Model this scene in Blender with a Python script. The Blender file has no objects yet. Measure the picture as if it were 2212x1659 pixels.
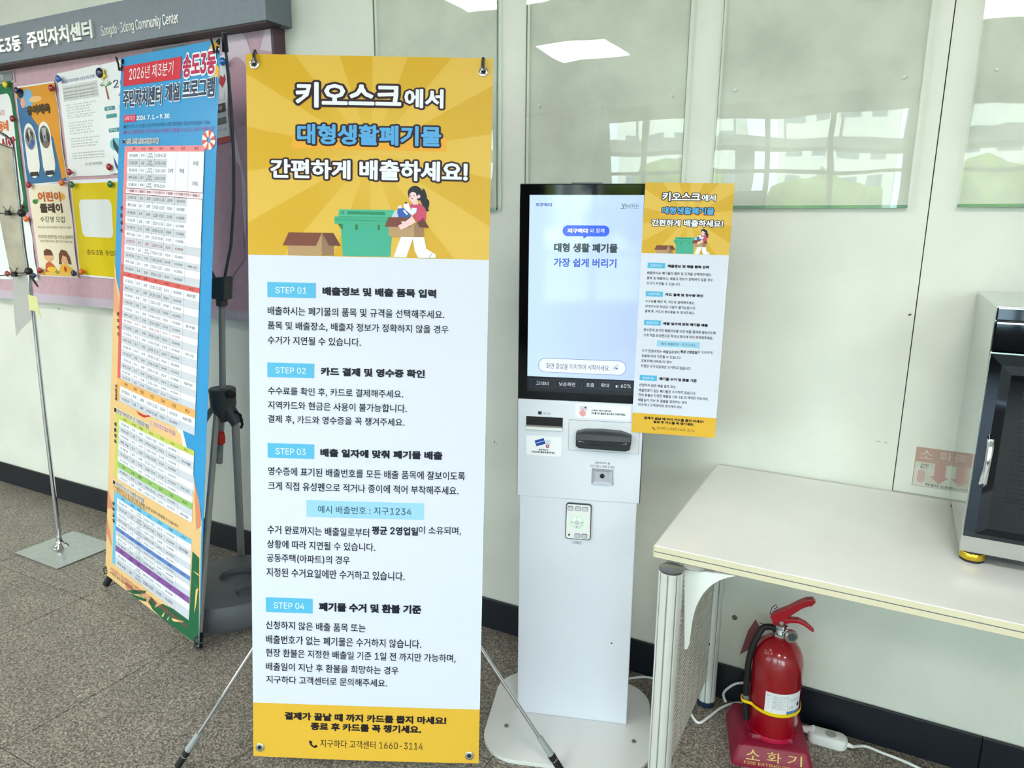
import bpy, bmesh, math, random
import numpy as np
from mathutils import Vector, Matrix
from mathutils.geometry import tessellate_polygon, delaunay_2d_cdt

sc = bpy.context.scene
COL = sc.collection
PI = math.pi
R = math.radians
rnd = random.Random(7)

# ------------------------------------------------------------------ camera
F_PX, YAW, PITCH, ROLL, CAM_H = 1561.26, R(27.773), R(12.583), R(0.46), 1.42
_f = np.array([-math.sin(YAW) * math.cos(PITCH), math.cos(YAW) * math.cos(PITCH), -math.sin(PITCH)])
_r0 = np.array([math.cos(YAW), math.sin(YAW), 0.0])
_u0 = np.cross(_r0, _f)
_r = _r0 * math.cos(ROLL) + _u0 * math.sin(ROLL)
_u = -_r0 * math.sin(ROLL) + _u0 * math.cos(ROLL)
cam_d = bpy.data.cameras.new('camera')
cam = bpy.data.objects.new('camera', cam_d)
COL.objects.link(cam)
cam_d.sensor_width = 36.0
cam_d.lens = 36.0 * F_PX / 2212.0
cam_d.clip_start = 0.02
cam.matrix_world = Matrix(((_r[0], _u[0], -_f[0], 0), (_r[1], _u[1], -_f[1], 0), (_r[2], _u[2], -_f[2], CAM_H), (0, 0, 0, 1)))
sc.camera = cam

# ------------------------------------------------------------------ world, light, exposure
sc.view_settings.view_transform = 'Standard'
sc.view_settings.look = 'None'
sc.view_settings.exposure = 0.6
sc.view_settings.gamma = 1.0
sc.view_settings.use_curve_mapping = False
w = bpy.data.worlds.new('sky')
sc.world = w
w.use_nodes = True
bg = w.node_tree.nodes['Background']
bg.inputs[0].default_value = (0.78, 0.90, 1.0, 1)
bg.inputs[1].default_value = 9.0
sun_d = bpy.data.lights.new('sun', 'SUN'); sun_d.energy = 14.0; sun_d.angle = R(0.6); sun_d.color = (1.0, 0.96, 0.88)
sun = bpy.data.objects.new('sun', sun_d); COL.objects.link(sun); sun.rotation_euler = (R(52), 0, R(158))   # high behind this building, so none comes in through the windows
LAMP_POWER = 18.0          # emission of the ceiling light panels
sc.cycles.use_denoising = True
sc.cycles.max_bounces = 8
sc.cycles.transparent_max_bounces = 12
sc.cycles.sample_clamp_indirect = 6.0
sc.cycles.caustics_reflective = False
sc.cycles.caustics_refractive = False

WY = 2.045                 # the back wall's plane
WIN_Y = -5.0               # the window wall's plane
CEIL = 2.80
XL, XR = -8.2, 5.2

# ------------------------------------------------------------------ photo geometry -> places on real planes
def ray(px, py):
    d = _r * ((px - 1106) / F_PX) - _u * ((py - 829.5) / F_PX) + _f
    return d / np.linalg.norm(d)
def on(px, py, o, n):
    d = ray(px, py); c = np.array([0, 0, CAM_H]); o = np.array(o, float); n = np.array(n, float)
    return Vector(c + d * (((o - c) @ n) / (d @ n)))
def on_z(px, py, z=0.0): return on(px, py, (0, 0, z), (0, 0, 1))
def on_y(px, py, y): return on(px, py, (0, y, 0), (0, 1, 0))

# ------------------------------------------------------------------ materials
def lin(c):
    return tuple((v / 255 / 12.92) if v / 255 <= 0.04045 else ((v / 255 + 0.055) / 1.055) ** 2.4 for v in c) + (1,)
MATS = {}
def mat(name, c, rough=0.5, metal=0.0, emit=None, estr=1.0, coat=0.0, noise=0.0, nscale=20, bump=0.0, bscale=60, alpha=None, spec=0.5):
    if name in MATS: return MATS[name]
    m = bpy.data.materials.new(name); m.use_nodes = True
    nt = m.node_tree; b = nt.nodes['Principled BSDF']
    b.inputs['Base Color'].default_value = lin(c)
    b.inputs['Roughness'].default_value = rough
    b.inputs['Metallic'].default_value = metal
    b.inputs['Specular IOR Level'].default_value = spec
    if coat: b.inputs['Coat Weight'].default_value = coat; b.inputs['Coat Roughness'].default_value = 0.05
    if emit is not None:
        b.inputs['Emission Color'].default_value = lin(emit); b.inputs['Emission Strength'].default_value = estr
    if alpha is not None: b.inputs['Alpha'].default_value = alpha
    if noise or bump:
        tc = nt.nodes.new('ShaderNodeTexCoord')
    if noise:
        n = nt.nodes.new('ShaderNodeTexNoise'); n.inputs['Scale'].default_value = nscale; n.inputs['Detail'].default_value = 5
        nt.links.new(tc.outputs['Object'], n.inputs['Vector'])
        mx = nt.nodes.new('ShaderNodeMix'); mx.data_type = 'RGBA'
        c2 = tuple(max(0, v * (1 - noise)) for v in c)
        mx.inputs['A'].default_value = lin(c); mx.inputs['B'].default_value = lin(c2)
        rp = nt.nodes.new('ShaderNodeMapRange'); rp.inputs['From Min'].default_value = 0.35; rp.inputs['From Max'].default_value = 0.7
        nt.links.new(n.outputs['Fac'], rp.inputs['Value']); nt.links.new(rp.outputs['Result'], mx.inputs['Factor'])
        nt.links.new(mx.outputs['Result'], b.inputs['Base Color'])
    if bump:
        n2 = nt.nodes.new('ShaderNodeTexNoise'); n2.inputs['Scale'].default_value = bscale; n2.inputs['Detail'].default_value = 3
        nt.links.new(tc.outputs['Object'], n2.inputs['Vector'])
        bp = nt.nodes.new('ShaderNodeBump'); bp.inputs['Strength'].default_value = bump; bp.inputs['Distance'].default_value = 0.01
        nt.links.new(n2.outputs['Fac'], bp.inputs['Height']); nt.links.new(bp.outputs['Normal'], b.inputs['Normal'])
    MATS[name] = m
    return m
def ink(c, rough=0.45):
    return mat('print_%d_%d_%d' % tuple(c), c, rough, spec=0.25)
def glow(c, s=1.0):
    n = 'screen_%d_%d_%d' % tuple(c)
    return mat(n, (2, 2, 3), 0.12, emit=c, estr=s)

def glass_mat(name, tint, refl_rough=0.0, wav=0.0, ior=1.5, mul=1.0):
    m = bpy.data.materials.new(name); m.use_nodes = True
    nt = m.node_tree; nt.nodes.clear()
    out = nt.nodes.new('ShaderNodeOutputMaterial'); mix = nt.nodes.new('ShaderNodeMixShader')
    tr = nt.nodes.new('ShaderNodeBsdfTransparent'); gl = nt.nodes.new('ShaderNodeBsdfGlossy'); fr = nt.nodes.new('ShaderNodeFresnel')
    tr.inputs[0].default_value = lin(tint); gl.inputs['Roughness'].default_value = refl_rough
    ge = nt.nodes.new('ShaderNodeNewGeometry'); mi = nt.nodes.new('ShaderNodeMix')
    mi.inputs['A'].default_value = ior; mi.inputs['B'].default_value = 1 / ior
    nt.links.new(ge.outputs['Backfacing'], mi.inputs['Factor']); nt.links.new(mi.outputs['Result'], fr.inputs['IOR'])
    if wav:
        tc = nt.nodes.new('ShaderNodeTexCoord'); n = nt.nodes.new('ShaderNodeTexNoise'); n.inputs['Scale'].default_value = 2.2
        n.inputs['Detail'].default_value = 1.5
        nt.links.new(tc.outputs['Object'], n.inputs['Vector'])
        bp = nt.nodes.new('ShaderNodeBump'); bp.inputs['Strength'].default_value = wav; bp.inputs['Distance'].default_value = 0.05
        nt.links.new(n.outputs['Fac'], bp.inputs['Height'])
        nt.links.new(bp.outputs['Normal'], gl.inputs['Normal'])
    nt.links.new(fr.outputs[0], mix.inputs[0]); nt.links.new(tr.outputs[0], mix.inputs[1]); nt.links.new(gl.outputs[0], mix.inputs[2])
    nt.links.new(mix.outputs[0], out.inputs['Surface'])
    MATS[name] = m
    return m

def granite():
    m = bpy.data.materials.new('granite_tile'); m.use_nodes = True
    nt = m.node_tree; b = nt.nodes['Principled BSDF']; L = nt.links.new
    geo = nt.nodes.new('ShaderNodeNewGeometry')
    def vor(scale, rand=1.0):
        v = nt.nodes.new('ShaderNodeTexVoronoi'); v.inputs['Scale'].default_value = scale; L(geo.outputs['Position'], v.inputs['Vector']); return v
    def noi(scale, det=4):
        n = nt.nodes.new('ShaderNodeTexNoise'); n.inputs['Scale'].default_value = scale; n.inputs['Detail'].default_value = det; n.inputs['Roughness'].default_value = 0.6
        L(geo.outputs['Position'], n.inputs['Vector']); return n
    v = vor(230); sep = nt.nodes.new('ShaderNodeSeparateColor'); L(v.outputs['Color'], sep.inputs[0])
    cr = nt.nodes.new('ShaderNodeValToRGB'); L(sep.outputs[0], cr.inputs[0])
    e = cr.color_ramp.elements
    e[0].position = 0; e[0].color = lin((74, 70, 64)); e[1].position = 1; e[1].color = lin((204, 195, 178))
    for p, c in ((0.18, (104, 98, 90)), (0.34, (140, 133, 123)), (0.6, (160, 152, 140)), (0.82, (174, 162, 148))):
        x = cr.color_ramp.elements.new(p); x.color = lin(c)
    n1 = noi(150); r1 = nt.nodes.new('ShaderNodeMapRange'); r1.inputs['From Min'].default_value = 0.38; r1.inputs['From Max'].default_value = 0.52
    L(n1.outputs['Fac'], r1.inputs['Value'])
    mx = nt.nodes.new('ShaderNodeMix'); mx.data_type = 'RGBA'; mx.inputs['A'].default_value = lin((94, 88, 80)); L(cr.outputs[0], mx.inputs['B']); L(r1.outputs[0], mx.inputs['Factor'])
    n2 = noi(6, 3); mx2 = nt.nodes.new('ShaderNodeMix'); mx2.data_type = 'RGBA'; mx2.blend_type = 'MULTIPLY'
    L(mx.outputs['Result'], mx2.inputs['A']); mx2.inputs['B'].default_value = lin((196, 196, 196)); L(n2.outputs['Fac'], mx2.inputs['Factor'])
    L(mx2.outputs['Result'], b.inputs['Base Color'])
    b.inputs['Roughness'].default_value = 0.42
    bp = nt.nodes.new('ShaderNodeBump'); bp.inputs['Strength'].default_value = 0.15; bp.inputs['Distance'].default_value = 0.002
    L(n1.outputs['Fac'], bp.inputs['Height']); L(bp.outputs['Normal'], b.inputs['Normal'])
    MATS['granite_tile'] = m
    return m

M_GRANITE = granite()
M_GROUT = mat('grout', (96, 90, 80), 0.9)
M_WALL = mat('wall_paint', (229, 230, 219), 0.42, noise=0.05, nscale=3.5, bump=0.06, bscale=220)
M_CEIL = mat('ceiling_board', (222, 220, 212), 0.9)
M_NAVY = mat('baseboard_navy', (8, 16, 28), 0.4)
M_CHROME = mat('chrome', (215, 217, 220), 0.08, 1.0)
M_CHROME_D = mat('dark_chrome', (122, 124, 126), 0.14, 1.0)
M_STEEL = mat('brushed_steel', (190, 195, 195), 0.28, 1.0, noise=0.06, nscale=40)
M_BLACK = mat('black_plastic', (22, 24, 27), 0.4)
M_RUBBER = mat('black_rubber', (14, 14, 16), 0.6)
M_GREYPL = mat('grey_plastic', (98, 99, 104), 0.5)
M_GREYDK = mat('charcoal_plastic', (76, 80, 84), 0.45)
M_GREYMT = mat('grey_enamel', (172, 172, 168), 0.4, 0.1)
M_WHITEMT = mat('white_enamel', (222, 226, 236), 0.28, coat=0.3)
M_WHITE = mat('white_plastic', (232, 232, 230), 0.4)
M_RED = mat('red_enamel', (158, 4, 24), 0.22, coat=0.7)
M_REDPL = mat('red_plastic', (176, 14, 34), 0.32)
M_MAROON = mat('maroon_plastic', (132, 16, 48), 0.42, bump=0.1, bscale=40)
M_YELLOW = mat('yellow_band', (250, 214, 12), 0.4)
M_LABEL = mat('white_label', (242, 244, 248), 0.35)
M_ALU = mat('fluted_aluminium', (222, 224, 218), 0.3, 0.35)
M_GOLD = mat('gold_trim', (225, 190, 60), 0.2, 1.0)

# ------------------------------------------------------------------ mesh builder
def rot_to(d):
    d = Vector(d).normalized()
    a = Vector((0, 0, 1)) if abs(d.z) < 0.95 else Vector((1, 0, 0))
    x = a.cross(d).normalized(); y = d.cross(x)
    return x, y
class MB:
    def __init__(s): s.v = []; s.f = []; s.mi = []; s.m = 0; s.uv = []
    def add(s, vs, fs):
        o = len(s.v); s.v += [tuple(p) for p in vs]
        for f in fs: s.f.append(tuple(i + o for i in f)); s.mi.append(s.m)
        return s
    def box(s, a, b, mtx=None):
        x0, y0, z0 = a; x1, y1, z1 = b
        vs = [Vector(p) for p in ((x0, y0, z0), (x1, y0, z0), (x1, y1, z0), (x0, y1, z0), (x0, y0, z1), (x1, y0, z1), (x1, y1, z1), (x0, y1, z1))]
        if mtx: vs = [mtx @ p for p in vs]
        return s.add(vs, [(0, 3, 2, 1), (4, 5, 6, 7), (0, 1, 5, 4), (1, 2, 6, 5), (2, 3, 7, 6), (3, 0, 4, 7)])
    def tube(s, pts, r, n=12, caps=True):
        pts = [Vector(p) for p in pts]
        rr = r if isinstance(r, (list, tuple)) else [r] * len(pts)
        rings = []; X = None
        for i, p in enumerate(pts):
            d = (pts[min(i + 1, len(pts) - 1)] - pts[max(i - 1, 0)]).normalized()
            if X is None: X, Y = rot_to(d)
            else:
                X = (X - d * X.dot(d)).normalized()
            Y = d.cross(X)
            rings.append([p + (X * math.cos(2 * PI * k / n) + Y * math.sin(2 * PI * k / n)) * rr[i] for k in range(n)])
        vs = [q for g in rings for q in g]; fs = []
        for i in range(len(pts) - 1):
            for k in range(n):
                a = i * n + k; b = i * n + (k + 1) % n
                fs.append((a, b, b + n, a + n))
        if caps: fs.append(tuple(range(n))[::-1]); fs.append(tuple(range((len(pts) - 1) * n, len(pts) * n)))
        return s.add(vs, fs)
    def lathe(s, prof, c, n=32, axis=(0, 0, 1), flute=None):
        c = Vector(c); ax = Vector(axis).normalized(); X, Y = rot_to(ax)
        if abs(ax.z) > 0.99: X, Y = Vector((1, 0, 0)), Vector((0, 1, 0))
        vs = []; fs = []
        for (r, h) in prof:
            for k in range(n):
                q = r * (flute(k) if flute else 1)
                vs.append(c + ax * h + (X * math.cos(2 * PI * k / n) + Y * math.sin(2 * PI * k / n)) * q)
        for i in range(len(prof) - 1):
            for k in range(n):
                a = i * n + k; b = i * n + (k + 1) % n
                fs.append((a, b, b + n, a + n))
        fs.append(tuple(range(n))[::-1]); fs.append(tuple(range((len(prof) - 1) * n, len(prof) * n)))
        return s.add(vs, fs)
    def prism(s, poly, fn):
        # poly: list of 2-D points; fn(x, y, k) -> 3-D for k = 0 (front) and 1 (back)
        n = len(poly)
        vs = [fn(x, y, 0) for x, y in poly] + [fn(x, y, 1) for x, y in poly]
        tri = tessellate_polygon([[Vector((x, y, 0)) for x, y in poly]])
        fs = [tuple(t) for t in tri] + [tuple(i + n for i in t[::-1]) for t in tri]
        fs += [(i, i + n, (i + 1) % n + n, (i + 1) % n) for i in range(n)]
        return s.add(vs, fs)
    def build(s, name, m, parent=None, smooth=False, bevel=0.0, fix=True, flat_ok=False):
        me = bpy.data.meshes.new(name); me.from_pydata(s.v, [], s.f)
        ms = m if isinstance(m, (list, tuple)) else [m]
        for q in ms: me.materials.append(q)
        if len(ms) > 1: me.polygons.foreach_set('material_index', s.mi)
        if fix:
            bm = bmesh.new(); bm.from_mesh(me)
            bmesh.ops.recalc_face_normals(bm, faces=bm.faces)
            if bevel:
                es = [e for e in bm.edges if len(e.link_faces) == 2 and e.calc_face_angle(0) > 0.6]
                bmesh.ops.bevel(bm, geom=es, offset=bevel, segments=2, profile=0.5, affect='EDGES', clamp_overlap=True)
            bm.to_mesh(me); bm.free()
        o = bpy.data.objects.new(name, me); COL.objects.link(o)
        if smooth:
            me.polygons.foreach_set('use_smooth', [True] * len(me.polygons))
            try: me.set_sharp_from_angle(angle=R(40))
            except Exception: pass
        if parent is not None: attach(o, parent)
        return o
ORG = {}
def attach(o, p):
    o.parent = p
    if p.name in ORG: o.matrix_parent_inverse = Matrix.Translation(-ORG[p.name])
def tag(o, label=None, cat=None, group=None, kind=None):
    if label: o['label'] = label
    if cat: o['category'] = cat
    if group: o['group'] = group
    if kind: o['kind'] = kind
    return o
def thing(name, loc, label, cat, group=None):
    o = bpy.data.objects.new(name, None); COL.objects.link(o); o.location = loc; o.empty_display_size = 0.05
    ORG[o.name] = Vector(loc)
    return tag(o, label, cat, group)
def rounded(x0, y0, x1, y1, r, n=6):
    pts = []
    for cx, cy, a in ((x1 - r, y1 - r, 0), (x0 + r, y1 - r, 90), (x0 + r, y0 + r, 180), (x1 - r, y0 + r, 270)):
        for k in range(n + 1):
            t = R(a + 90 * k / n); pts.append((cx + r * math.cos(t), cy + r * math.sin(t)))
    return pts
def ell(cx, cy, rx, ry, n=20): return [(cx + rx * math.cos(2 * PI * k / n), cy + ry * math.sin(2 * PI * k / n)) for k in range(n)]

# ------------------------------------------------------------------ lettering
# glyph outlines: character code, advance, then per contour a point count, a start point and steps (thousandths of the type size)
GLYPHS = (
(183,260,8,130,405,42,-18,18,-42,-18,-42,-42,-18,-42,18,-18,42,18,42),
(8251,635,16,317,603,26,-4,18,-12,11,-18,4,-20,-4,-21,-11,-18,-18,-12,-26,-4,-24,4,-18,12,-11,18,-4,21,4,20,11,18,18,12,4,163,563,381,-389,-64,-66,-381,388,4,480,563,64,-67,-381,-388,-64,66,16,106,395,26,-4,19,-13,10,-18,4,-22,-4,-21,-10,-18,-19,-11,-26,-4,-24,4,-18,11,-11,18,-4,21,4,22,11,18,17,13,16,529,395,25,-4,18,-13,11,-18,4,-22,-4,-21,-11,-18,-18,-11,-25,-4,-26,4,-18,11,-11,18,-4,21,4,22,11,18,18,13,16,317,177,26,-4,18,-12,11,-18,4,-21,-4,-21,-11,-18,-18,-12,-26,-4,-24,4,-18,12,-11,18,-4,21,4,21,11,18,18,12),
(9632,910,4,92,728,727,0,0,-728,-727,0),
(9679,910,32,455,739,75,-7,71,-22,63,-35,56,-46,46,-56,35,-64,22,-70,7,-75,-7,-76,-22,-70,-35,-64,-46,-55,-56,-46,-63,-35,-71,-22,-75,-7,-75,7,-70,22,-64,35,-56,46,-46,55,-35,64,-22,70,-7,76,7,75,22,70,35,64,46,56,56,46,64,35,70,22),
(9757,1269,22,870,850,39,-7,32,-21,20,-32,7,-39,0,-576,-39,34,0,539,-4,27,-12,20,-19,12,-24,4,-25,-4,-18,-13,-11,-20,-4,-26,0,-332,-40,96,0,238,7,40,21,32,31,21,60,786,519,18,-35,7,-46,6,-126,-36,-3,-6,123,-5,34,-11,25,-20,15,-31,5,-28,-7,-19,-19,-11,-30,-2,-36,10,-117,-39,0,-9,105,-6,31,-12,21,-19,13,-26,4,-28,-5,-19,-16,-10,-26,-1,-36,13,-127,14,-25,-21,2,-4,-30,9,-41,2,32,-15,9,-15,-18,-20,-16,-25,-10,-32,-3,-28,3,-24,9,-19,15,-15,19,-9,25,-5,30,-4,78,5,44,21,35,32,23,43,8,31,-4,28,-14,11,32,20,25,29,16,36,5,42,-7,30,-19,15,25,20,19,25,11,30,4,46,-7,18,413,413,-22,3,-27,-5,-20,-13,-11,-23,-3,-31,4,-76,5,-27,12,-20,18,-12,26,-4,26,3,20,11,14,15,8,18,-12,126,-5,15,-13,12,4,775,329,59,-6,51,-17,-242,17,19,845,280,-72,10,-80,-2,-62,-6,-46,-10,-32,-15,-17,-19,-6,-25,7,-25,19,-18,34,-10,136,-11,30,-10,26,-16,50,-54,87,-45,20,106,-10,69,-32,51,9,329,56,-20,180,40,-22,18,-153,52,-106,90,-61,129,-21,-147,-15,-102,74,13,724,102,34,23,19,-31,-38,10,21,-13,19,-19,-30,4,-21,-26,-15,-30,-8,-33,-36,5,10,41,18,38),
(44032,920,8,662,827,83,0,0,-367,144,0,0,-69,-144,0,0,-468,-83,0,8,97,730,415,0,-96,-360,-315,-276,-46,64,266,215,108,288,-332,0),
(44036,920,8,668,827,84,0,0,-274,133,0,0,-70,-133,0,0,-317,-84,0,6,188,233,83,0,0,-223,520,0,0,-68,-603,0,8,88,757,421,0,-114,-301,-309,-187,-35,67,258,142,110,210,-331,0),
(44053,920,8,468,275,215,-47,79,-129,-79,-128,-215,-47,-215,47,-80,128,80,129,8,468,209,-155,-29,-58,-81,58,-80,155,-29,155,29,58,80,-58,81,8,669,827,83,0,0,-234,133,0,0,-69,-133,0,0,-238,-83,0,8,90,760,417,0,-113,-296,-309,-181,-34,67,258,136,108,206,-327,0),
(44060,920,12,816,827,-80,0,0,-364,-122,0,0,340,-78,0,0,-836,78,0,0,428,122,0,0,-473,80,0,8,85,710,351,0,-72,-329,-266,-265,-48,59,226,207,79,260,-270,0),
(44061,920,6,205,251,607,0,0,-329,-82,0,0,261,-525,0,12,812,826,-79,0,0,-226,-119,0,0,209,-79,0,0,-510,79,0,0,232,119,0,0,-237,79,0,8,90,760,353,0,-88,-283,-260,-193,-41,62,216,145,88,201,-268,0),
(44144,920,8,793,827,-82,0,0,-363,-211,0,0,-69,211,0,0,-473,82,0,8,89,729,413,0,-91,-358,-316,-277,-45,65,270,217,99,286,-330,0),
(44148,920,8,794,826,-83,0,0,-278,-196,0,0,-69,196,0,0,-321,83,0,8,109,757,410,0,-114,-303,-306,-192,-35,67,253,144,112,215,-320,0,6,222,226,84,0,0,-216,511,0,0,-68,-595,0),
(44172,920,4,739,827,79,0,0,-905,-79,0,17,629,803,-78,0,0,-346,-157,0,33,124,10,131,-348,0,0,-68,266,0,-85,-261,-220,-206,48,-60,160,125,106,148,187,0,0,-422,78,0),
(44200,920,21,793,828,-82,0,0,-249,-220,0,11,74,3,76,-416,0,0,-67,333,0,-103,-287,-269,-216,44,-66,251,185,130,234,236,0,0,-175,-250,0,0,-68,250,0,0,-346,82,0),
(44201,920,6,190,247,604,0,0,-323,-83,0,0,256,-521,0,21,794,826,-83,0,0,-161,-199,0,8,49,3,52,-413,0,0,-68,324,0,-109,-201,-261,-132,32,-66,247,116,147,183,221,0,0,-124,-235,0,0,-68,235,0,0,-119,83,0),
(44208,920,20,794,827,-83,0,0,-131,-204,0,8,86,-404,0,0,-68,313,0,-103,-185,-256,-116,29,-68,251,108,143,178,223,0,0,-108,-237,0,0,-65,237,0,0,-93,83,0,12,794,324,-582,0,0,-67,499,0,0,-92,-497,0,0,-234,610,0,0,67,-528,0,0,104,498,0),
(44221,920,8,500,275,218,-46,81,-128,-81,-128,-218,-47,-219,47,-81,128,81,128,8,500,209,-159,-28,-59,-80,59,-80,159,-28,158,28,59,80,-59,80,20,794,826,-83,0,0,-166,-205,0,10,99,-408,0,0,-68,318,0,-107,-205,-257,-135,34,-66,245,121,144,187,226,0,0,-121,-236,0,0,-68,236,0,0,-119,83,0),
(44228,920,4,739,827,79,0,0,-905,-79,0,21,636,803,-79,0,0,-227,-133,0,9,67,3,69,-347,0,0,-68,265,0,-85,-261,-220,-206,49,-60,203,176,108,215,148,0,0,-159,-163,0,0,-68,163,0,0,-313,79,0),
(44256,920,8,137,736,633,0,-4,-272,-29,-236,-84,10,30,228,4,202,-550,0,8,368,441,82,0,0,-323,417,0,0,-69,-817,0,0,69,318,0),
(44277,920,8,455,256,230,-44,85,-123,-85,-121,-230,-44,-229,44,-85,121,85,123,8,455,192,-169,-27,-63,-76,63,-73,169,-27,170,27,63,73,-63,76,8,147,781,616,0,-3,-189,-22,-127,-81,9,21,124,3,116,-534,0,8,386,580,82,0,0,-174,398,0,0,-68,-815,0,0,68,335,0),
(44284,920,8,91,728,456,0,-3,-193,-23,-215,-82,7,22,196,4,137,-374,0,10,314,469,-82,0,0,-277,-191,-3,10,-69,269,6,290,28,-5,62,-143,-14,-148,-8,8,660,827,83,0,0,-378,144,0,0,-71,-144,0,0,-456,-83,0),
(44368,920,8,135,736,637,0,-4,-280,-28,-221,-82,9,28,214,4,210,-555,0,12,333,416,-83,0,0,-298,-200,0,0,-69,817,0,0,69,-311,0,0,298,-82,0,0,-298,-141,0),
(44396,920,16,760,768,-608,0,0,-67,526,0,-3,-150,-25,-171,-600,0,0,-69,365,0,0,-390,83,0,0,390,369,0,0,69,-132,0,22,171),
(44508,920,20,755,769,-601,0,0,-68,520,0,-4,-140,-25,-187,-595,0,0,-68,211,0,0,-383,83,0,0,383,226,0,0,-383,82,0,0,383,215,0,0,68,-138,0,23,187),
(44512,920,20,764,778,-611,0,0,-67,529,-2,-3,-120,-19,-150,-610,0,0,-68,272,0,0,-218,81,0,0,218,159,0,0,-218,81,0,0,218,227,0,0,68,-127,0,18,150,6,149,226,83,0,0,-216,556,0,0,-68,-639,0),
(44536,920,4,50,123,817,0,0,-69,-817,0,8,139,731,619,0,-4,-281,-30,-250,-84,9,32,242,4,212,-537,0),
(44552,920,4,151,255,0,-321,616,0,0,321,4,685,189,-453,0,0,-187,453,0,12,764,779,-610,0,0,-68,528,0,-3,-117,-23,-148,-606,0,0,-68,820,0,0,68,-131,0,22,149),
(44553,920,8,156,309,82,0,0,-119,443,0,0,119,82,0,0,-375,-607,0,4,238,125,443,0,0,-123,-443,0,12,764,786,-610,0,0,-68,528,0,-3,-114,-21,-146,-608,0,0,-68,820,0,0,68,-131,0,22,147),
(44592,920,4,709,827,83,0,0,-905,-83,0,8,103,729,423,0,-97,-362,-324,-276,-44,67,275,214,106,290,-339,0),
(44608,920,4,708,826,83,0,0,-510,-83,0,4,207,272,0,-337,584,0,0,337,4,710,206,-422,0,0,-204,422,0,8,108,768,415,0,-116,-290,-314,-172,-33,66,264,129,110,201,-326,0),
(44620,920,8,677,827,83,0,0,-373,135,0,0,-69,-135,0,0,-463,-83,0,8,75,729,246,0,-43,-318,-166,-285,-66,47,145,228,52,259,-168,0,8,350,729,218,0,-36,-339,-162,-324,-67,46,143,263,44,285,-140,0),
(44760,920,4,742,827,80,0,0,-905,-80,0,17,575,803,78,0,0,-835,-78,0,0,436,-127,0,-46,-168,-85,-158,-65,38,119,263,28,271,-98,0,0,68,170,0,-2,-118,-10,-128,116,0,8,70,718,202,0,-29,-297,-127,-285,-65,38,113,228,36,248,-130,0),
(44845,920,6,140,234,624,0,0,-307,-83,0,0,239,-541,0,8,121,787,274,0,-5,-143,-37,-172,-80,12,32,138,9,98,-193,0,8,470,787,305,0,-3,-151,-23,-163,-81,10,21,138,5,99,-224,0,8,435,578,82,0,0,-181,349,0,0,-68,-815,0,0,68,384,0),
(45149,920,20,419,791,-293,0,0,-67,212,0,-9,-102,-29,-144,-250,0,0,-67,819,0,0,67,-131,0,26,164,4,149,-288,0,0,-67,207,0,-6,-103,-26,-143,-271,0,31,178,12,152,316,617,0,0,-64,-534,0,0,-94,511,0,0,-61,-511,0,0,-98,540,0,0,-65,-623,0),
(45208,920,8,662,827,83,0,0,-361,144,0,0,-69,-144,0,0,-474,-83,0,8,168,738,-82,0,0,-586,281,8,221,32,-10,70,-211,-31,-199,-10),
(45212,920,8,176,761,-83,0,0,-425,277,8,218,32,-10,69,-207,-31,-195,-8,8,669,826,83,0,0,-268,133,0,0,-70,-133,0,0,-315,-83,0,6,191,236,83,0,0,-226,510,0,0,-68,-593,0),
(45216,920,8,669,827,83,0,0,-187,133,0,0,-70,-133,0,0,-199,-83,0,8,176,787,-83,0,0,-373,276,8,217,32,-10,69,-207,-30,-193,-9,12,752,327,-574,0,0,-66,491,0,0,-92,-489,0,0,-235,604,0,0,68,-522,0,0,103,490,0),
(45225,920,8,181,308,82,0,0,-119,406,0,0,119,83,0,0,-374,-571,0,4,263,121,406,0,0,-119,-406,0,8,669,826,83,0,0,-201,134,0,0,-69,-134,0,0,-201,-83,0,9,176,785,-83,0,0,-387,72,0,204,9,218,31,-10,69,-207,-31,-194,-8),
(45230,920,8,669,828,83,0,0,-221,133,0,0,-70,-133,0,0,-221,-83,0,9,176,778,-83,0,0,-393,72,0,204,9,218,32,-10,69,-207,-31,-194,-9,15,175,269,592,0,0,-67,-252,0,88,-133,199,-79,-33,-64,-179,65,-118,116,-119,-115,-179,-65,-33,64,199,77,88,134,-253,0),
(45236,920,12,816,827,-80,0,0,-368,-127,0,0,348,-78,0,0,-838,78,0,0,421,127,0,0,-468,80,0,8,177,718,-83,0,0,-562,210,6,172,23,-10,73,-152,-22,-137,-7),
(45347,920,8,496,190,185,-35,68,-98,-68,-98,-185,-35,-185,35,-68,98,68,98,8,496,129,-125,-19,-46,-53,46,-54,125,-19,125,19,45,54,-45,53,8,711,827,83,0,0,-483,-83,0,0,278,-258,0,0,67,258,0,8,185,784,-83,0,0,-364,278,7,203,28,-11,69,-191,-27,-196,-7,8,455,384,83,0,0,-90,277,0,0,-66,-638,0,0,66,278,0),
(45348,920,4,739,827,79,0,0,-905,-79,0,8,547,805,79,0,0,-837,-79,0,0,487,-202,0,0,68,202,0,8,176,730,-83,0,0,-579,219,6,168,24,-12,71,-149,-22,-143,-7),
(45377,920,6,189,237,605,0,0,-315,-83,0,0,246,-522,0,12,794,827,-83,0,0,-110,-254,0,0,-65,254,0,0,-99,-254,0,0,-65,254,0,0,-208,83,0,8,185,771,-82,0,0,-450,274,7,189,26,-11,69,-177,-25,-193,-6),
(45380,920,12,794,826,-83,0,0,-117,-256,0,0,-67,256,0,0,-106,-256,0,0,-67,256,0,0,-313,83,0,8,185,761,-82,0,0,-470,263,6,204,27,-9,69,-192,-26,-184,-7,6,215,214,83,0,0,-204,520,0,0,-68,-603,0),
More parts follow.
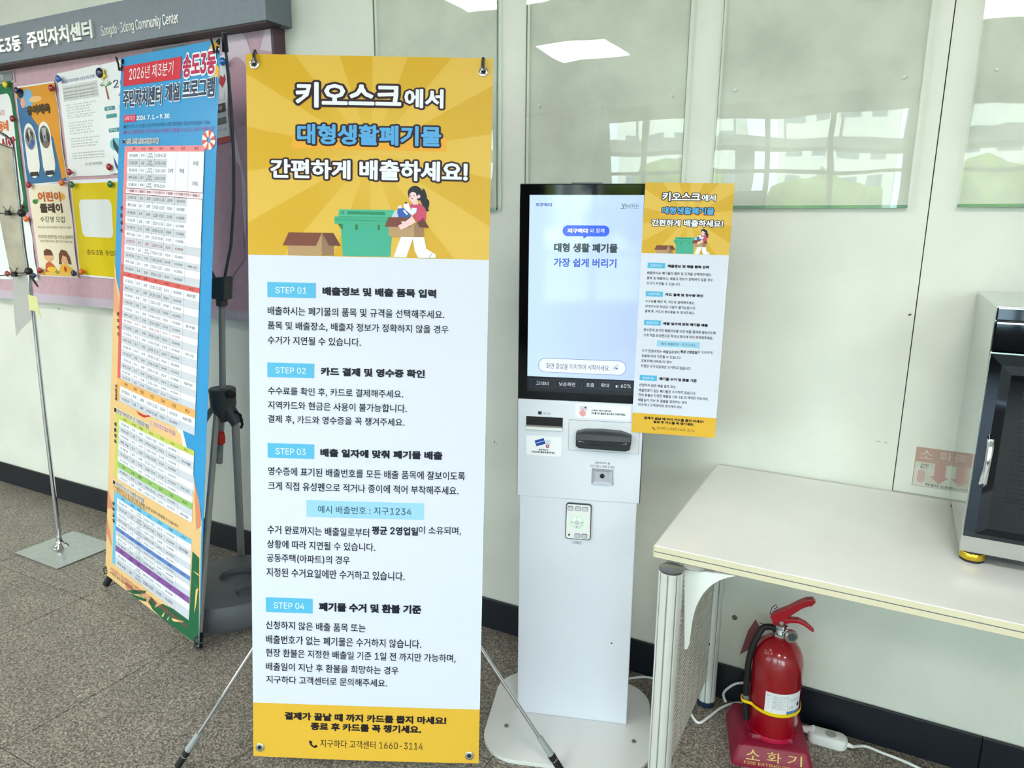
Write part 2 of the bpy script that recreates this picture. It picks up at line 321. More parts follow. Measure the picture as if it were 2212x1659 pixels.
(45716,920,4,49,366,820,0,0,-67,-820,0,6,160,794,82,0,0,-239,533,0,0,-67,-615,0,6,154,208,83,0,0,-196,543,0,0,-68,-626,0),
(45733,920,4,50,403,818,0,0,-68,-818,0,8,458,255,227,-43,82,-122,-82,-121,-227,-43,-227,43,-83,121,83,122,8,458,189,-166,-26,-60,-73,60,-73,166,-26,166,26,60,73,-60,73,6,161,809,82,0,0,-233,531,0,0,-68,-613,0),
(45768,920,4,708,827,82,0,0,-905,-82,0,9,189,738,-82,0,0,-583,74,0,216,10,228,34,-11,70,-217,-32,-208,-10),
(45796,920,8,662,827,83,0,0,-357,148,0,0,-69,-148,0,0,-480,-83,0,10,89,739,0,-592,296,6,203,24,-10,71,-193,-25,-214,-6,0,454,337,0,0,68),
(45804,920,10,90,775,0,-370,304,6,189,26,-10,66,-180,-24,-221,-7,0,236,317,0,0,67,8,669,827,83,0,0,-190,133,0,0,-69,-133,0,0,-196,-83,0,12,752,326,-574,0,0,-67,492,0,0,-93,-490,0,0,-232,604,0,0,68,-523,0,0,100,491,0),
(45812,920,4,184,267,0,-332,568,0,0,332,4,670,200,-405,0,0,-198,405,0,8,669,827,83,0,0,-221,133,0,0,-69,-133,0,0,-222,-83,0,10,92,766,0,-400,305,6,186,25,-10,67,-177,-24,-222,-6,0,265,315,0,0,67),
(45817,920,8,464,270,217,-46,79,-127,-79,-127,-217,-46,-218,46,-80,127,80,127,8,464,203,-159,-28,-58,-78,58,-78,159,-28,158,28,58,78,-58,78,8,669,827,84,0,0,-235,132,0,0,-69,-132,0,0,-234,-84,0,10,90,758,0,-397,307,6,186,24,-9,68,-177,-24,-225,-6,0,261,317,0,0,68),
(45824,920,12,817,827,-79,0,0,-363,-128,0,0,343,-77,0,0,-838,77,0,0,427,128,0,0,-474,79,0,10,82,717,0,-572,237,5,157,22,-8,69,-143,-20,-160,-6,0,434,253,0,0,68),
(45908,920,8,795,827,-83,0,0,-328,-259,0,0,-69,259,0,0,-509,83,0,10,95,741,0,-597,290,6,191,25,-10,68,-180,-23,-208,-6,0,458,328,0,0,69),
(46020,920,16,154,754,0,-417,263,0,0,-232,-367,0,0,-69,820,0,0,69,-371,0,0,232,276,0,0,67,-538,0,0,282,529,0,0,68),
(46041,920,8,458,249,227,-43,82,-120,-82,-121,-227,-42,-227,42,-83,121,83,120,8,458,184,-166,-26,-60,-72,60,-73,166,-25,166,25,60,73,-60,72,16,153,785,0,-300,265,0,0,-104,-368,0,0,-67,818,0,0,67,-369,0,0,104,273,0,0,67,-537,0,0,167,531,0,0,66),
(46104,920,4,704,827,83,0,0,-906,-83,0,17,122,741,0,-372,185,0,0,-179,-252,-3,11,-70,283,6,303,28,-7,61,-255,-19,0,176,194,0,0,68,-380,0,0,237,376,0,0,67),
(46108,920,4,707,826,83,0,0,-676,-83,0,6,205,195,83,0,0,-185,532,0,0,-68,-615,0,17,135,768,0,-304,174,0,0,-128,-255,-4,12,-68,278,6,296,27,-6,61,-242,-18,0,124,179,0,0,67,-353,0,0,169,346,0,0,68),
(46112,920,4,709,826,82,0,0,-486,-82,0,17,137,788,0,-263,172,0,0,-93,-254,-4,11,-67,281,7,296,28,-4,58,-246,-19,0,90,178,0,0,65,-349,0,0,134,339,0,0,64,12,791,299,-596,0,0,-66,515,0,0,-82,-513,0,0,-219,625,0,0,67,-544,0,0,89,513,0),
(46300,920,4,50,114,820,0,0,-69,-820,0,8,154,743,0,-418,621,0,0,68,-539,0,0,282,530,0,0,68),
(46304,920,4,50,370,818,0,0,-67,-818,0,8,153,788,0,-319,621,0,0,68,-538,0,0,184,530,0,0,67,6,155,207,82,0,0,-196,544,0,0,-68,-626,0),
(46308,920,4,50,449,818,0,0,-67,-818,0,8,159,797,0,-275,611,0,0,67,-529,0,0,141,520,0,0,67,12,762,303,-613,0,0,-65,532,0,0,-85,-530,0,0,-220,638,0,0,66,-557,0,0,92,530,0),
(46384,920,8,677,828,83,0,0,-356,130,0,0,-70,-130,0,0,-480,-83,0,10,76,732,0,-573,132,3,114,16,-8,69,-83,-14,-72,-4,0,435,146,0,0,68,10,356,732,0,-573,165,3,110,18,-8,69,-90,-16,-96,-5,0,436,158,0,0,68),
(46412,920,12,750,827,79,0,0,-905,-79,0,0,468,-106,0,0,-423,-77,0,0,840,77,0,0,-349,106,0,10,76,713,0,-556,108,3,99,15,-7,70,-66,-13,-57,-4,0,417,117,0,0,68,10,309,713,0,-556,123,3,102,18,-8,70,-75,-15,-66,-6,0,418,123,0,0,68),
(46608,920,8,481,742,0,-401,325,0,0,68,-242,0,0,265,232,0,0,68,8,416,296,82,0,0,-190,372,0,0,-68,-820,0,0,68,366,0,10,120,741,306,0,0,-68,-223,0,0,-263,113,6,118,19,8,-69,-138,-21,-184,-4),
(46972,920,8,663,827,82,0,0,-359,148,0,0,-70,-148,0,0,-477,-82,0,14,85,743,408,0,0,-325,-324,0,0,-209,218,6,197,25,8,-68,-205,-26,-300,-7,0,347,324,0,0,189,-326,0),
(46973,920,6,164,229,588,0,0,-306,-83,0,0,238,-505,0,14,87,773,407,0,0,-251,-323,0,0,-129,213,6,198,23,8,-68,-206,-24,-295,-6,0,263,324,0,0,118,-326,0,8,669,826,83,0,0,-231,134,0,0,-69,-134,0,0,-249,-83,0),
(46989,920,8,183,287,82,0,0,-110,404,0,0,110,83,0,0,-353,-569,0,4,265,111,404,0,0,-109,-404,0,8,669,826,83,0,0,-217,134,0,0,-70,-134,0,0,-212,-83,0,14,87,782,407,0,0,-243,-323,0,0,-122,213,6,198,24,8,-69,-206,-24,-295,-6,0,256,324,0,0,110,-326,0),
(47016,920,4,218,244,0,-310,594,0,0,310,4,731,177,-431,0,0,-175,431,0,12,812,826,-79,0,0,-229,-122,0,0,212,-78,0,0,-510,78,0,0,230,122,0,0,-241,79,0,14,89,767,340,0,0,-247,-258,0,0,-127,160,6,150,21,9,-67,-164,-21,-235,-5,0,257,258,0,0,117,-260,0),
(47112,920,4,738,827,79,0,0,-905,-79,0,8,555,805,78,0,0,-835,-78,0,0,464,-112,0,0,68,112,0,14,78,727,322,0,0,-314,-240,0,0,-199,153,5,163,20,7,-68,-177,-22,-226,-4,0,335,240,0,0,179,-242,0),
(47140,920,12,793,827,-82,0,0,-206,-178,0,0,-69,178,0,0,-178,-184,0,0,-69,184,0,0,-384,82,0,14,81,745,395,0,0,-323,-310,0,0,-221,189,6,189,21,7,-69,-200,-22,-267,-5,0,357,311,0,0,188,-314,0),
(47141,920,6,189,222,605,0,0,-301,-83,0,0,233,-522,0,12,794,826,-83,0,0,-134,-176,0,0,-67,176,0,0,-120,-176,0,0,-68,176,0,0,-167,83,0,14,86,772,389,0,0,-256,-305,0,0,-138,202,4,155,19,8,-68,-165,-18,-282,-4,0,269,305,0,0,125,-307,0),
(47196,920,20,768,760,-618,0,0,-68,536,0,0,-140,-534,0,0,-280,265,0,0,-169,-367,0,0,-69,820,0,0,69,-371,0,0,169,290,0,0,68,-555,0,0,146,534,0),
(47197,920,6,141,192,628,0,0,-261,-83,0,0,194,-545,0,20,764,804,-611,0,0,-66,529,0,0,-92,-527,0,0,-222,263,0,0,-95,-369,0,0,-68,820,0,0,68,-369,0,0,95,283,0,0,66,-546,0,0,94,527,0),
(47308,920,20,768,760,-618,0,0,-68,536,0,0,-139,-534,0,0,-280,127,0,0,-170,-229,0,0,-69,820,0,0,69,-221,0,0,170,140,0,0,68,-555,0,0,145,534,0,4,360,103,0,170,208,0,0,-170),
(47476,920,4,50,105,820,0,0,-69,-820,0,12,768,758,-618,0,0,-68,536,0,0,-140,-534,0,0,-280,637,0,0,67,-555,0,0,146,534,0),
(47484,920,4,49,407,820,0,0,-64,-820,0,12,767,271,-620,0,0,-60,538,0,0,-76,-536,0,0,-201,647,0,0,60,-565,0,0,84,536,0,12,764,800,-611,0,0,-59,529,0,0,-73,-527,0,0,-194,625,0,0,60,-543,0,0,78,527,0),
(47492,920,4,49,360,820,0,0,-67,-820,0,4,160,211,0,-277,605,0,0,277,4,683,144,-442,0,0,-142,442,0,12,764,805,-611,0,0,-66,529,0,0,-87,-527,0,0,-215,628,0,0,65,-546,0,0,88,527,0),
(47532,920,4,709,827,82,0,0,-906,-82,0,14,100,743,418,0,0,-323,-332,0,0,-211,215,7,223,25,8,-68,-230,-27,-300,-6,0,347,332,0,0,188,-334,0),
(47536,920,4,708,826,82,0,0,-666,-82,0,6,201,212,83,0,0,-202,532,0,0,-68,-615,0,14,95,762,410,0,0,-262,-327,0,0,-143,222,6,200,24,9,-68,-209,-24,-303,-6,0,275,327,0,0,131,-329,0),
(47549,920,4,708,826,83,0,0,-497,-83,0,8,207,284,82,0,0,-106,420,0,0,106,82,0,0,-350,-584,0,4,289,112,420,0,0,-110,-420,0,14,95,783,410,0,0,-246,-327,0,0,-120,217,5,204,23,10,-68,-213,-23,-299,-6,0,254,327,0,0,113,-329,0),
(47560,920,4,86,736,0,-584,415,0,0,584,4,419,670,-252,0,0,-451,252,0,8,662,827,83,0,0,-361,148,0,0,-70,-148,0,0,-474,-83,0),
(47564,920,4,87,745,0,-418,416,0,0,418,4,422,678,-254,0,0,-284,254,0,8,669,827,83,0,0,-275,133,0,0,-69,-133,0,0,-319,-83,0,6,189,227,82,0,0,-217,521,0,0,-68,-603,0),
(47581,920,4,87,758,0,-389,416,0,0,389,4,422,691,-254,0,0,-255,254,0,8,464,262,217,-45,79,-124,-79,-125,-217,-45,-218,45,-80,125,80,124,8,464,195,-158,-27,-58,-75,58,-76,158,-27,158,27,57,76,-57,75,8,669,827,83,0,0,-225,133,0,0,-69,-133,0,0,-240,-83,0),
(47582,920,4,87,765,0,-387,416,0,0,387,4,422,698,-254,0,0,-253,254,0,8,669,827,83,0,0,-217,133,0,0,-69,-133,0,0,-230,-83,0,15,175,258,592,0,0,-67,-252,0,92,-128,195,-74,-31,-64,-180,63,-120,114,-119,-114,-181,-62,-31,64,196,73,91,128,-252,0),
(47728,920,12,712,827,82,0,0,-906,-82,0,0,372,-215,0,0,-142,-411,0,0,587,411,0,0,-128,215,0,4,416,672,-248,0,0,-455,248,0,4,497,542,215,0,0,-181,-215,0),
(47732,920,12,711,826,83,0,0,-660,-83,0,0,240,-207,0,0,-81,-412,0,0,423,412,0,0,-80,207,0,4,423,681,-250,0,0,-290,250,0,4,504,599,207,0,0,-125,-207,0,6,213,225,83,0,0,-215,519,0,0,-68,-602,0),
(47749,920,12,794,827,-83,0,0,-147,-207,0,0,78,-412,0,0,-402,412,0,0,77,207,0,0,-141,83,0,4,423,691,-250,0,0,-268,250,0,4,711,613,-207,0,0,-112,207,0,8,496,265,221,-45,80,-126,-80,-125,-221,-45,-221,45,-80,125,80,126,8,496,200,-160,-28,-59,-78,59,-77,160,-28,161,28,58,77,-58,78),
(47784,920,12,146,752,0,-426,271,0,0,-219,-367,0,0,-69,820,0,0,69,-371,0,0,219,271,0,0,426,4,689,685,-462,0,0,-293,462,0),
(47785,920,12,155,789,0,-307,262,0,0,-113,-367,0,0,-68,817,0,0,68,-367,0,0,113,262,0,0,307,4,681,723,-445,0,0,-174,445,0,6,141,208,625,0,0,-286,-83,0,0,219,-542,0),
(47928,920,4,155,784,0,-317,607,0,0,317,4,681,718,-445,0,0,-185,445,0,8,49,365,820,0,0,-68,-363,0,0,-183,-82,0,0,183,-375,0,6,153,201,83,0,0,-191,542,0,0,-68,-625,0),
(47932,920,4,156,797,0,-276,605,0,0,276,4,679,731,-442,0,0,-144,442,0,20,867,446,-817,0,0,-67,366,0,0,-88,-267,0,0,-64,532,0,0,-79,-530,0,0,-216,638,0,0,65,-557,0,0,90,530,0,0,204,-263,0,0,88,368,0),
(48120,920,4,101,738,0,-589,416,0,0,589,4,437,672,-254,0,0,-456,254,0,4,707,827,83,0,0,-906,-83,0),
(48124,920,4,97,748,0,-421,422,0,0,421,4,438,681,-260,0,0,-287,260,0,4,708,826,83,0,0,-650,-83,0,6,210,238,83,0,0,-218,526,0,0,-68,-609,0),
(48143,920,4,97,768,0,-369,422,0,0,369,4,438,702,-260,0,0,-237,260,0,4,708,827,82,0,0,-519,-82,0,19,463,334,83,0,0,-88,266,0,0,-64,-265,0,90,-122,207,-71,-29,-64,-186,58,-125,107,-126,-107,-188,-58,-29,64,209,70,92,123,-265,0,0,64,266,0),
(48148,920,8,86,750,82,0,0,-238,257,0,0,238,82,0,0,-611,-421,0,4,168,446,257,0,0,-238,-257,0,8,662,827,83,0,0,-356,148,0,0,-71,-148,0,0,-478,-83,0),
(48152,920,8,87,761,82,0,0,-151,255,0,0,151,82,0,0,-447,-419,0,4,169,545,255,0,0,-164,-255,0,8,669,826,83,0,0,-273,133,0,0,-69,-133,0,0,-322,-83,0,6,189,226,82,0,0,-216,521,0,0,-68,-603,0),
(48169,920,8,464,259,217,-44,79,-123,-79,-125,-217,-44,-218,44,-80,125,80,123,8,464,193,-158,-26,-58,-75,58,-76,158,-27,158,27,57,76,-57,75,8,87,770,82,0,0,-136,255,0,0,136,82,0,0,-417,-419,0,4,169,568,255,0,0,-148,-255,0,8,669,827,83,0,0,-227,133,0,0,-70,-133,0,0,-246,-83,0),
(48176,920,8,82,741,79,0,0,-220,190,0,0,220,77,0,0,-593,-346,0,4,161,454,190,0,0,-238,-190,0,12,819,827,-80,0,0,-358,-122,0,0,339,-79,0,0,-840,79,0,0,432,122,0,0,-478,80,0),
(48260,920,16,794,827,-82,0,0,-336,-211,0,0,265,-81,0,0,-235,-251,0,0,235,-83,0,0,-607,415,0,0,274,211,0,0,-502,82,0,4,169,455,251,0,0,-238,-251,0),
(48264,920,16,794,826,-83,0,0,-254,-208,0,0,194,-82,0,0,-159,-244,0,0,159,-83,0,0,-455,409,0,0,193,208,0,0,-347,83,0,4,177,542,244,0,0,-164,-244,0,6,213,222,83,0,0,-212,519,0,0,-68,-602,0),
(48277,920,16,711,827,83,0,0,-494,-83,0,0,203,-208,0,0,-170,-409,0,0,414,83,0,0,-138,244,0,0,138,82,0,0,-175,208,0,4,177,576,244,0,0,-142,-244,0,8,215,289,82,0,0,-109,414,0,0,109,82,0,0,-354,-578,0,4,297,114,414,0,0,-111,-414,0),
(48320,920,16,794,826,-83,0,0,-165,-208,0,0,105,-82,0,0,-159,-244,0,0,159,-83,0,0,-455,409,0,0,87,208,0,0,-241,83,0,4,711,593,-208,0,0,-127,208,0,4,177,542,244,0,0,-164,-244,0,6,213,222,83,0,0,-212,519,0,0,-68,-602,0),
(48324,920,16,793,827,-82,0,0,-129,-208,0,0,87,-82,0,0,-129,-244,0,0,129,-83,0,0,-394,409,0,0,78,208,0,0,-114,82,0,4,711,634,-208,0,0,-100,208,0,4,177,591,244,0,0,-133,-244,0,12,793,311,-582,0,0,-66,500,0,0,-86,-498,0,0,-225,614,0,0,67,-532,0,0,95,498,0),
(48372,920,16,146,763,83,0,0,-161,460,0,0,161,82,0,0,-463,-272,0,0,-194,371,0,0,-69,-820,0,0,69,367,0,0,194,-271,0,4,229,534,460,0,0,-166,-460,0),
(48512,920,8,153,790,82,0,0,-124,447,0,0,124,83,0,0,-391,-612,0,4,235,599,447,0,0,-132,-447,0,8,49,291,820,0,0,-67,-371,0,0,-302,-82,0,0,302,-367,0),
(48516,920,8,158,798,82,0,0,-115,438,0,0,115,82,0,0,-362,-602,0,4,240,619,438,0,0,-116,-438,0,8,49,349,820,0,0,-67,-363,0,0,-175,-82,0,0,175,-375,0,6,153,188,82,0,0,-178,543,0,0,-68,-625,0),
(48520,920,8,158,813,82,0,0,-85,438,0,0,85,82,0,0,-299,-602,0,4,240,665,438,0,0,-86,-438,0,20,867,441,-817,0,0,-68,366,0,0,-87,-267,0,0,-63,532,0,0,-79,-530,0,0,-212,638,0,0,65,-557,0,0,87,530,0,0,202,-263,0,0,87,368,0),
(48708,920,4,707,827,83,0,0,-906,-83,0,8,101,750,83,0,0,-238,261,0,0,238,82,0,0,-611,-426,0,4,184,446,261,0,0,-238,-261,0),
(48977,920,24,206,812,-80,0,0,-326,291,0,0,-100,-367,0,0,-67,817,0,0,67,-367,0,0,100,290,0,0,326,-78,0,0,-98,-139,0,0,98,-79,0,0,-317,-71,0,0,317,-78,0,0,-98,-139,0,4,206,650,139,0,0,-97,-139,0,4,573,650,139,0,0,-97,-139,0,8,153,258,82,0,0,-89,445,0,0,89,83,0,0,-324,-610,0,4,235,104,445,0,0,-103,-445,0),
(49324,920,13,271,749,82,0,0,-162,67,-230,163,-158,-51,-66,-131,113,-88,169,-89,-180,-136,-120,-51,67,167,165,67,240,8,662,827,83,0,0,-366,148,0,0,-71,-148,0,0,-468,-83,0),
(49345,920,8,464,254,217,-43,79,-122,-79,-122,-217,-43,-218,43,-80,122,80,122,8,464,188,-158,-26,-58,-73,58,-73,158,-26,158,26,57,73,-57,73,13,270,780,82,0,0,-99,61,-169,159,-111,-44,-65,-130,81,-85,123,-86,-139,-137,-90,-44,66,163,122,61,189,8,669,827,83,0,0,-234,133,0,0,-70,-133,0,0,-245,-83,0),
(49373,920,8,515,248,221,-43,81,-119,-81,-119,-221,-43,-221,43,-81,119,81,119,8,515,184,-161,-26,-59,-72,59,-72,161,-26,160,26,59,72,-59,72,13,239,770,80,0,0,-121,48,-144,135,-102,-44,-64,-109,71,-69,105,-72,-118,-113,-83,-45,64,139,117,50,154,12,812,826,-79,0,0,-242,-116,0,0,225,-78,0,0,-512,78,0,0,219,116,0,0,-248,79,0),
(49436,920,8,712,827,82,0,0,-906,-82,0,0,531,-210,0,0,68,210,0,13,283,749,84,0,0,-162,67,-234,166,-157,-50,-67,-135,116,-89,171,-89,-181,-136,-122,-52,67,167,166,67,241),
(49440,920,8,711,826,83,0,0,-676,-83,0,0,395,-197,0,0,69,197,0,13,277,772,82,0,0,-114,61,-176,159,-117,-45,-65,-130,85,-85,130,-87,-143,-137,-93,-44,66,164,125,62,191,6,213,225,83,0,0,-215,519,0,0,-68,-602,0),
(49444,920,8,711,827,83,0,0,-467,-83,0,0,235,-197,0,0,68,197,0,13,276,798,81,0,0,-84,62,-163,160,-107,-44,-65,-131,77,-86,119,-87,-132,-138,-85,-44,66,165,113,62,177,12,794,314,-582,0,0,-66,500,0,0,-88,-498,0,0,-226,613,0,0,67,-532,0,0,96,499,0),
(49457,920,8,496,265,221,-45,80,-126,-80,-125,-221,-45,-221,45,-80,125,80,126,8,496,199,-160,-28,-59,-77,59,-76,160,-28,161,28,58,76,-58,77,8,794,827,-83,0,0,-191,-197,0,0,-69,197,0,0,-275,83,0,13,278,776,82,0,0,-90,61,-175,160,-112,-45,-65,-130,81,-85,123,-87,-140,-141,-91,-44,67,167,121,62,188),
(49464,920,4,739,827,80,0,0,-905,-80,0,8,555,808,78,0,0,-840,-78,0,0,466,-149,0,0,69,149,0,13,238,742,80,0,0,-170,49,-213,137,-158,-47,-64,-109,107,-69,149,-72,-162,-115,-114,-52,62,145,165,53,225),
(49468,920,4,733,827,79,0,0,-679,-79,0,8,556,809,79,0,0,-635,-79,0,0,356,-140,0,0,69,140,0,13,237,763,80,0,0,-133,46,-154,131,-111,-46,-64,-104,77,-66,109,-70,-122,-110,-87,-46,63,136,125,49,164,6,222,231,83,0,0,-221,534,0,0,-68,-617,0),
(49548,920,13,412,766,87,0,0,-69,106,-201,226,-110,-36,-69,-200,88,-139,163,-139,-163,-199,-88,-36,69,225,110,105,201,8,415,328,82,0,0,-220,373,0,0,-68,-820,0,0,68,365,0),
(49569,920,8,458,237,227,-41,82,-116,-82,-115,-227,-41,-228,41,-82,115,82,116,8,458,172,-167,-24,-59,-68,59,-68,167,-24,166,24,60,68,-60,68,13,416,813,84,0,0,-41,98,-158,219,-85,-32,-66,-193,69,-134,129,-133,-129,-195,-69,-31,66,219,85,98,158,8,499,510,-82,0,0,-132,-367,0,0,-67,817,0,0,67,-368,0),
(49688,920,13,416,795,86,0,0,-51,101,-169,224,-92,-33,-67,-198,73,-136,138,-136,-138,-199,-73,-33,67,224,91,100,170,8,50,318,817,0,0,-69,-369,0,0,-327,-82,0,0,327,-366,0),
(49692,920,13,416,804,85,0,0,-44,99,-160,218,-90,-32,-66,-193,71,-134,133,-133,-134,-195,-71,-32,65,218,90,99,162,8,49,367,820,0,0,-68,-363,0,0,-183,-82,0,0,183,-375,0,6,153,203,83,0,0,-193,542,0,0,-68,-625,0),
(49696,920,13,416,822,85,0,0,-33,99,-143,222,-74,-28,-63,-200,60,-136,119,-136,-119,-199,-60,-28,63,222,74,99,143,20,867,450,-817,0,0,-67,366,0,0,-89,-267,0,0,-65,532,0,0,-81,-530,0,0,-216,638,0,0,65,-557,0,0,90,530,0,0,207,-263,0,0,89,368,0),
(49789,920,10,648,397,-5,60,-306,-23,-286,-3,11,-68,259,4,0,-130,82,0,0,134,123,10,8,192,263,82,0,0,-97,430,0,0,97,82,0,0,-329,-594,0,4,274,101,430,0,0,-99,-430,0,4,703,826,83,0,0,-519,-83,0,13,311,805,85,0,0,-45,61,-122,158,-74,-36,-63,-137,58,-88,96,-87,-104,-139,-64,-37,64,159,80,61,129),
(49828,920,4,50,113,820,0,0,-69,-820,0,13,412,764,87,0,0,-69,105,-208,225,-114,-38,-69,-197,92,-138,168,-138,-167,-197,-93,-37,69,223,115,105,207),
(49845,920,8,153,284,82,0,0,-104,443,0,0,104,82,0,0,-350,-607,0,4,235,115,443,0,0,-114,-443,0,4,50,415,817,0,0,-68,-817,0,13,416,817,85,0,0,-41,100,-150,219,-82,-30,-66,-197,66,-134,126,-135,-126,-197,-66,-31,66,221,81,99,151),
(49884,920,4,707,827,83,0,0,-906,-83,0,13,288,749,83,0,0,-162,71,-235,170,-158,-50,-66,-138,113,-93,172,-93,-183,-142,-120,-51,69,172,163,71,245),
(49888,920,4,708,826,83,0,0,-663,-83,0,6,210,224,83,0,0,-214,526,0,0,-68,-609,0,13,285,776,84,0,0,-91,62,-187,163,-122,-43,-66,-135,88,-88,135,-88,-145,-137,-95,-44,66,164,130,62,196),
(49892,920,4,708,827,82,0,0,-468,-82,0,12,791,313,-585,0,0,-66,503,0,0,-89,-500,0,0,-226,613,0,0,67,-533,0,0,96,502,0,13,285,801,84,0,0,-69,64,-172,164,-111,-41,-65,-138,81,-90,126,-90,-136,-140,-88,-42,66,166,118,63,181),
(50500,920,8,290,757,-163,-85,-64,-230,64,-230,163,-86,163,86,64,230,-64,230,8,290,683,-107,-66,-41,-175,41,-176,107,-66,107,66,41,176,-41,175,8,662,827,83,0,0,-361,148,0,0,-70,-148,0,0,-474,-83,0),
(50504,920,8,302,763,169,-62,67,-161,-67,-160,-169,-63,-168,63,-68,160,68,161,8,302,691,-110,-42,-45,-109,45,-108,110,-42,111,42,45,108,-45,109,8,669,827,83,0,0,-275,133,0,0,-69,-133,0,0,-322,-83,0,6,189,229,82,0,0,-219,521,0,0,-68,-603,0),
(50506,920,8,300,776,167,-59,66,-150,-66,-151,-167,-58,-167,58,-67,151,67,150,8,300,707,-109,-40,-44,-100,44,-101,109,-40,109,40,44,101,-44,100,8,614,179,120,-35,47,-93,-47,-93,-120,-34,-121,34,-47,93,47,93,8,614,119,-68,-19,-26,-49,26,-49,68,-19,67,19,26,49,-26,49,8,669,827,83,0,0,-203,133,0,0,-69,-133,0,0,-179,-83,0,8,574,353,81,0,0,-80,185,0,0,-63,-453,0,0,63,187,0,8,144,278,81,0,0,-263,87,8,94,22,13,-66,-125,-27,-150,-6),
(50521,920,8,302,773,169,-59,67,-154,-67,-154,-169,-59,-169,59,-67,154,67,154,8,302,703,-111,-40,-44,-103,44,-103,111,-40,112,40,44,103,-44,103,8,464,263,217,-45,79,-125,-79,-124,-217,-45,-218,45,-80,124,80,125,8,464,196,-158,-27,-58,-76,58,-75,158,-27,158,27,57,75,-57,76,8,669,827,83,0,0,-226,133,0,0,-69,-133,0,0,-241,-83,0),
(50612,920,15,712,827,82,0,0,-906,-82,0,0,494,-197,0,-68,-211,-156,-78,-162,86,-63,230,63,230,162,85,154,-74,70,-201,197,0,8,291,683,-105,-66,-41,-175,41,-176,105,-66,106,66,41,176,-41,175),
(50629,920,15,711,827,83,0,0,-486,-83,0,0,202,-184,0,-75,-128,-155,-49,-167,58,-66,152,66,151,167,58,154,-48,75,-126,185,0,8,297,715,110,-39,43,-100,-43,-101,-110,-39,-111,39,-43,101,43,100,8,215,296,82,0,0,-113,414,0,0,113,83,0,0,-362,-579,0,4,297,117,414,0,0,-115,-414,0),
(50630,920,8,153,296,78,0,0,-112,158,0,0,112,77,0,0,-362,-313,0,4,231,121,158,0,0,-122,-158,0,15,711,827,83,0,0,-479,-83,0,0,198,-184,0,-75,-128,-155,-48,-167,58,-66,151,66,150,167,58,153,-47,76,-125,185,0,8,297,718,110,-39,43,-100,-43,-101,-110,-39,-111,39,-43,101,43,100,13,641,302,82,0,0,-76,42,-139,123,-97,-43,-63,-102,70,-61,100,-63,-100,-100,-70,-42,63,123,100,41,136),
(50640,920,4,739,827,80,0,0,-905,-80,0,15,638,808,-79,0,0,-333,-113,0,-59,202,-134,74,-140,-85,-52,-229,53,-231,139,-85,136,77,57,209,113,0,0,-439,79,0,8,253,674,86,-64,31,-173,-31,-174,-86,-64,-84,64,-31,174,31,173),
(50668,920,15,712,827,82,0,0,-906,-82,0,0,350,-226,0,-79,-107,-116,-38,-162,86,-63,230,63,230,162,85,111,-34,78,-98,232,0,8,291,683,-105,-66,-41,-175,41,-176,105,-66,106,66,41,176,-41,175,7,503,557,209,0,0,-218,-206,0,8,49,2,54,-3,60),
(50669,920,6,190,244,604,0,0,-322,-83,0,0,255,-521,0,15,794,827,-83,0,0,-133,-228,0,-79,60,-107,22,-167,-61,-66,-156,66,-157,167,-61,106,22,79,60,229,0,0,-129,83,0,8,297,705,-110,-41,-44,-105,44,-106,110,-41,109,41,44,106,-44,105,6,711,626,-192,0,8,-32,2,-35,-10,-68,192,0),
(50672,920,15,794,826,-83,0,0,-141,-230,0,-79,62,-105,22,-167,-64,-66,-163,66,-162,167,-64,106,23,79,62,229,0,0,-243,83,0,8,297,695,-110,-43,-44,-110,44,-110,110,-43,109,43,44,110,-44,110,7,711,617,-194,0,9,-36,3,-39,-3,-38,-8,-35,193,0,6,217,227,82,0,0,-217,520,0,0,-68,-602,0),
(50689,920,15,711,827,83,0,0,-535,-83,0,0,128,-232,0,-78,-57,-104,-20,-167,60,-66,155,66,155,167,60,104,-20,78,-57,232,0,8,297,702,-110,-40,-44,-104,44,-104,110,-40,110,40,43,104,-43,104,7,517,629,194,0,0,-141,-193,0,8,34,3,36,-3,37,8,496,270,220,-46,81,-127,-81,-127,-220,-46,-220,46,-81,127,81,127,8,496,205,-161,-29,-59,-79,59,-79,161,-28,161,28,59,79,-59,79),
(50696,920,4,739,827,80,0,0,-905,-80,0,15,640,808,-79,0,0,-200,-139,0,-67,106,-102,37,-140,-85,-52,-229,53,-231,139,-85,101,37,67,106,140,0,0,-296,79,0,8,253,674,-85,-64,-31,-173,31,-174,85,-64,86,64,32,174,-32,173,5,561,540,-122,0,8,-103,-8,-104,122,0),
(50724,920,15,694,703,-236,65,-235,-65,-93,-172,80,-163,207,-73,0,-188,-367,0,0,-69,820,0,0,69,-371,0,0,188,207,73,81,163,8,458,701,-178,-47,-70,-123,70,-125,178,-46,179,46,70,125,-70,123),
(50728,920,15,458,800,232,-48,86,-132,-74,-126,-202,-54,0,-94,367,0,0,-68,-817,0,0,68,367,0,0,94,-202,54,-75,126,86,132,8,458,733,-170,-30,-63,-83,63,-84,170,-29,170,29,63,84,-63,83,6,155,204,83,0,0,-194,538,0,0,-68,-621,0),
(50752,920,17,491,709,-171,59,-172,-59,-68,-154,55,-141,144,-68,0,-156,-240,-3,13,-69,268,4,291,30,-6,62,-119,-13,-124,-8,0,153,142,68,55,141,8,320,697,-114,-39,-45,-103,45,-102,114,-40,113,40,45,102,-45,103,8,662,827,82,0,0,-373,144,0,0,-70,-144,0,0,-462,-82,0),
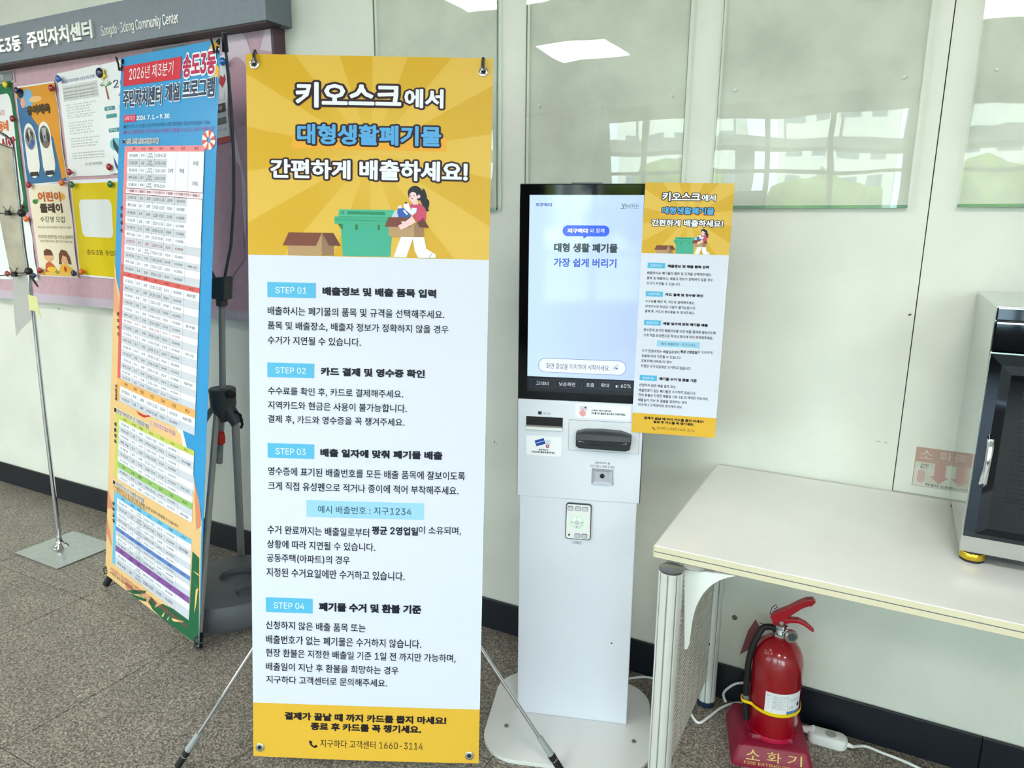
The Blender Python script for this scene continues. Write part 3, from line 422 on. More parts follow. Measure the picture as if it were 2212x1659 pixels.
(50756,920,17,484,736,-161,49,-161,-49,-62,-130,51,-119,133,-57,0,-90,-235,-4,10,-68,266,6,292,32,-6,61,-120,-15,-124,-9,0,88,130,57,49,118,8,323,721,-104,-32,-41,-83,41,-83,104,-31,105,31,40,83,-40,83,8,668,826,83,0,0,-305,132,0,0,-70,-132,0,0,-317,-83,0,6,179,193,83,0,0,-182,521,0,0,-68,-604,0),
(50836,920,15,458,770,237,-64,92,-169,-32,-108,-87,-77,0,-245,202,0,0,-69,-820,0,0,69,201,0,0,244,-89,78,-32,108,92,169,8,458,704,-178,-46,-70,-121,70,-121,178,-46,179,46,70,121,-70,121,7,333,107,0,213,60,-11,65,-4,67,4,60,11,0,-213),
(50857,920,8,458,244,227,-41,82,-118,-82,-119,-227,-42,-228,42,-82,119,82,118,8,458,180,-166,-25,-60,-70,60,-72,166,-25,166,25,60,72,-60,70,15,458,810,233,-44,85,-124,-29,-80,-82,-55,0,-127,202,0,0,-67,-817,0,0,67,201,0,0,127,-82,55,-29,80,85,124,8,458,745,-170,-27,-63,-76,63,-76,170,-27,171,27,62,76,-62,76,6,334,380,0,105,59,-8,131,0,59,8,0,-105),
(50864,920,8,457,791,229,-54,88,-145,-88,-144,-229,-54,-228,54,-88,144,88,145,8,457,724,-167,-36,-64,-96,64,-96,167,-35,168,35,64,96,-64,96,8,49,309,820,0,0,-69,-371,0,0,-318,-82,0,0,318,-367,0),
(50868,920,8,458,804,231,-49,86,-133,-86,-132,-231,-49,-230,49,-87,132,87,133,8,458,737,-166,-31,-63,-84,63,-83,166,-30,166,30,63,83,-63,84,8,49,368,820,0,0,-68,-361,0,0,-183,-84,0,0,183,-375,0,6,154,206,83,0,0,-195,541,0,0,-69,-624,0),
(50896,920,8,790,826,-83,0,0,-534,-184,0,0,-60,184,0,0,-93,83,0,8,339,790,161,-43,61,-115,-61,-114,-161,-43,-160,43,-62,114,62,115,8,339,728,-104,-26,-40,-70,40,-69,104,-26,103,26,40,69,-40,70,10,634,375,-6,60,-301,-22,-282,-5,11,-68,250,4,0,-174,83,0,0,179,124,10,6,173,206,83,0,0,-196,556,0,0,-68,-639,0),
(50900,920,8,790,826,-83,0,0,-430,-180,0,0,-54,180,0,0,-48,83,0,8,339,809,162,-37,61,-99,-61,-99,-162,-36,-162,36,-61,99,61,99,8,339,752,-105,-22,-40,-57,40,-57,105,-21,106,21,39,57,-39,57,10,641,455,-5,54,-302,-19,-287,-4,10,-61,236,2,0,-136,82,0,0,140,134,9,12,790,261,-606,0,0,-59,524,0,0,-73,-521,0,0,-197,633,0,0,61,-552,0,0,80,522,0),
(50976,920,8,457,791,229,-54,88,-144,-88,-143,-229,-53,-228,53,-88,143,88,144,8,457,724,-167,-35,-64,-96,64,-94,167,-35,168,35,64,94,-64,96,12,49,312,820,0,0,-68,-214,0,0,-322,-84,0,0,322,-226,0,0,-322,-85,0,0,322,-211,0),
(50977,920,8,458,806,232,-46,86,-127,-86,-128,-232,-46,-232,46,-86,128,86,127,8,458,740,-170,-28,-63,-79,63,-80,170,-28,170,28,63,80,-63,79,14,867,391,-817,0,0,-67,215,0,0,-113,-124,0,0,-67,542,0,0,-222,83,0,0,289,-115,0,0,113,216,0,4,348,324,0,-113,221,0,0,113),
(51004,920,8,458,769,-234,-68,-94,-181,94,-182,234,-68,235,68,94,182,-94,181,8,458,702,-178,-51,-71,-131,71,-132,178,-50,178,50,71,132,-71,131,4,50,111,820,0,0,-69,-820,0),
(51008,920,4,50,351,817,0,0,-67,-817,0,8,458,796,232,-48,86,-132,-86,-133,-232,-48,-232,48,-86,133,86,132,8,458,729,-170,-30,-63,-83,63,-83,170,-30,170,30,63,83,-63,83,6,155,204,83,0,0,-194,538,0,0,-68,-621,0),
(51012,920,8,458,811,234,-40,84,-116,-84,-116,-234,-41,-234,41,-84,116,84,116,8,458,749,-171,-25,-61,-69,61,-70,171,-24,172,24,61,70,-61,69,4,50,437,817,0,0,-67,-817,0,12,762,293,-613,0,0,-63,532,0,0,-80,-530,0,0,-218,638,0,0,65,-557,0,0,92,530,0),
(51032,920,8,343,761,174,-59,68,-154,-68,-154,-174,-59,-174,59,-69,154,69,154,8,343,689,-115,-39,-46,-102,46,-102,115,-39,115,39,46,102,-46,102,4,704,827,83,0,0,-906,-83,0,6,652,159,-7,61,-307,-27,-283,-4,11,-70,277,5),
(51060,920,4,707,827,83,0,0,-906,-83,0,8,313,757,-165,-85,-65,-230,65,-230,165,-86,164,86,65,230,-65,230,8,313,683,-108,-66,-42,-175,42,-176,108,-66,108,66,41,176,-41,175),
(51064,920,4,708,826,83,0,0,-660,-83,0,6,210,233,83,0,0,-223,526,0,0,-68,-609,0,8,306,763,169,-62,67,-160,-67,-161,-169,-62,-168,62,-68,161,68,160,8,306,691,-110,-42,-45,-108,45,-108,110,-42,111,42,44,108,-44,108),
(51068,920,8,304,794,167,-56,66,-145,-66,-144,-167,-56,-168,56,-66,144,66,145,8,304,725,-110,-37,-43,-95,43,-95,110,-37,110,37,43,95,-43,95,4,708,827,83,0,0,-463,-83,0,12,791,319,-585,0,0,-66,503,0,0,-91,-500,0,0,-228,613,0,0,67,-533,0,0,99,502,0),
(51077,920,4,708,827,83,0,0,-486,-83,0,8,209,296,81,0,0,-109,419,0,0,109,82,0,0,-362,-582,0,4,290,121,419,0,0,-119,-419,0,8,306,784,169,-58,67,-151,-67,-150,-169,-58,-169,58,-67,150,67,151,8,306,714,-111,-39,-44,-100,44,-100,111,-39,111,39,44,100,-44,100),
(51080,920,4,708,826,83,0,0,-516,-83,0,8,306,774,169,-59,67,-153,-67,-152,-169,-58,-169,58,-67,152,67,153,8,306,704,-111,-40,-44,-102,44,-102,111,-39,111,39,44,102,-44,102,24,355,270,-80,0,0,-48,-48,-130,-133,-96,41,-61,110,68,69,99,62,-103,107,-72,104,74,62,104,69,-101,113,-69,41,61,-134,92,-47,134,0,48,-81,0,0,-48,-33,-113,-96,-101,-94,95,-32,119),
(51088,920,17,67,734,488,0,0,-69,-200,0,0,-114,67,-214,165,-153,-47,-66,-135,112,-90,165,-93,-179,-138,-120,-49,66,168,161,70,228,0,114,-206,0,8,662,827,83,0,0,-365,148,0,0,-70,-148,0,0,-470,-83,0),
(51089,920,6,164,234,588,0,0,-312,-83,0,0,244,-505,0,17,71,764,484,0,0,-68,-199,0,0,-35,60,-166,159,-110,-42,-65,-133,80,-84,122,-88,-133,-138,-86,-44,64,165,117,62,177,0,35,-202,0,8,669,827,83,0,0,-238,133,0,0,-70,-133,0,0,-237,-83,0),
(51096,920,17,70,776,484,0,0,-67,-199,0,0,-24,62,-147,161,-97,-39,-65,-136,71,-88,112,-89,-127,-143,-79,-41,65,166,104,64,162,0,25,-202,0,8,669,827,83,0,0,-197,133,0,0,-68,-133,0,0,-201,-83,0,12,752,318,-574,0,0,-65,492,0,0,-92,-490,0,0,-230,604,0,0,65,-523,0,0,104,491,0),
(51104,920,4,184,253,0,-319,568,0,0,319,4,670,187,-405,0,0,-185,405,0,17,70,764,484,0,0,-68,-199,0,0,-31,60,-164,160,-108,-41,-67,-134,78,-85,121,-88,-133,-139,-87,-43,67,165,115,62,177,0,32,-202,0,8,669,827,83,0,0,-225,133,0,0,-69,-133,0,0,-238,-83,0),
(51109,920,8,464,257,217,-44,79,-122,-79,-123,-217,-44,-218,44,-80,123,80,122,8,464,191,-158,-26,-58,-74,58,-74,158,-27,158,27,57,74,-57,74,17,71,760,484,0,0,-68,-199,0,0,-35,60,-162,158,-106,-39,-65,-133,77,-86,118,-88,-135,-140,-87,-42,66,165,116,62,177,0,36,-202,0,8,669,827,83,0,0,-230,133,0,0,-69,-133,0,0,-246,-83,0),
(51116,920,12,821,827,-80,0,0,-365,-118,0,0,346,-79,0,0,-840,79,0,0,424,118,0,0,-470,80,0,17,62,720,419,0,0,-68,-164,0,0,-70,49,-226,145,-152,-49,-64,-113,100,-70,146,-70,-165,-117,-113,-52,64,147,163,50,247,0,70,-175,0),
(51200,920,8,794,827,-83,0,0,-329,-194,0,0,-68,194,0,0,-509,83,0,17,76,734,491,0,0,-68,-204,0,0,-104,69,-222,167,-155,-49,-66,-137,115,-91,171,-91,-182,-139,-123,-50,66,168,162,69,234,0,104,-203,0),
(51201,920,6,190,237,604,0,0,-315,-83,0,0,247,-521,0,8,711,827,83,0,0,-541,-83,0,0,236,-177,0,0,69,177,0,17,79,765,483,0,0,-68,-198,0,0,-35,60,-165,159,-111,-42,-65,-132,81,-85,123,-88,-137,-140,-88,-43,66,164,117,63,178,0,36,-201,0),
(51204,920,8,711,826,83,0,0,-663,-83,0,0,346,-182,0,0,68,182,0,17,79,753,483,0,0,-68,-198,0,0,-44,60,-164,159,-112,-42,-66,-132,81,-86,124,-88,-137,-139,-89,-43,67,164,117,63,179,0,44,-201,0,6,217,222,82,0,0,-212,520,0,0,-68,-602,0),
(51217,920,8,215,292,82,0,0,-111,414,0,0,111,82,0,0,-358,-578,0,4,297,115,414,0,0,-113,-414,0,8,711,827,82,0,0,-492,-82,0,0,204,-179,0,0,69,179,0,17,79,773,483,0,0,-68,-198,0,0,-23,60,-164,159,-112,-42,-65,-132,81,-86,124,-88,-137,-139,-89,-43,66,164,118,63,178,0,23,-201,0),
(51221,920,8,496,260,221,-44,80,-125,-80,-124,-221,-44,-221,44,-80,124,80,125,8,496,195,-160,-27,-59,-77,59,-76,160,-27,161,27,58,76,-58,77,8,711,827,83,0,0,-539,-83,0,0,235,-178,0,0,69,178,0,17,79,761,483,0,0,-68,-198,0,0,-30,60,-165,159,-111,-42,-66,-132,81,-85,123,-88,-139,-140,-90,-43,66,164,120,63,180,0,31,-201,0),
(51228,920,4,738,827,79,0,0,-905,-79,0,8,557,806,78,0,0,-837,-78,0,0,465,-149,0,0,68,149,0,17,64,721,413,0,0,-68,-162,0,0,-82,50,-224,142,-161,-50,-62,-111,109,-70,155,-71,-168,-115,-117,-51,62,145,170,51,236,0,82,-171,0),
(51333,920,8,458,236,227,-41,82,-115,-82,-116,-227,-40,-228,40,-82,116,82,115,8,458,171,-167,-24,-59,-67,59,-68,167,-24,166,24,60,68,-60,67,15,125,785,668,0,0,-67,-281,0,98,-126,212,-66,-30,-66,-204,61,-130,122,-128,-122,-205,-61,-30,66,212,65,98,127,-280,0,8,499,505,-82,0,0,-128,-367,0,0,-68,817,0,0,68,-368,0),
(51340,920,17,81,743,485,0,0,-69,-200,0,0,-9,62,-156,160,-101,-40,-65,-136,75,-87,117,-89,-127,-140,-80,-42,65,165,106,63,166,0,9,-201,0,10,366,365,-83,0,0,-183,-244,-2,12,-69,266,4,294,31,-6,61,-118,-14,-121,-7,8,662,827,82,0,0,-375,144,0,0,-70,-144,0,0,-460,-82,0),
(51452,920,17,127,770,662,0,0,-66,-284,0,0,-5,97,-158,217,-87,-31,-66,-197,72,-133,135,-132,-135,-196,-72,-32,66,217,87,97,158,0,5,-285,0,8,50,312,817,0,0,-68,-369,0,0,-321,-82,0,0,321,-366,0),
(51456,920,15,125,782,668,0,0,-67,-281,0,93,-144,213,-78,-31,-66,-201,68,-128,131,-126,-131,-202,-68,-31,66,213,78,93,144,-280,0,8,49,362,820,0,0,-68,-363,0,0,-183,-82,0,0,183,-375,0,6,153,199,83,0,0,-189,542,0,0,-68,-625,0),
(51473,920,15,50,404,817,0,0,-68,-368,0,0,-95,197,-46,71,-112,-82,-118,-227,-41,-228,41,-82,118,71,112,198,46,0,95,-367,0,8,458,177,-166,-24,-60,-70,60,-70,166,-25,166,25,60,70,-60,70,15,125,785,668,0,0,-67,-281,0,98,-128,212,-66,-30,-66,-204,62,-130,122,-128,-122,-205,-62,-29,66,211,66,98,128,-280,0),
(51600,920,4,50,442,817,0,0,-67,-817,0,12,762,293,-613,0,0,-63,532,0,0,-82,-530,0,0,-216,638,0,0,65,-557,0,0,90,530,0,15,125,792,668,0,0,-66,-286,0,102,-117,215,-58,-27,-64,-205,53,-134,109,-132,-109,-205,-53,-27,64,215,58,101,117,-285,0),
(51613,920,4,50,397,817,0,0,-68,-817,0,8,458,251,227,-43,82,-121,-82,-121,-227,-42,-227,42,-83,121,83,121,8,458,185,-166,-25,-60,-73,60,-72,166,-25,166,25,60,72,-60,73,15,125,781,668,0,0,-68,-281,0,97,-129,213,-67,-30,-66,-204,62,-130,122,-128,-122,-205,-62,-29,66,212,67,97,129,-280,0),
(51648,920,4,707,827,83,0,0,-905,-83,0,17,79,734,505,0,0,-69,-211,0,0,-114,71,-219,170,-148,-46,-66,-142,110,-94,166,-94,-179,-140,-119,-48,66,168,159,71,230,0,114,-210,0),
(51649,920,4,708,827,83,0,0,-547,-83,0,6,187,232,604,0,0,-310,-83,0,0,242,-521,0,17,84,764,495,0,0,-68,-204,0,0,-35,64,-167,164,-109,-42,-65,-137,80,-89,124,-89,-134,-141,-87,-43,64,166,117,63,177,0,35,-207,0),
(51665,920,4,708,827,83,0,0,-490,-83,0,8,209,293,81,0,0,-108,419,0,0,108,82,0,0,-359,-582,0,4,290,119,419,0,0,-117,-419,0,17,84,767,495,0,0,-67,-204,0,0,-21,64,-160,165,-103,-41,-65,-138,76,-91,122,-90,-130,-141,-84,-42,66,166,109,64,169,0,21,-207,0),
(52265,920,6,164,228,588,0,0,-307,-83,0,0,239,-505,0,21,276,830,83,0,0,-114,199,0,0,-67,-200,0,0,-19,61,-154,160,-100,-40,-66,-134,74,-87,115,-88,-125,-138,-80,-41,65,163,106,62,165,0,19,-201,0,0,67,201,0,8,669,827,83,0,0,-241,133,0,0,-70,-133,0,0,-241,-83,0),
(52280,920,4,184,249,0,-315,568,0,0,315,4,670,183,-405,0,0,-181,405,0,21,276,831,83,0,0,-110,199,0,0,-67,-200,0,0,-15,61,-150,160,-98,-39,-65,-135,72,-87,113,-88,-123,-140,-79,-40,65,163,103,63,162,0,15,-201,0,0,67,201,0,8,669,827,83,0,0,-229,133,0,0,-69,-133,0,0,-237,-83,0),
(52285,920,8,464,250,217,-42,79,-121,-79,-120,-217,-42,-219,42,-79,120,79,121,8,464,185,-159,-25,-57,-73,57,-72,159,-26,158,26,57,72,-57,73,21,276,831,83,0,0,-114,199,0,0,-67,-200,0,0,-18,61,-151,160,-97,-39,-66,-135,72,-87,113,-87,-127,-139,-81,-41,65,163,106,62,166,0,18,-201,0,0,67,201,0,8,669,827,83,0,0,-234,133,0,0,-69,-133,0,0,-251,-83,0),
(52313,920,8,515,247,221,-43,81,-119,-81,-119,-221,-42,-221,42,-81,119,81,119,8,515,182,-161,-26,-59,-71,59,-71,161,-25,160,25,59,71,-59,71,19,238,809,79,0,0,-106,160,0,0,-66,-160,0,49,-152,133,-104,-39,-63,-111,74,-70,108,-68,-119,-113,-82,-41,61,133,114,48,163,-163,0,0,66,163,0,12,812,826,-79,0,0,-242,-114,0,0,225,-79,0,0,-514,79,0,0,221,114,0,0,-255,79,0),
(52397,920,8,496,255,221,-43,80,-122,-80,-122,-221,-44,-221,44,-80,122,80,122,8,496,190,-160,-26,-59,-74,59,-74,160,-27,161,27,58,74,-58,74,21,276,831,83,0,0,-113,199,0,0,-67,-200,0,0,-17,64,-153,163,-99,-39,-65,-138,73,-89,114,-88,-129,-139,-82,-40,65,162,109,62,167,0,17,-201,0,0,67,201,0,8,711,827,83,0,0,-548,-83,0,0,222,-181,0,0,68,181,0),
(52404,920,4,738,827,79,0,0,-905,-79,0,8,557,806,78,0,0,-837,-78,0,0,432,-138,0,0,69,138,0,21,235,794,79,0,0,-134,166,0,0,-68,-166,0,0,-44,51,-208,142,-151,-47,-62,-113,102,-72,147,-70,-157,-114,-112,-49,63,143,161,50,217,0,44,-168,0,0,68,168,0),
(52488,920,19,418,808,82,0,0,-124,292,0,0,-68,-291,0,95,-178,227,-94,-32,-65,-199,72,-133,137,-133,-137,-199,-72,-32,65,227,94,95,178,-291,0,0,68,292,0,8,418,310,82,0,0,-205,370,0,0,-69,-820,0,0,69,368,0),
(52636,920,20,866,425,-815,0,0,-63,366,0,0,-83,-268,0,0,-62,532,0,0,-77,-530,0,0,-208,638,0,0,64,-557,0,0,85,530,0,0,198,-263,0,0,83,367,0,19,499,832,-82,0,0,-84,-283,0,0,-64,277,0,-101,-107,-216,-48,24,-63,206,45,134,99,134,-99,206,-45,25,63,-216,48,-102,107,279,0,0,64,-285,0),
(52656,920,8,793,826,-84,0,0,-632,-204,0,0,-66,204,0,0,-206,84,0,19,299,825,82,0,0,-98,195,0,0,-66,-193,-2,60,-121,153,-74,-35,-65,-133,59,-86,95,-87,-103,-137,-64,-35,64,155,80,59,131,-195,0,0,66,197,0,10,645,296,-5,62,-307,-25,-287,-5,11,-70,238,4,0,-312,83,0,0,316,134,12),
(52712,920,4,709,826,82,0,0,-904,-82,0,19,307,825,83,0,0,-101,198,0,0,-65,-198,0,60,-125,155,-75,-34,-65,-134,58,-87,94,-87,-102,-138,-62,-35,65,157,80,60,132,-198,0,0,65,198,0,10,650,286,-6,61,-307,-24,-289,-4,11,-70,250,4,0,-304,83,0,0,309,129,11),
(52824,920,4,707,827,83,0,0,-905,-83,0,21,300,810,83,0,0,-140,206,0,0,-67,-206,0,0,-69,68,-213,169,-144,-46,-64,-138,104,-93,159,-91,-168,-139,-111,-46,64,167,151,67,222,0,69,-210,0,0,67,209,0),
(52852,920,13,108,733,407,0,-84,-369,-327,-293,-46,64,203,138,118,167,-304,-29,-13,73,343,24,18,77,9,80,-324,0,8,662,827,83,0,0,-367,144,0,0,-69,-144,0,0,-468,-83,0),
(52884,920,12,812,826,-79,0,0,-279,-119,0,0,262,-79,0,0,-633,79,0,0,302,119,0,0,-332,79,0,6,220,228,83,0,0,-218,537,0,0,-68,-620,0,13,99,749,351,0,-81,-294,-270,-209,-40,60,161,94,100,118,-250,-27,-13,70,290,19,14,49,7,52,-269,0),
(53076,920,12,148,739,620,0,-4,-267,-33,-238,-82,9,21,114,11,101,-546,-32,-13,72,563,23,2,150,-539,0,8,368,348,82,0,0,-234,417,0,0,-69,-817,0,0,69,318,0),
(53356,920,4,50,117,817,0,0,-69,-817,0,12,148,735,619,0,-5,-312,-33,-240,-83,8,23,121,12,109,-546,-29,-12,68,561,24,2,183,-538,0),
(53364,920,15,764,784,-610,0,0,-67,528,-2,-1,-84,-549,-17,11,-66,534,24,-17,-115,-609,0,0,-67,815,0,0,67,-123,0,18,142,12,770,305,-624,0,0,-65,542,0,0,-84,-540,0,0,-222,654,0,0,66,-572,0,0,94,540,0),
(53412,920,4,709,827,83,0,0,-905,-83,0,13,117,733,414,0,-87,-370,-331,-293,-45,65,204,137,122,168,-309,-29,-14,73,349,24,19,77,10,80,-332,0),
(53440,920,14,89,745,0,-605,295,6,202,23,-8,68,-193,-23,-213,-6,0,216,318,0,0,67,-318,0,0,185,338,0,0,69,8,662,827,83,0,0,-363,148,0,0,-70,-148,0,0,-472,-83,0),
(53469,920,6,206,231,606,0,0,-309,-82,0,0,241,-524,0,14,89,761,0,-436,240,5,153,20,-9,68,-139,-19,-165,-5,0,122,259,0,0,65,-259,0,0,112,269,0,0,68,12,812,826,-79,0,0,-235,-122,0,0,218,-78,0,0,-525,78,0,0,239,122,0,0,-245,79,0),
(53552,920,8,794,827,-82,0,0,-341,-187,0,0,-68,187,0,0,-497,82,0,14,92,744,0,-606,290,6,191,22,-9,68,-180,-22,-210,-5,0,216,296,0,0,67,-296,0,0,186,336,0,0,68),
(53804,920,8,49,280,820,0,0,-69,-370,0,0,-289,-82,0,0,289,-368,0,12,159,785,0,-413,618,0,0,67,-537,0,0,109,506,0,0,66,-506,0,0,104,527,0,0,67),
(53944,920,4,50,108,820,0,0,-69,-820,0,12,155,749,0,-477,621,0,0,67,-537,0,0,142,508,0,0,67,-508,0,0,133,528,0,0,68),
(54028,920,13,565,730,-504,0,0,-68,97,0,0,-445,-119,-1,10,-70,270,5,292,29,-5,61,-139,-13,0,434,98,0,4,239,662,0,-444,148,5,0,439,8,662,827,83,0,0,-362,148,0,0,-69,-148,0,0,-474,-83,0),
(54056,920,12,819,827,-80,0,0,-364,-118,0,0,344,-79,0,0,-838,79,0,0,425,118,0,0,-472,80,0,13,477,713,-418,0,0,-68,77,0,0,-429,-96,-1,10,-70,216,5,233,26,-5,61,-94,-10,0,418,77,0,4,212,645,0,-428,112,5,0,423),
(54168,920,4,742,827,80,0,0,-905,-80,0,8,567,805,79,0,0,-835,-79,0,0,439,-122,0,0,74,122,0,13,471,712,-412,0,0,-68,74,0,0,-428,-93,-1,10,-70,214,5,233,26,-6,61,-94,-10,0,417,74,0,4,209,644,0,-427,111,5,0,422),
(54172,920,4,736,827,79,0,0,-678,-79,0,8,569,808,78,0,0,-637,-78,0,0,325,-117,0,0,67,117,0,13,483,740,-421,0,0,-67,76,0,0,-300,-92,0,9,-70,217,4,235,23,-4,62,-98,-9,0,290,78,0,4,215,673,0,-299,114,4,0,295,6,227,228,84,0,0,-218,530,0,0,-68,-614,0),
(54200,920,12,794,827,-83,0,0,-172,-151,0,0,-68,151,0,0,-104,-151,0,0,-69,151,0,0,-260,83,0,13,553,754,-476,0,0,-68,89,0,0,-325,-114,-1,10,-70,251,5,272,25,-4,62,-118,-11,0,315,90,0,4,247,686,0,-324,136,4,0,320,6,215,209,83,0,0,-199,520,0,0,-68,-603,0),
(54217,920,8,496,250,221,-42,80,-121,-80,-120,-221,-43,-221,43,-80,120,80,121,8,496,185,-161,-26,-58,-72,58,-72,161,-26,161,26,58,72,-58,72,12,711,827,83,0,0,-558,-83,0,0,166,-149,0,0,68,149,0,0,95,-149,0,0,67,149,0,13,553,759,-476,0,0,-68,89,0,0,-298,-114,-1,10,-70,251,5,272,26,-4,62,-118,-11,0,287,90,0,4,247,691,0,-297,136,5,0,292),
(54224,920,4,742,827,80,0,0,-905,-80,0,12,647,805,-78,0,0,-236,-119,0,0,-68,119,0,0,-123,-119,0,0,-68,119,0,0,-340,78,0,13,471,713,-412,0,0,-68,74,0,0,-431,-93,-1,10,-70,215,5,231,23,-6,62,-93,-9,0,421,74,0,4,209,645,0,-430,112,4,0,426),
(54364,920,20,793,743,-671,0,0,-68,140,0,0,-293,-138,0,0,-68,153,0,0,-214,-227,0,0,-68,820,0,0,68,-232,0,0,214,153,0,0,68,-139,0,0,293,141,0,4,345,675,0,-293,225,0,0,293,4,360,100,0,214,195,0,0,-214),
(54408,920,12,867,390,-817,0,0,-67,367,0,0,-106,-267,0,0,-283,617,0,0,283,-268,0,0,106,368,0,4,686,151,-455,0,0,-149,455,0,12,789,798,-663,0,0,-68,136,0,0,-188,-133,0,0,-68,657,0,0,68,-133,0,0,188,136,0,4,345,730,0,-188,225,0,0,188),
(54532,920,4,50,108,820,0,0,-70,-820,0,12,793,736,-671,0,0,-68,140,0,0,-314,-138,0,0,-67,667,0,0,67,-139,0,0,314,141,0,4,345,668,0,-314,225,0,0,314),
(54592,920,4,708,826,83,0,0,-668,-83,0,6,204,220,83,0,0,-210,526,0,0,-68,-609,0,13,576,742,-486,0,0,-68,89,0,0,-310,-114,0,10,-69,265,5,285,26,-6,62,-133,-13,0,299,90,0,4,259,674,0,-308,147,5,0,303),
(54616,920,8,316,540,158,-58,62,-150,-62,-150,-158,-58,-159,58,-62,150,63,150,8,316,471,-102,-39,-40,-100,40,-100,102,-39,101,39,40,100,-40,100,8,663,827,82,0,0,-372,148,0,0,-69,-148,0,0,-464,-82,0,8,273,816,83,0,0,-134,222,0,0,-68,-533,0,0,68,228,0),
(54617,920,8,319,617,156,-44,60,-119,-60,-119,-156,-44,-157,44,-60,119,60,119,8,319,553,-99,-27,-38,-72,38,-71,99,-27,99,27,38,71,-38,72,6,164,212,588,0,0,-290,-83,0,0,222,-505,0,8,278,831,83,0,0,-100,225,0,0,-67,-534,0,0,67,226,0,8,669,827,83,0,0,-250,133,0,0,-69,-133,0,0,-247,-83,0),
(54620,920,8,319,600,156,-46,60,-123,-60,-122,-156,-46,-157,46,-60,122,60,123,8,319,535,-99,-28,-38,-76,38,-75,99,-28,99,28,38,75,-38,76,8,669,826,83,0,0,-297,133,0,0,-69,-133,0,0,-312,-83,0,6,189,202,82,0,0,-192,521,0,0,-68,-603,0,8,278,826,83,0,0,-110,225,0,0,-67,-534,0,0,67,226,0),
(54632,920,4,184,231,0,-297,568,0,0,297,4,670,164,-405,0,0,-162,405,0,8,319,619,156,-44,60,-117,-60,-117,-156,-44,-157,44,-60,117,60,117,8,319,555,-99,-26,-38,-71,38,-72,99,-26,99,26,38,72,-38,71,8,669,827,83,0,0,-240,133,0,0,-70,-133,0,0,-235,-83,0,8,278,834,83,0,0,-103,225,0,0,-67,-534,0,0,67,226,0),
(54633,920,8,183,261,82,0,0,-95,404,0,0,95,83,0,0,-327,-569,0,4,265,101,404,0,0,-100,-404,0,8,319,625,156,-43,60,-115,-60,-116,-156,-43,-157,43,-60,116,60,115,8,319,562,-99,-26,-38,-69,38,-70,99,-26,99,26,38,70,-38,69,8,669,827,83,0,0,-231,133,0,0,-70,-133,0,0,-225,-83,0,8,278,835,83,0,0,-101,225,0,0,-67,-534,0,0,67,226,0),
(54637,920,8,468,237,215,-41,79,-116,-79,-115,-215,-41,-216,41,-79,115,79,116,8,468,172,-156,-24,-57,-68,57,-68,156,-24,155,24,57,68,-56,68,8,319,613,156,-44,60,-116,-60,-116,-156,-43,-157,43,-60,116,60,116,8,319,550,-99,-26,-38,-71,38,-70,99,-26,99,26,38,70,-38,71,8,669,827,83,0,0,-251,133,0,0,-70,-133,0,0,-262,-83,0,8,278,834,83,0,0,-109,225,0,0,-66,-534,0,0,66,226,0),
(54644,920,8,273,544,139,-58,55,-148,-55,-149,-139,-58,-139,58,-55,149,55,148,8,273,474,-86,-38,-34,-98,34,-98,86,-38,86,38,34,98,-34,98,8,232,800,82,0,0,-128,183,0,0,-68,-449,0,0,68,184,0,12,815,827,-79,0,0,-381,-116,0,0,360,-78,0,0,-840,78,0,0,412,116,0,0,-456,79,0),
(54788,920,8,307,600,148,-48,57,-125,-57,-125,-148,-48,-147,48,-57,125,57,125,8,307,534,-91,-29,-35,-78,35,-78,91,-30,92,30,35,78,-35,78,8,267,827,82,0,0,-111,209,0,0,-67,-507,0,0,67,216,0,12,794,826,-83,0,0,-240,-153,0,0,-68,153,0,0,-122,-153,0,0,-67,153,0,0,-193,83,0,6,213,196,83,0,0,-186,519,0,0,-68,-602,0),
(54805,920,8,307,614,148,-46,57,-122,-57,-121,-148,-46,-147,46,-57,121,57,122,8,307,550,-91,-28,-35,-76,34,-76,92,-28,93,28,35,76,-35,76,8,498,233,221,-41,80,-114,-80,-113,-221,-41,-221,41,-81,113,81,114,8,498,168,-158,-23,-58,-67,58,-66,158,-24,157,24,57,66,-57,67,8,267,835,82,0,0,-108,209,0,0,-67,-507,0,0,67,216,0,12,711,827,83,0,0,-584,-83,0,0,123,-154,0,0,68,154,0,0,108,-153,0,0,68,153,0),
(54840,920,15,458,566,216,-45,80,-127,-68,-121,-187,-51,0,-126,371,0,0,-68,-820,0,0,68,367,0,0,126,-187,51,-68,121,79,127,8,458,500,-155,-28,-57,-78,57,-78,155,-28,155,28,57,78,-57,78,8,417,812,82,0,0,-118,326,0,0,-68,-735,0,0,68,327,0),
(54856,920,4,150,192,0,-258,617,0,0,258,4,686,129,-455,0,0,-131,455,0,15,674,619,-216,32,-216,-32,-76,-96,65,-91,186,-36,0,-69,-367,0,0,-66,817,0,0,66,-367,0,0,69,185,37,65,90,8,458,593,-151,-18,-53,-52,53,-52,151,-18,151,18,53,52,-53,52,8,417,840,83,0,0,-88,320,0,0,-65,-727,0,0,65,324,0),
(54868,920,17,326,598,154,-46,59,-122,-47,-111,-125,-53,0,-96,124,8,119,14,6,-61,-296,-32,-268,-5,-13,70,245,3,0,99,-124,54,-47,110,59,122,8,326,533,-98,-28,-37,-75,37,-74,98,-28,97,28,37,74,-37,75,8,664,827,83,0,0,-384,141,0,0,-70,-141,0,0,-451,-83,0,8,284,825,83,0,0,-108,228,0,0,-67,-540,0,0,67,229,0),
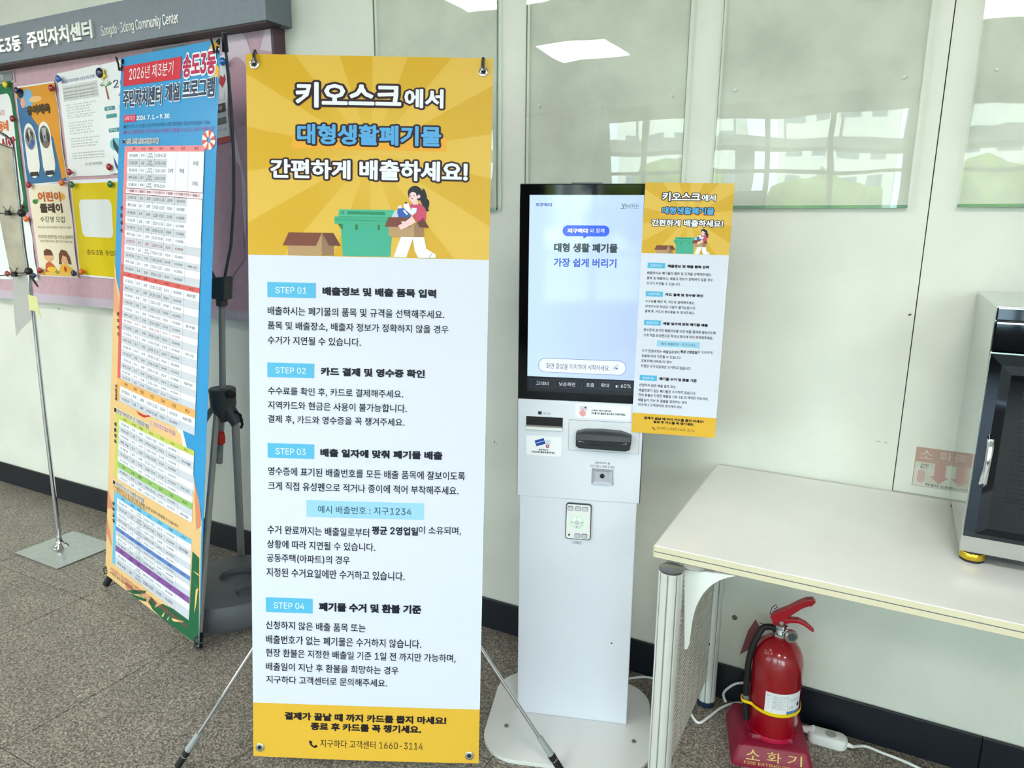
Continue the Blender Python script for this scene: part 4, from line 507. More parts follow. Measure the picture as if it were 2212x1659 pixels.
(54869,920,6,156,174,595,0,0,-252,-83,0,0,186,-512,0,17,327,648,153,-36,58,-98,-46,-90,-123,-42,0,-63,124,8,121,14,6,-59,-296,-31,-269,-5,-10,67,242,3,0,66,-124,42,-47,90,58,98,8,327,590,-96,-20,-36,-56,36,-56,96,-21,96,21,36,56,-36,56,8,668,826,83,0,0,-273,132,0,0,-69,-132,0,0,-264,-83,0,8,287,834,82,0,0,-89,218,0,0,-63,-519,0,0,63,219,0),
(54872,920,17,327,638,153,-37,58,-102,-46,-93,-123,-44,0,-64,124,9,121,15,6,-59,-295,-33,-270,-7,-10,67,242,4,0,68,-124,43,-47,94,58,102,8,327,580,-96,-22,-36,-59,36,-58,96,-22,96,22,36,58,-36,59,8,668,827,83,0,0,-316,132,0,0,-69,-132,0,0,-323,-83,0,6,179,166,83,0,0,-156,521,0,0,-68,-604,0,8,287,830,82,0,0,-91,218,0,0,-63,-519,0,0,63,219,0),
(54876,920,17,327,670,154,-31,57,-87,-45,-81,-124,-37,0,-53,124,8,121,13,6,-54,-296,-29,-269,-5,-10,61,242,3,0,56,-125,37,-46,81,58,87,8,327,615,-96,-17,-36,-46,36,-47,96,-18,96,18,36,47,-36,46,8,668,827,83,0,0,-231,132,0,0,-70,-132,0,0,-233,-83,0,12,751,252,-586,0,0,-58,504,0,0,-70,-502,0,0,-192,618,0,0,59,-536,0,0,79,502,0,8,287,835,82,0,0,-77,218,0,0,-59,-519,0,0,59,219,0),
(54889,920,8,461,202,218,-36,78,-104,-78,-103,-218,-36,-218,36,-78,103,78,104,8,461,140,-158,-20,-55,-58,55,-57,158,-20,157,20,55,57,-55,58,17,327,649,154,-34,57,-94,-45,-86,-124,-41,0,-68,124,8,121,14,6,-58,-295,-31,-270,-6,-10,66,242,3,0,72,-125,40,-46,87,58,94,8,327,592,-96,-19,-36,-52,36,-53,96,-19,96,19,36,53,-36,52,8,668,826,83,0,0,-272,132,0,0,-69,-132,0,0,-272,-83,0,8,287,834,82,0,0,-85,218,0,0,-63,-519,0,0,63,219,0),
(54980,920,8,458,604,216,-39,78,-112,-78,-111,-216,-39,-216,39,-78,111,78,112,8,458,541,-153,-23,-55,-65,55,-64,153,-23,154,23,54,64,-54,65,8,417,832,82,0,0,-108,321,0,0,-68,-727,0,0,68,324,0,8,50,240,820,0,0,-68,-371,0,0,-251,-82,0,0,251,-367,0),
(55148,920,4,704,827,83,0,0,-905,-83,0,6,652,135,-6,61,-304,-22,-287,-4,12,-71,279,5,8,349,588,156,-46,60,-124,-60,-123,-156,-47,-155,47,-60,123,60,124,8,349,523,-99,-29,-38,-76,38,-76,99,-29,99,29,38,76,-38,76,8,307,817,84,0,0,-112,232,0,0,-67,-549,0,0,67,233,0),
(32,278),
(33,290,4,93,753,103,0,-7,-516,-89,0,13,163,126,16,-7,25,-25,8,-33,-8,-34,-25,-25,-34,-9,-34,9,-25,25,-9,34,9,33,25,25,16,7),
(37,1000,28,290,763,27,-7,24,-12,37,-35,13,-22,15,-49,2,-64,-8,-54,-9,-24,-30,-41,-20,-15,-24,-12,-27,-7,-30,-3,-31,3,-27,7,-24,12,-20,15,-17,19,-23,46,-7,54,2,64,5,25,23,46,17,19,21,16,24,12,27,7,4,713,753,86,0,-517,-753,-86,0,20,260,699,-23,-3,-18,-9,-14,-15,-10,-19,-7,-43,2,-59,5,-21,9,-19,14,-15,18,-8,24,-3,23,3,18,8,13,15,15,40,0,82,-14,39,-14,15,-18,9,26,772,330,27,-7,24,-12,20,-15,17,-19,13,-22,14,-50,2,-64,-7,-53,-23,-47,-17,-19,-43,-27,-27,-7,-61,0,-27,7,-24,12,-20,15,-17,19,-23,47,-7,53,2,64,5,26,10,24,30,41,45,27,27,7,20,742,267,-23,-3,-18,-9,-14,-15,-15,-40,-2,-59,7,-44,9,-19,14,-15,18,-8,24,-3,23,3,18,8,13,15,15,40,2,59,-8,44,-8,19,-14,15,-18,9),
(40,404,22,261,798,88,0,-47,-108,-37,-113,-26,-113,-13,-108,-1,-95,12,-91,24,-96,38,-102,50,-114,-88,0,-39,73,-32,75,-25,75,-19,75,-10,75,-4,75,7,114,22,119,34,114,42,101),
(41,404,22,55,798,88,0,46,-92,39,-110,28,-117,14,-117,2,-56,-3,-76,-11,-75,-19,-76,-25,-75,-32,-74,-39,-72,-88,0,52,116,37,103,24,95,11,90,0,94,-14,108,-26,113,-37,113),
(44,278,4,100,105,103,0,-78,-282,-69,0),
(45,671,4,499,362,-330,0,0,-84,330,0),
(46,278,13,159,126,16,-6,25,-25,9,-34,-9,-34,-25,-25,-34,-9,-34,9,-25,25,-7,16,0,36,7,16,25,25),
(47,369,4,348,788,-84,0,-243,-901,84,0),
(48,671,36,336,763,52,-5,48,-15,42,-26,36,-35,30,-44,24,-54,18,-61,10,-70,4,-77,-4,-77,-10,-70,-17,-61,-24,-53,-30,-44,-36,-35,-43,-26,-47,-15,-53,-5,-54,5,-47,15,-43,26,-36,35,-30,44,-24,53,-17,61,-11,70,-3,77,3,77,11,70,17,61,24,54,31,44,36,35,42,26,48,15,34,336,680,-36,-4,-31,-12,-28,-20,-23,-28,-20,-34,-16,-42,-11,-48,-7,-55,0,-122,7,-54,11,-48,16,-42,20,-34,23,-28,28,-20,31,-12,36,-4,34,4,32,12,27,20,24,28,20,34,16,42,11,48,7,54,0,122,-7,55,-11,48,-16,42,-20,34,-24,28,-27,20,-32,12),
(49,671,8,408,753,-114,0,-167,-121,0,-102,183,133,4,0,0,-663,94,0,4,113,81,466,0,0,-81,-466,0),
(50,671,45,333,763,43,-3,40,-9,37,-16,32,-21,27,-25,22,-30,17,-33,10,-36,3,-39,-7,-54,-20,-54,-40,-60,-62,-74,-209,-220,0,-5,350,0,0,-84,-482,0,0,70,280,297,44,51,31,44,19,43,6,45,-8,49,-25,39,-37,26,-22,9,-51,7,-28,-2,-25,-6,-43,-23,-30,-37,-15,-48,-2,-28,-91,0,3,43,11,40,17,36,23,31,28,27,33,21,37,16,40,10),
(51,671,56,103,753,448,0,0,-71,-238,-270,0,15,53,2,48,-6,42,-15,37,-21,31,-26,25,-32,18,-35,11,-39,4,-41,-4,-42,-11,-39,-19,-35,-25,-32,-30,-26,-36,-22,-41,-15,-45,-10,-49,-3,-44,3,-42,8,-40,13,-35,19,-31,24,-26,28,-20,33,-13,36,-6,41,97,0,4,-25,21,-41,35,-31,47,-18,54,-6,58,7,49,21,20,16,16,19,12,23,7,26,0,55,-17,49,-16,22,-20,18,-25,16,-31,11,-36,7,-108,2,0,77,194,220,0,6,-323,0),
(52,671,8,365,753,95,0,-299,-507,0,-5,450,0,0,-85,-552,0,0,78,4,417,470,90,0,0,-470,-90,0),
(53,671,59,100,374,42,379,400,0,0,-84,-319,0,-25,-223,4,0,17,14,44,21,50,11,60,0,62,-17,28,-14,48,-39,36,-51,14,-29,16,-65,2,-35,-4,-47,-11,-43,-18,-40,-24,-35,-30,-30,-35,-25,-40,-18,-43,-10,-47,-4,-43,3,-40,9,-37,14,-33,20,-28,24,-23,29,-18,32,-12,35,-5,37,93,0,12,-43,26,-35,37,-26,46,-14,55,1,27,7,25,12,22,16,19,20,15,23,18,55,0,62,-7,29,-12,27,-16,24,-41,37,-26,12,-28,7,-31,3,-50,-6,-47,-16,-36,-24),
(54,671,38,373,753,103,0,-253,-366,-8,0,18,26,25,24,32,17,37,10,64,-2,40,-10,36,-16,32,-22,26,-27,22,-32,16,-37,9,-41,4,-45,-4,-45,-10,-41,-18,-39,-23,-34,-29,-28,-33,-24,-38,-17,-41,-11,-45,-3,-45,3,-42,11,-38,18,-33,24,-29,29,-23,35,-17,40,-11,43,-3,47,3,36,21,78,48,93,21,335,393,-54,-9,-45,-27,-32,-40,-11,-25,-8,-58,8,-58,11,-26,32,-42,45,-27,26,-7,56,0,26,7,44,27,32,42,11,25,9,57,-9,59,-25,47,-18,19,-44,27),
(55,671,8,92,753,486,0,0,-89,-334,-664,-100,0,335,663,0,6,-387,0),
(56,671,62,335,763,43,-3,39,-9,36,-14,32,-20,27,-23,23,-28,17,-32,10,-34,3,-37,-4,-39,-11,-35,-18,-33,-25,-28,-29,-20,-33,-13,0,-3,51,-19,24,-16,21,-20,32,-48,11,-28,7,-30,2,-31,-3,-39,-11,-36,-19,-34,-25,-29,-30,-25,-36,-20,-41,-15,-44,-9,-49,-3,-49,3,-45,9,-40,15,-36,20,-31,25,-24,29,-19,34,-11,36,-3,39,8,61,11,28,33,48,44,36,53,19,0,3,-35,13,-29,20,-25,28,-18,32,-11,36,-4,39,3,37,10,34,17,32,22,28,28,23,32,20,36,14,40,9,21,309,679,-25,-5,-41,-20,-29,-32,-10,-20,-6,-22,0,-48,6,-23,23,-38,36,-27,46,-14,52,0,45,14,35,27,14,18,15,43,1,48,-6,22,-23,37,-16,15,-41,20,26,304,346,-28,-6,-26,-10,-23,-14,-35,-37,-12,-22,-7,-25,0,-52,7,-24,11,-21,15,-18,42,-28,26,-9,61,-7,61,7,25,9,42,28,15,18,11,21,7,24,0,52,-7,25,-12,22,-35,37,-23,14,-26,10),
(57,671,38,335,763,45,-4,41,-10,38,-18,34,-24,28,-29,23,-35,18,-40,10,-43,4,-47,-3,-36,-21,-78,-49,-93,-206,-306,-104,0,253,366,9,0,-18,-26,-25,-24,-32,-17,-37,-10,-64,2,-40,10,-36,16,-32,22,-27,27,-21,32,-16,37,-10,41,-3,44,3,46,11,42,17,38,24,34,28,28,34,24,38,17,41,11,24,307,679,-26,-7,-23,-12,-39,-35,-14,-22,-11,-26,-9,-57,9,-57,11,-26,14,-22,18,-19,44,-27,54,-9,54,9,23,11,39,34,25,48,9,56,-9,59,-11,26,-14,22,-38,35,-24,12,-26,7),
(58,278,13,159,126,16,-6,25,-25,9,-34,-9,-34,-25,-25,-34,-9,-34,9,-25,25,-7,16,0,36,7,16,25,25,13,141,536,34,-9,25,-25,9,-34,-9,-34,-25,-25,-34,-8,-34,8,-25,25,-7,16,0,36,7,16,25,25),
(59,278,4,100,105,103,0,-78,-282,-69,0,15,153,536,34,-9,25,-25,7,-16,0,-36,-7,-16,-25,-25,-34,-8,-18,2,-30,17,-11,14,-9,34,9,34,11,14,30,17),
(63,531,49,263,763,42,-3,38,-8,34,-14,30,-19,25,-24,20,-28,16,-31,9,-34,3,-37,-3,-39,-9,-34,-15,-31,-21,-28,-25,-25,-83,-60,-22,-28,-12,-35,-3,-61,-91,0,1,53,12,63,24,42,33,31,43,28,40,33,16,20,12,22,8,25,0,49,-5,21,-9,18,-27,29,-37,19,-44,6,-41,-6,-37,-17,-28,-30,-11,-20,-10,-50,-96,0,5,41,11,36,17,33,22,27,26,24,31,18,34,13,37,8,15,260,126,16,-7,25,-25,7,-16,0,-35,-7,-16,-25,-25,-33,-9,-34,9,-25,25,-7,16,0,35,7,16,25,25,16,7),
(65,710,10,24,0,274,753,111,0,276,-753,-100,0,-194,551,-47,157,19,0,-60,-198,-177,-510),
(66,675,33,89,0,0,753,268,0,49,-3,43,-9,38,-15,31,-20,26,-24,20,-28,14,-31,8,-34,3,-36,-7,-56,-22,-43,-33,-31,-39,-21,-22,-7,0,-7,48,-12,45,-30,20,-20,16,-25,13,-29,8,-33,0,-74,-9,-34,-15,-32,-21,-29,-27,-24,-34,-19,-41,-15,-49,-9,-55,-3,14,355,669,-171,0,0,-247,195,2,47,14,21,12,31,33,11,20,8,48,-4,31,-11,28,-19,25,-28,18,-36,12,15,367,342,-183,0,0,-258,178,0,53,4,42,11,31,19,21,24,13,28,4,32,-2,25,-17,45,-33,37,-22,14,-25,10),
(67,755,64,396,763,73,-7,67,-23,31,-16,54,-43,42,-55,16,-32,21,-72,-96,0,-16,48,-26,40,-33,31,-40,23,-45,13,-48,5,-45,-4,-41,-12,-38,-19,-34,-27,-29,-34,-24,-41,-18,-47,-10,-54,-4,-61,4,-61,10,-53,18,-48,24,-41,29,-33,34,-27,38,-19,41,-12,69,-3,47,10,42,18,38,27,29,35,21,44,7,24,96,0,-21,-71,-35,-61,-49,-49,-28,-20,-63,-29,-35,-10,-73,-7,-63,5,-58,16,-53,26,-47,36,-39,44,-33,54,-24,61,-15,68,-4,76,4,76,15,68,24,62,33,53,39,45,47,36,53,26,58,16),
(68,743,4,89,0,0,753,95,0,0,-753,42,138,669,0,84,195,0,70,-5,63,-15,56,-25,48,-34,40,-43,31,-52,24,-60,14,-67,4,-74,-5,-75,-13,-67,-24,-60,-32,-52,-41,-44,-49,-35,-57,-25,-65,-15,-73,-5,-182,0,0,84,176,0,58,4,51,12,43,19,37,27,31,34,23,41,16,46,10,53,4,58,-4,57,-9,52,-17,47,-23,40,-29,33,-36,27,-42,19,-49,12,-55,4),
(69,619,12,89,0,0,753,462,0,0,-84,-367,0,0,-246,342,0,0,-84,-342,0,0,-255,371,0,0,-84),
(70,607,10,89,0,0,753,457,0,0,-84,-362,0,0,-257,328,0,0,-85,-328,0,0,-327),
(71,770,73,392,763,76,-8,69,-23,60,-37,48,-50,20,-29,16,-31,21,-69,-98,0,-19,46,-26,38,-32,32,-39,23,-45,15,-50,5,-44,-4,-40,-12,-38,-19,-34,-27,-28,-33,-24,-41,-18,-48,-10,-54,-4,-61,4,-60,10,-54,18,-48,24,-40,29,-34,35,-27,38,-19,42,-12,45,-4,40,3,38,9,34,15,30,21,26,26,20,30,16,36,9,39,3,43,29,-5,-225,0,0,83,289,0,0,-82,-4,-59,-13,-54,-23,-49,-30,-42,-36,-36,-44,-28,-48,-21,-54,-13,-57,-4,-65,5,-59,16,-53,26,-47,36,-40,45,-32,53,-23,61,-15,69,-4,75,4,76,15,68,23,62,32,53,40,45,46,36,53,26,57,16),
(72,765,12,89,753,95,0,0,-326,397,0,0,326,95,0,0,-753,-95,0,0,343,-397,0,0,-343,-95,0),
(73,445,12,46,753,353,0,0,-84,-129,0,0,-585,129,0,0,-84,-353,0,0,84,129,0,0,585,-129,0),
(74,587,29,402,753,96,0,0,-538,-7,-66,-21,-56,-35,-44,-45,-33,-54,-20,-62,-6,-62,6,-54,20,-46,33,-35,44,-21,56,-7,66,0,41,96,0,3,-83,12,-35,20,-28,26,-20,31,-12,37,-4,36,4,31,12,26,20,19,28,12,35,4,42),
(75,691,4,89,753,95,0,0,-753,-95,0,7,538,753,125,0,-321,-345,-5,1,-182,-194,0,105,68,88,4,278,384,60,74,326,-458,-113,0),
(76,582,6,89,753,95,0,0,-669,351,0,0,-84,-446,0),
(77,930,21,89,0,0,753,135,0,201,-518,51,-163,-21,0,45,145,205,536,135,0,0,-753,-94,0,4,677,9,0,-60,-182,-193,-495,-83,0,-188,475,-69,202,10,0,4,-170,0,-507),
(78,775,16,89,0,0,753,113,0,335,-530,75,-142,-13,-2,-9,193,0,481,96,0,0,-753,-114,0,-310,489,-103,180,17,3,9,-227,0,-445),
(79,789,36,395,763,62,-5,58,-16,53,-26,46,-36,40,-45,32,-53,24,-62,15,-68,5,-76,-5,-76,-15,-68,-24,-61,-32,-54,-40,-44,-46,-36,-53,-26,-58,-16,-62,-5,-62,5,-58,16,-52,26,-47,36,-40,44,-33,54,-24,61,-15,68,-4,76,4,76,15,68,24,62,33,53,40,45,47,36,52,26,58,16,36,395,675,-44,-4,-40,-12,-38,-19,-34,-26,-30,-34,-24,-41,-18,-48,-10,-54,-4,-61,4,-61,10,-54,18,-48,24,-40,30,-34,34,-26,38,-19,40,-12,44,-4,44,4,40,11,38,19,34,27,29,33,24,41,18,48,11,54,4,61,-4,61,-11,55,-18,48,-24,40,-29,34,-34,26,-38,19,-40,12),
(80,658,38,89,0,0,753,259,0,55,-4,48,-10,41,-18,35,-23,28,-29,22,-33,15,-38,10,-40,3,-44,-3,-43,-10,-40,-15,-38,-22,-34,-28,-29,-35,-23,-41,-18,-48,-11,-55,-3,-186,0,0,84,219,2,32,7,27,11,22,15,31,41,15,51,0,57,-15,51,-14,22,-17,18,-23,15,-27,11,-31,7,-197,2,0,-669),
(81,789,36,395,763,62,-5,58,-16,53,-26,46,-36,40,-45,32,-53,24,-62,15,-68,5,-76,-5,-76,-15,-68,-24,-61,-32,-54,-40,-44,-46,-36,-53,-26,-58,-16,-62,-5,-62,5,-58,16,-52,26,-47,36,-40,44,-33,54,-24,61,-15,68,-4,76,4,76,15,68,24,62,33,53,40,45,47,36,52,26,58,16,36,395,675,-44,-4,-40,-12,-38,-19,-34,-26,-30,-34,-24,-41,-18,-48,-10,-54,-4,-61,4,-61,10,-54,18,-48,24,-40,30,-34,34,-26,38,-19,40,-12,44,-4,44,4,40,11,38,19,34,27,29,33,24,41,18,48,11,54,4,61,-4,61,-11,55,-18,48,-24,40,-29,34,-34,26,-38,19,-40,12,4,363,235,230,-306,100,0,-230,306),
(82,664,37,89,0,0,753,260,0,55,-3,48,-10,41,-17,35,-22,28,-28,22,-32,15,-37,10,-40,3,-43,-3,-43,-10,-40,-15,-36,-22,-32,-29,-27,-34,-22,-42,-16,-47,-9,-55,-3,-207,0,0,84,240,2,32,6,27,10,22,13,31,37,15,48,0,57,-15,49,-31,38,-23,14,-27,10,-31,6,-198,2,0,-669,4,341,339,107,0,185,-339,-111,0),
(83,661,87,336,763,48,-3,44,-9,40,-15,35,-19,30,-25,25,-28,19,-32,11,-35,5,-38,-94,0,-8,35,-18,30,-26,23,-33,18,-38,10,-43,4,-60,-7,-48,-21,-35,-32,-11,-19,-9,-44,3,-24,8,-21,30,-32,18,-13,44,-19,140,-40,48,-17,48,-24,42,-31,33,-43,11,-25,7,-29,2,-33,-3,-40,-11,-37,-18,-34,-25,-31,-31,-26,-37,-21,-44,-16,-49,-10,-55,-3,-52,3,-48,9,-42,15,-38,20,-31,25,-26,30,-19,34,-12,38,-6,41,98,0,4,-27,10,-24,14,-21,18,-18,45,-25,55,-13,63,1,31,5,28,9,47,28,18,19,13,21,8,24,0,48,-7,19,-25,31,-39,24,-49,18,-117,33,-58,20,-48,24,-38,30,-29,35,-17,41,-5,47,4,41,11,37,19,34,25,29,31,25,37,20,40,14,45,9),
(84,664,8,47,753,570,0,0,-84,-237,0,0,-669,-95,0,0,669,-238,0),
(85,766,41,89,753,95,0,0,-489,3,-35,8,-32,13,-30,19,-26,23,-22,27,-18,31,-14,36,-8,39,-3,39,3,36,8,31,14,28,18,22,22,18,26,14,30,10,67,0,489,96,0,0,-497,-4,-50,-13,-45,-20,-43,-27,-37,-34,-32,-41,-26,-47,-20,-51,-11,-57,-4,-57,4,-51,11,-47,20,-41,26,-34,32,-28,37,-20,43,-12,45,-4,50),
(86,710,10,24,753,101,0,194,-550,48,-158,-20,0,61,199,176,509,101,0,-274,-753,-109,0),
(87,1016,22,24,753,98,0,138,-538,32,-156,-12,0,45,206,128,488,109,0,140,-538,34,-156,-13,0,45,206,125,488,98,0,-206,-753,-111,0,-138,510,-39,193,20,0,-29,-154,-147,-549,-112,0),
(88,702,20,43,753,111,0,148,-218,58,-103,-16,0,38,70,171,251,107,0,-277,-399,0,70,292,-424,-110,0,-168,244,-56,98,21,0,-37,-66,-190,-276,-108,0,294,421,0,-71),
(89,698,13,24,753,111,0,194,-321,40,-91,-38,0,27,66,57,103,149,243,110,0,-277,-445,0,-308,-96,0,0,308),
(90,649,16,60,753,527,0,0,-70,-389,-564,-54,-70,-11,31,123,4,335,0,0,-84,-529,0,0,69,391,568,51,67,11,-31,-124,-4,-331,0),
(97,576,51,308,568,46,-7,47,-15,43,-28,18,-20,15,-24,12,-29,7,-34,2,-411,-89,0,0,77,-6,0,-18,-27,-27,-27,-39,-21,-52,-13,-31,-2,-66,9,-30,11,-27,16,-23,19,-20,24,-14,28,-8,31,-3,35,2,30,6,26,25,41,37,29,45,19,104,20,101,13,28,10,13,16,2,16,-6,42,-7,17,-24,27,-16,11,-41,11,-50,0,-43,-11,-34,-20,-24,-25,-15,-27,-87,26,15,32,18,27,22,22,52,33,59,18,17,408,281,-13,-8,-53,-13,-124,-19,-37,-14,-28,-21,-15,-31,0,-38,13,-30,25,-22,34,-13,42,-5,32,2,28,7,47,25,31,37,16,43),
(98,628,34,78,753,90,0,0,-281,7,0,42,54,37,26,52,15,33,2,45,-4,41,-12,38,-19,33,-27,28,-34,23,-40,17,-46,10,-51,4,-57,-4,-56,-10,-52,-17,-46,-22,-40,-28,-34,-33,-27,-38,-20,-41,-12,-45,-4,-33,2,-28,6,-44,22,-31,28,-29,41,-9,0,0,-87,-88,0,31,326,488,-33,-3,-29,-9,-26,-14,-21,-20,-18,-24,-14,-29,-10,-33,-8,-76,8,-76,10,-34,14,-29,18,-25,22,-20,26,-15,29,-9,32,-3,33,3,29,10,26,15,21,21,18,25,25,63,8,74,-2,39,-16,68,-14,29,-18,24,-22,21,-26,15,-29,9),
(99,586,59,334,568,51,-10,46,-19,40,-27,32,-35,24,-43,8,-24,-87,-22,-11,27,-16,25,-22,20,-26,15,-31,10,-35,3,-35,-3,-31,-10,-26,-16,-22,-21,-19,-26,-14,-30,-16,-68,0,-73,6,-35,10,-32,14,-30,19,-25,22,-21,26,-16,31,-10,53,-2,34,6,29,13,24,19,20,23,18,42,87,-21,-19,-48,-28,-40,-37,-32,-43,-24,-50,-15,-53,-5,-49,4,-45,12,-40,20,-36,28,-30,34,-24,40,-18,46,-11,50,-3,55,3,57,11,51,18,46,24,40,30,34,36,28,40,20,45,12),
(100,628,35,460,753,90,0,0,-753,-87,0,0,87,-9,0,-43,-55,-38,-26,-23,-10,-28,-6,-33,-2,-45,4,-41,12,-38,20,-33,27,-28,34,-23,40,-17,46,-10,52,-3,56,3,57,10,51,17,46,23,40,28,34,33,27,38,19,42,12,45,4,61,-8,23,-9,37,-26,26,-29,16,-25,7,0,32,303,488,-34,-3,-29,-9,-26,-15,-22,-21,-18,-24,-14,-29,-16,-68,-2,-39,9,-74,10,-33,14,-30,18,-25,22,-21,25,-15,30,-10,33,-3,32,3,29,9,25,15,22,20,18,25,14,29,16,70,0,80,-6,36,-10,33,-14,29,-17,24,-22,20,-26,14,-29,9),
(101,598,65,304,569,60,-7,29,-8,55,-29,24,-20,22,-25,19,-29,16,-34,11,-38,7,-44,2,-84,-438,0,0,76,389,0,-42,-28,-8,69,-9,29,-14,27,-17,22,-21,18,-25,14,-28,8,-32,3,-33,-3,-29,-8,-25,-14,-23,-18,-33,-47,-17,-56,0,-120,19,-66,17,-27,20,-22,24,-17,27,-13,30,-7,55,-2,39,9,33,18,26,26,18,34,88,-22,-10,-27,-15,-26,-19,-23,-49,-37,-61,-25,-72,-8,-52,4,-47,12,-42,20,-36,28,-30,33,-25,41,-17,45,-11,50,-3,55,3,56,10,51,18,46,24,41,29,34,35,28,40,20,45,13),
(102,375,18,297,784,62,-13,-22,-78,-28,7,-46,-1,-20,-7,-15,-11,-10,-16,-6,-21,-2,-644,-91,0,0,639,3,30,7,27,12,23,36,36,23,13,51,14,4,338,561,-328,0,0,-77,328,0),
(103,629,59,290,569,33,-2,52,-15,37,-26,26,-29,17,-25,8,0,0,89,88,0,0,-574,-3,-46,-11,-40,-19,-34,-24,-28,-29,-23,-35,-17,-38,-12,-86,-10,-75,7,-62,21,-47,32,-35,39,-12,21,75,43,18,-25,25,-25,35,-21,48,-12,30,-1,43,4,37,11,32,18,24,26,14,34,5,42,0,110,-8,0,-17,-25,-26,-29,-37,-24,-23,-9,-61,-7,-44,4,-41,10,-37,18,-34,25,-28,32,-23,37,-18,44,-10,50,-3,56,3,55,10,51,17,45,23,40,29,33,33,27,38,19,41,12,33,303,488,-33,-3,-29,-9,-26,-15,-22,-20,-18,-24,-14,-29,-10,-31,-9,-72,9,-72,10,-32,14,-27,18,-23,22,-19,26,-14,29,-8,33,-3,33,3,29,8,25,13,22,18,18,23,14,27,10,32,6,35,0,77,-6,36,-10,32,-14,28,-18,24,-21,19,-26,15,-29,8),
(104,607,34,78,753,90,0,0,-328,-16,0,19,47,25,37,29,27,34,18,37,11,41,4,69,-10,31,-14,27,-18,22,-23,18,-29,14,-34,8,-40,3,-45,0,-356,-91,0,0,348,-4,41,-11,34,-19,27,-26,21,-31,12,-36,4,-51,-8,-22,-9,-37,-31,-14,-21,-17,-52,-2,-366,-90,0),
(105,247,4,78,561,90,0,0,-561,-90,0,14,140,773,29,-15,16,-27,0,-32,-6,-14,-24,-22,-31,-8,-17,2,-27,16,-11,12,-8,30,8,30,24,22,14,6),
(106,247,17,78,561,90,0,-2,-638,-5,-30,-11,-27,-14,-23,-18,-19,-22,-15,-26,-11,-30,-7,-55,-2,0,83,42,2,19,7,14,13,10,16,6,22,13,140,773,28,-15,16,-27,0,-32,-6,-14,-23,-22,-32,-8,-31,8,-23,22,-8,30,8,30,10,13,28,15),
(107,563,4,78,753,90,0,0,-753,-90,0,7,421,561,112,0,-261,-266,-10,0,-99,-93,0,111,15,0,4,219,275,64,64,268,-339,-116,0),
(108,280,15,78,753,90,0,1,-630,9,-31,8,-8,30,-7,35,3,16,-76,-39,-7,-62,3,-32,11,-25,19,-17,25,-11,32,-3,38),
(109,902,58,363,567,34,-12,28,-21,23,-28,17,-32,10,-38,-13,0,21,50,35,41,45,28,54,15,61,-1,30,-7,28,-12,25,-16,21,-22,18,-26,13,-31,8,-36,3,-42,0,-377,-90,0,0,375,-4,37,-12,29,-19,22,-24,14,-26,9,-30,3,-46,-7,-36,-21,-15,-14,-19,-37,-7,-44,0,-366,-90,0,0,385,-4,29,-10,25,-18,21,-22,16,-27,10,-30,3,-42,-7,-20,-8,-34,-27,-23,-41,-6,-25,-2,-381,-90,0,0,561,88,0,0,-124,-7,0,9,28,28,47,37,33,44,20),
(110,606,34,337,569,69,-10,31,-14,26,-18,23,-23,18,-29,14,-34,8,-40,3,-45,0,-356,-91,0,0,348,-4,41,-11,34,-19,27,-26,21,-31,12,-36,4,-51,-8,-22,-9,-37,-31,-14,-21,-17,-52,-2,-366,-90,0,0,561,87,0,1,-136,-14,0,19,47,25,37,29,27,34,18,37,11),
(111,614,36,307,569,49,-4,45,-12,41,-20,36,-28,30,-34,24,-40,18,-46,10,-51,4,-57,-4,-55,-10,-50,-18,-46,-24,-40,-30,-34,-36,-28,-41,-20,-45,-12,-49,-4,-49,4,-45,12,-40,20,-36,28,-30,34,-24,40,-18,46,-11,50,-3,55,3,57,11,51,18,46,24,40,30,34,36,28,40,20,45,12,31,307,488,-35,-3,-31,-10,-26,-16,-22,-21,-19,-26,-14,-30,-16,-68,0,-73,6,-35,10,-32,14,-30,19,-25,22,-21,26,-16,31,-10,35,-3,35,3,31,10,27,16,22,21,18,25,15,30,15,67,0,73,-15,68,-15,30,-18,26,-22,21,-27,16,-31,10),
(112,628,34,339,569,45,-4,41,-12,38,-19,33,-27,28,-34,23,-40,17,-46,10,-51,4,-57,-4,-56,-10,-52,-17,-46,-22,-40,-28,-34,-33,-27,-38,-20,-41,-12,-45,-4,-33,2,-28,6,-44,22,-31,28,-29,41,-7,0,0,-298,-90,0,0,772,88,0,0,-89,9,0,42,54,37,26,52,15,31,326,488,-33,-3,-29,-9,-26,-14,-21,-20,-18,-24,-14,-29,-10,-33,-8,-76,8,-76,10,-34,14,-29,18,-25,22,-20,26,-15,29,-9,32,-3,33,3,29,10,26,15,21,21,18,25,25,63,8,74,-2,39,-16,68,-14,29,-18,24,-22,21,-26,15,-29,9),
(113,628,36,290,569,61,-8,23,-9,37,-26,26,-29,17,-25,9,0,0,89,87,0,0,-772,-90,0,0,298,-7,0,-17,-26,-26,-29,-37,-26,-23,-10,-28,-6,-33,-2,-45,4,-41,12,-38,20,-33,27,-28,34,-23,40,-17,46,-10,52,-3,56,3,57,10,51,17,46,23,40,28,34,33,27,38,19,42,12,32,303,488,-34,-3,-29,-9,-26,-15,-22,-21,-18,-24,-14,-29,-16,-68,-2,-39,9,-74,10,-33,14,-30,18,-25,22,-21,25,-15,30,-10,33,-3,32,3,29,9,25,15,22,20,18,25,14,29,16,70,0,80,-6,36,-10,33,-14,29,-17,24,-22,20,-26,14,-29,9),
(114,384,20,360,568,0,-91,-54,5,-49,-7,-22,-9,-35,-28,-14,-18,-10,-21,-8,-48,0,-351,-90,0,0,561,87,0,0,-86,6,0,13,26,18,23,24,19,27,15,30,9),
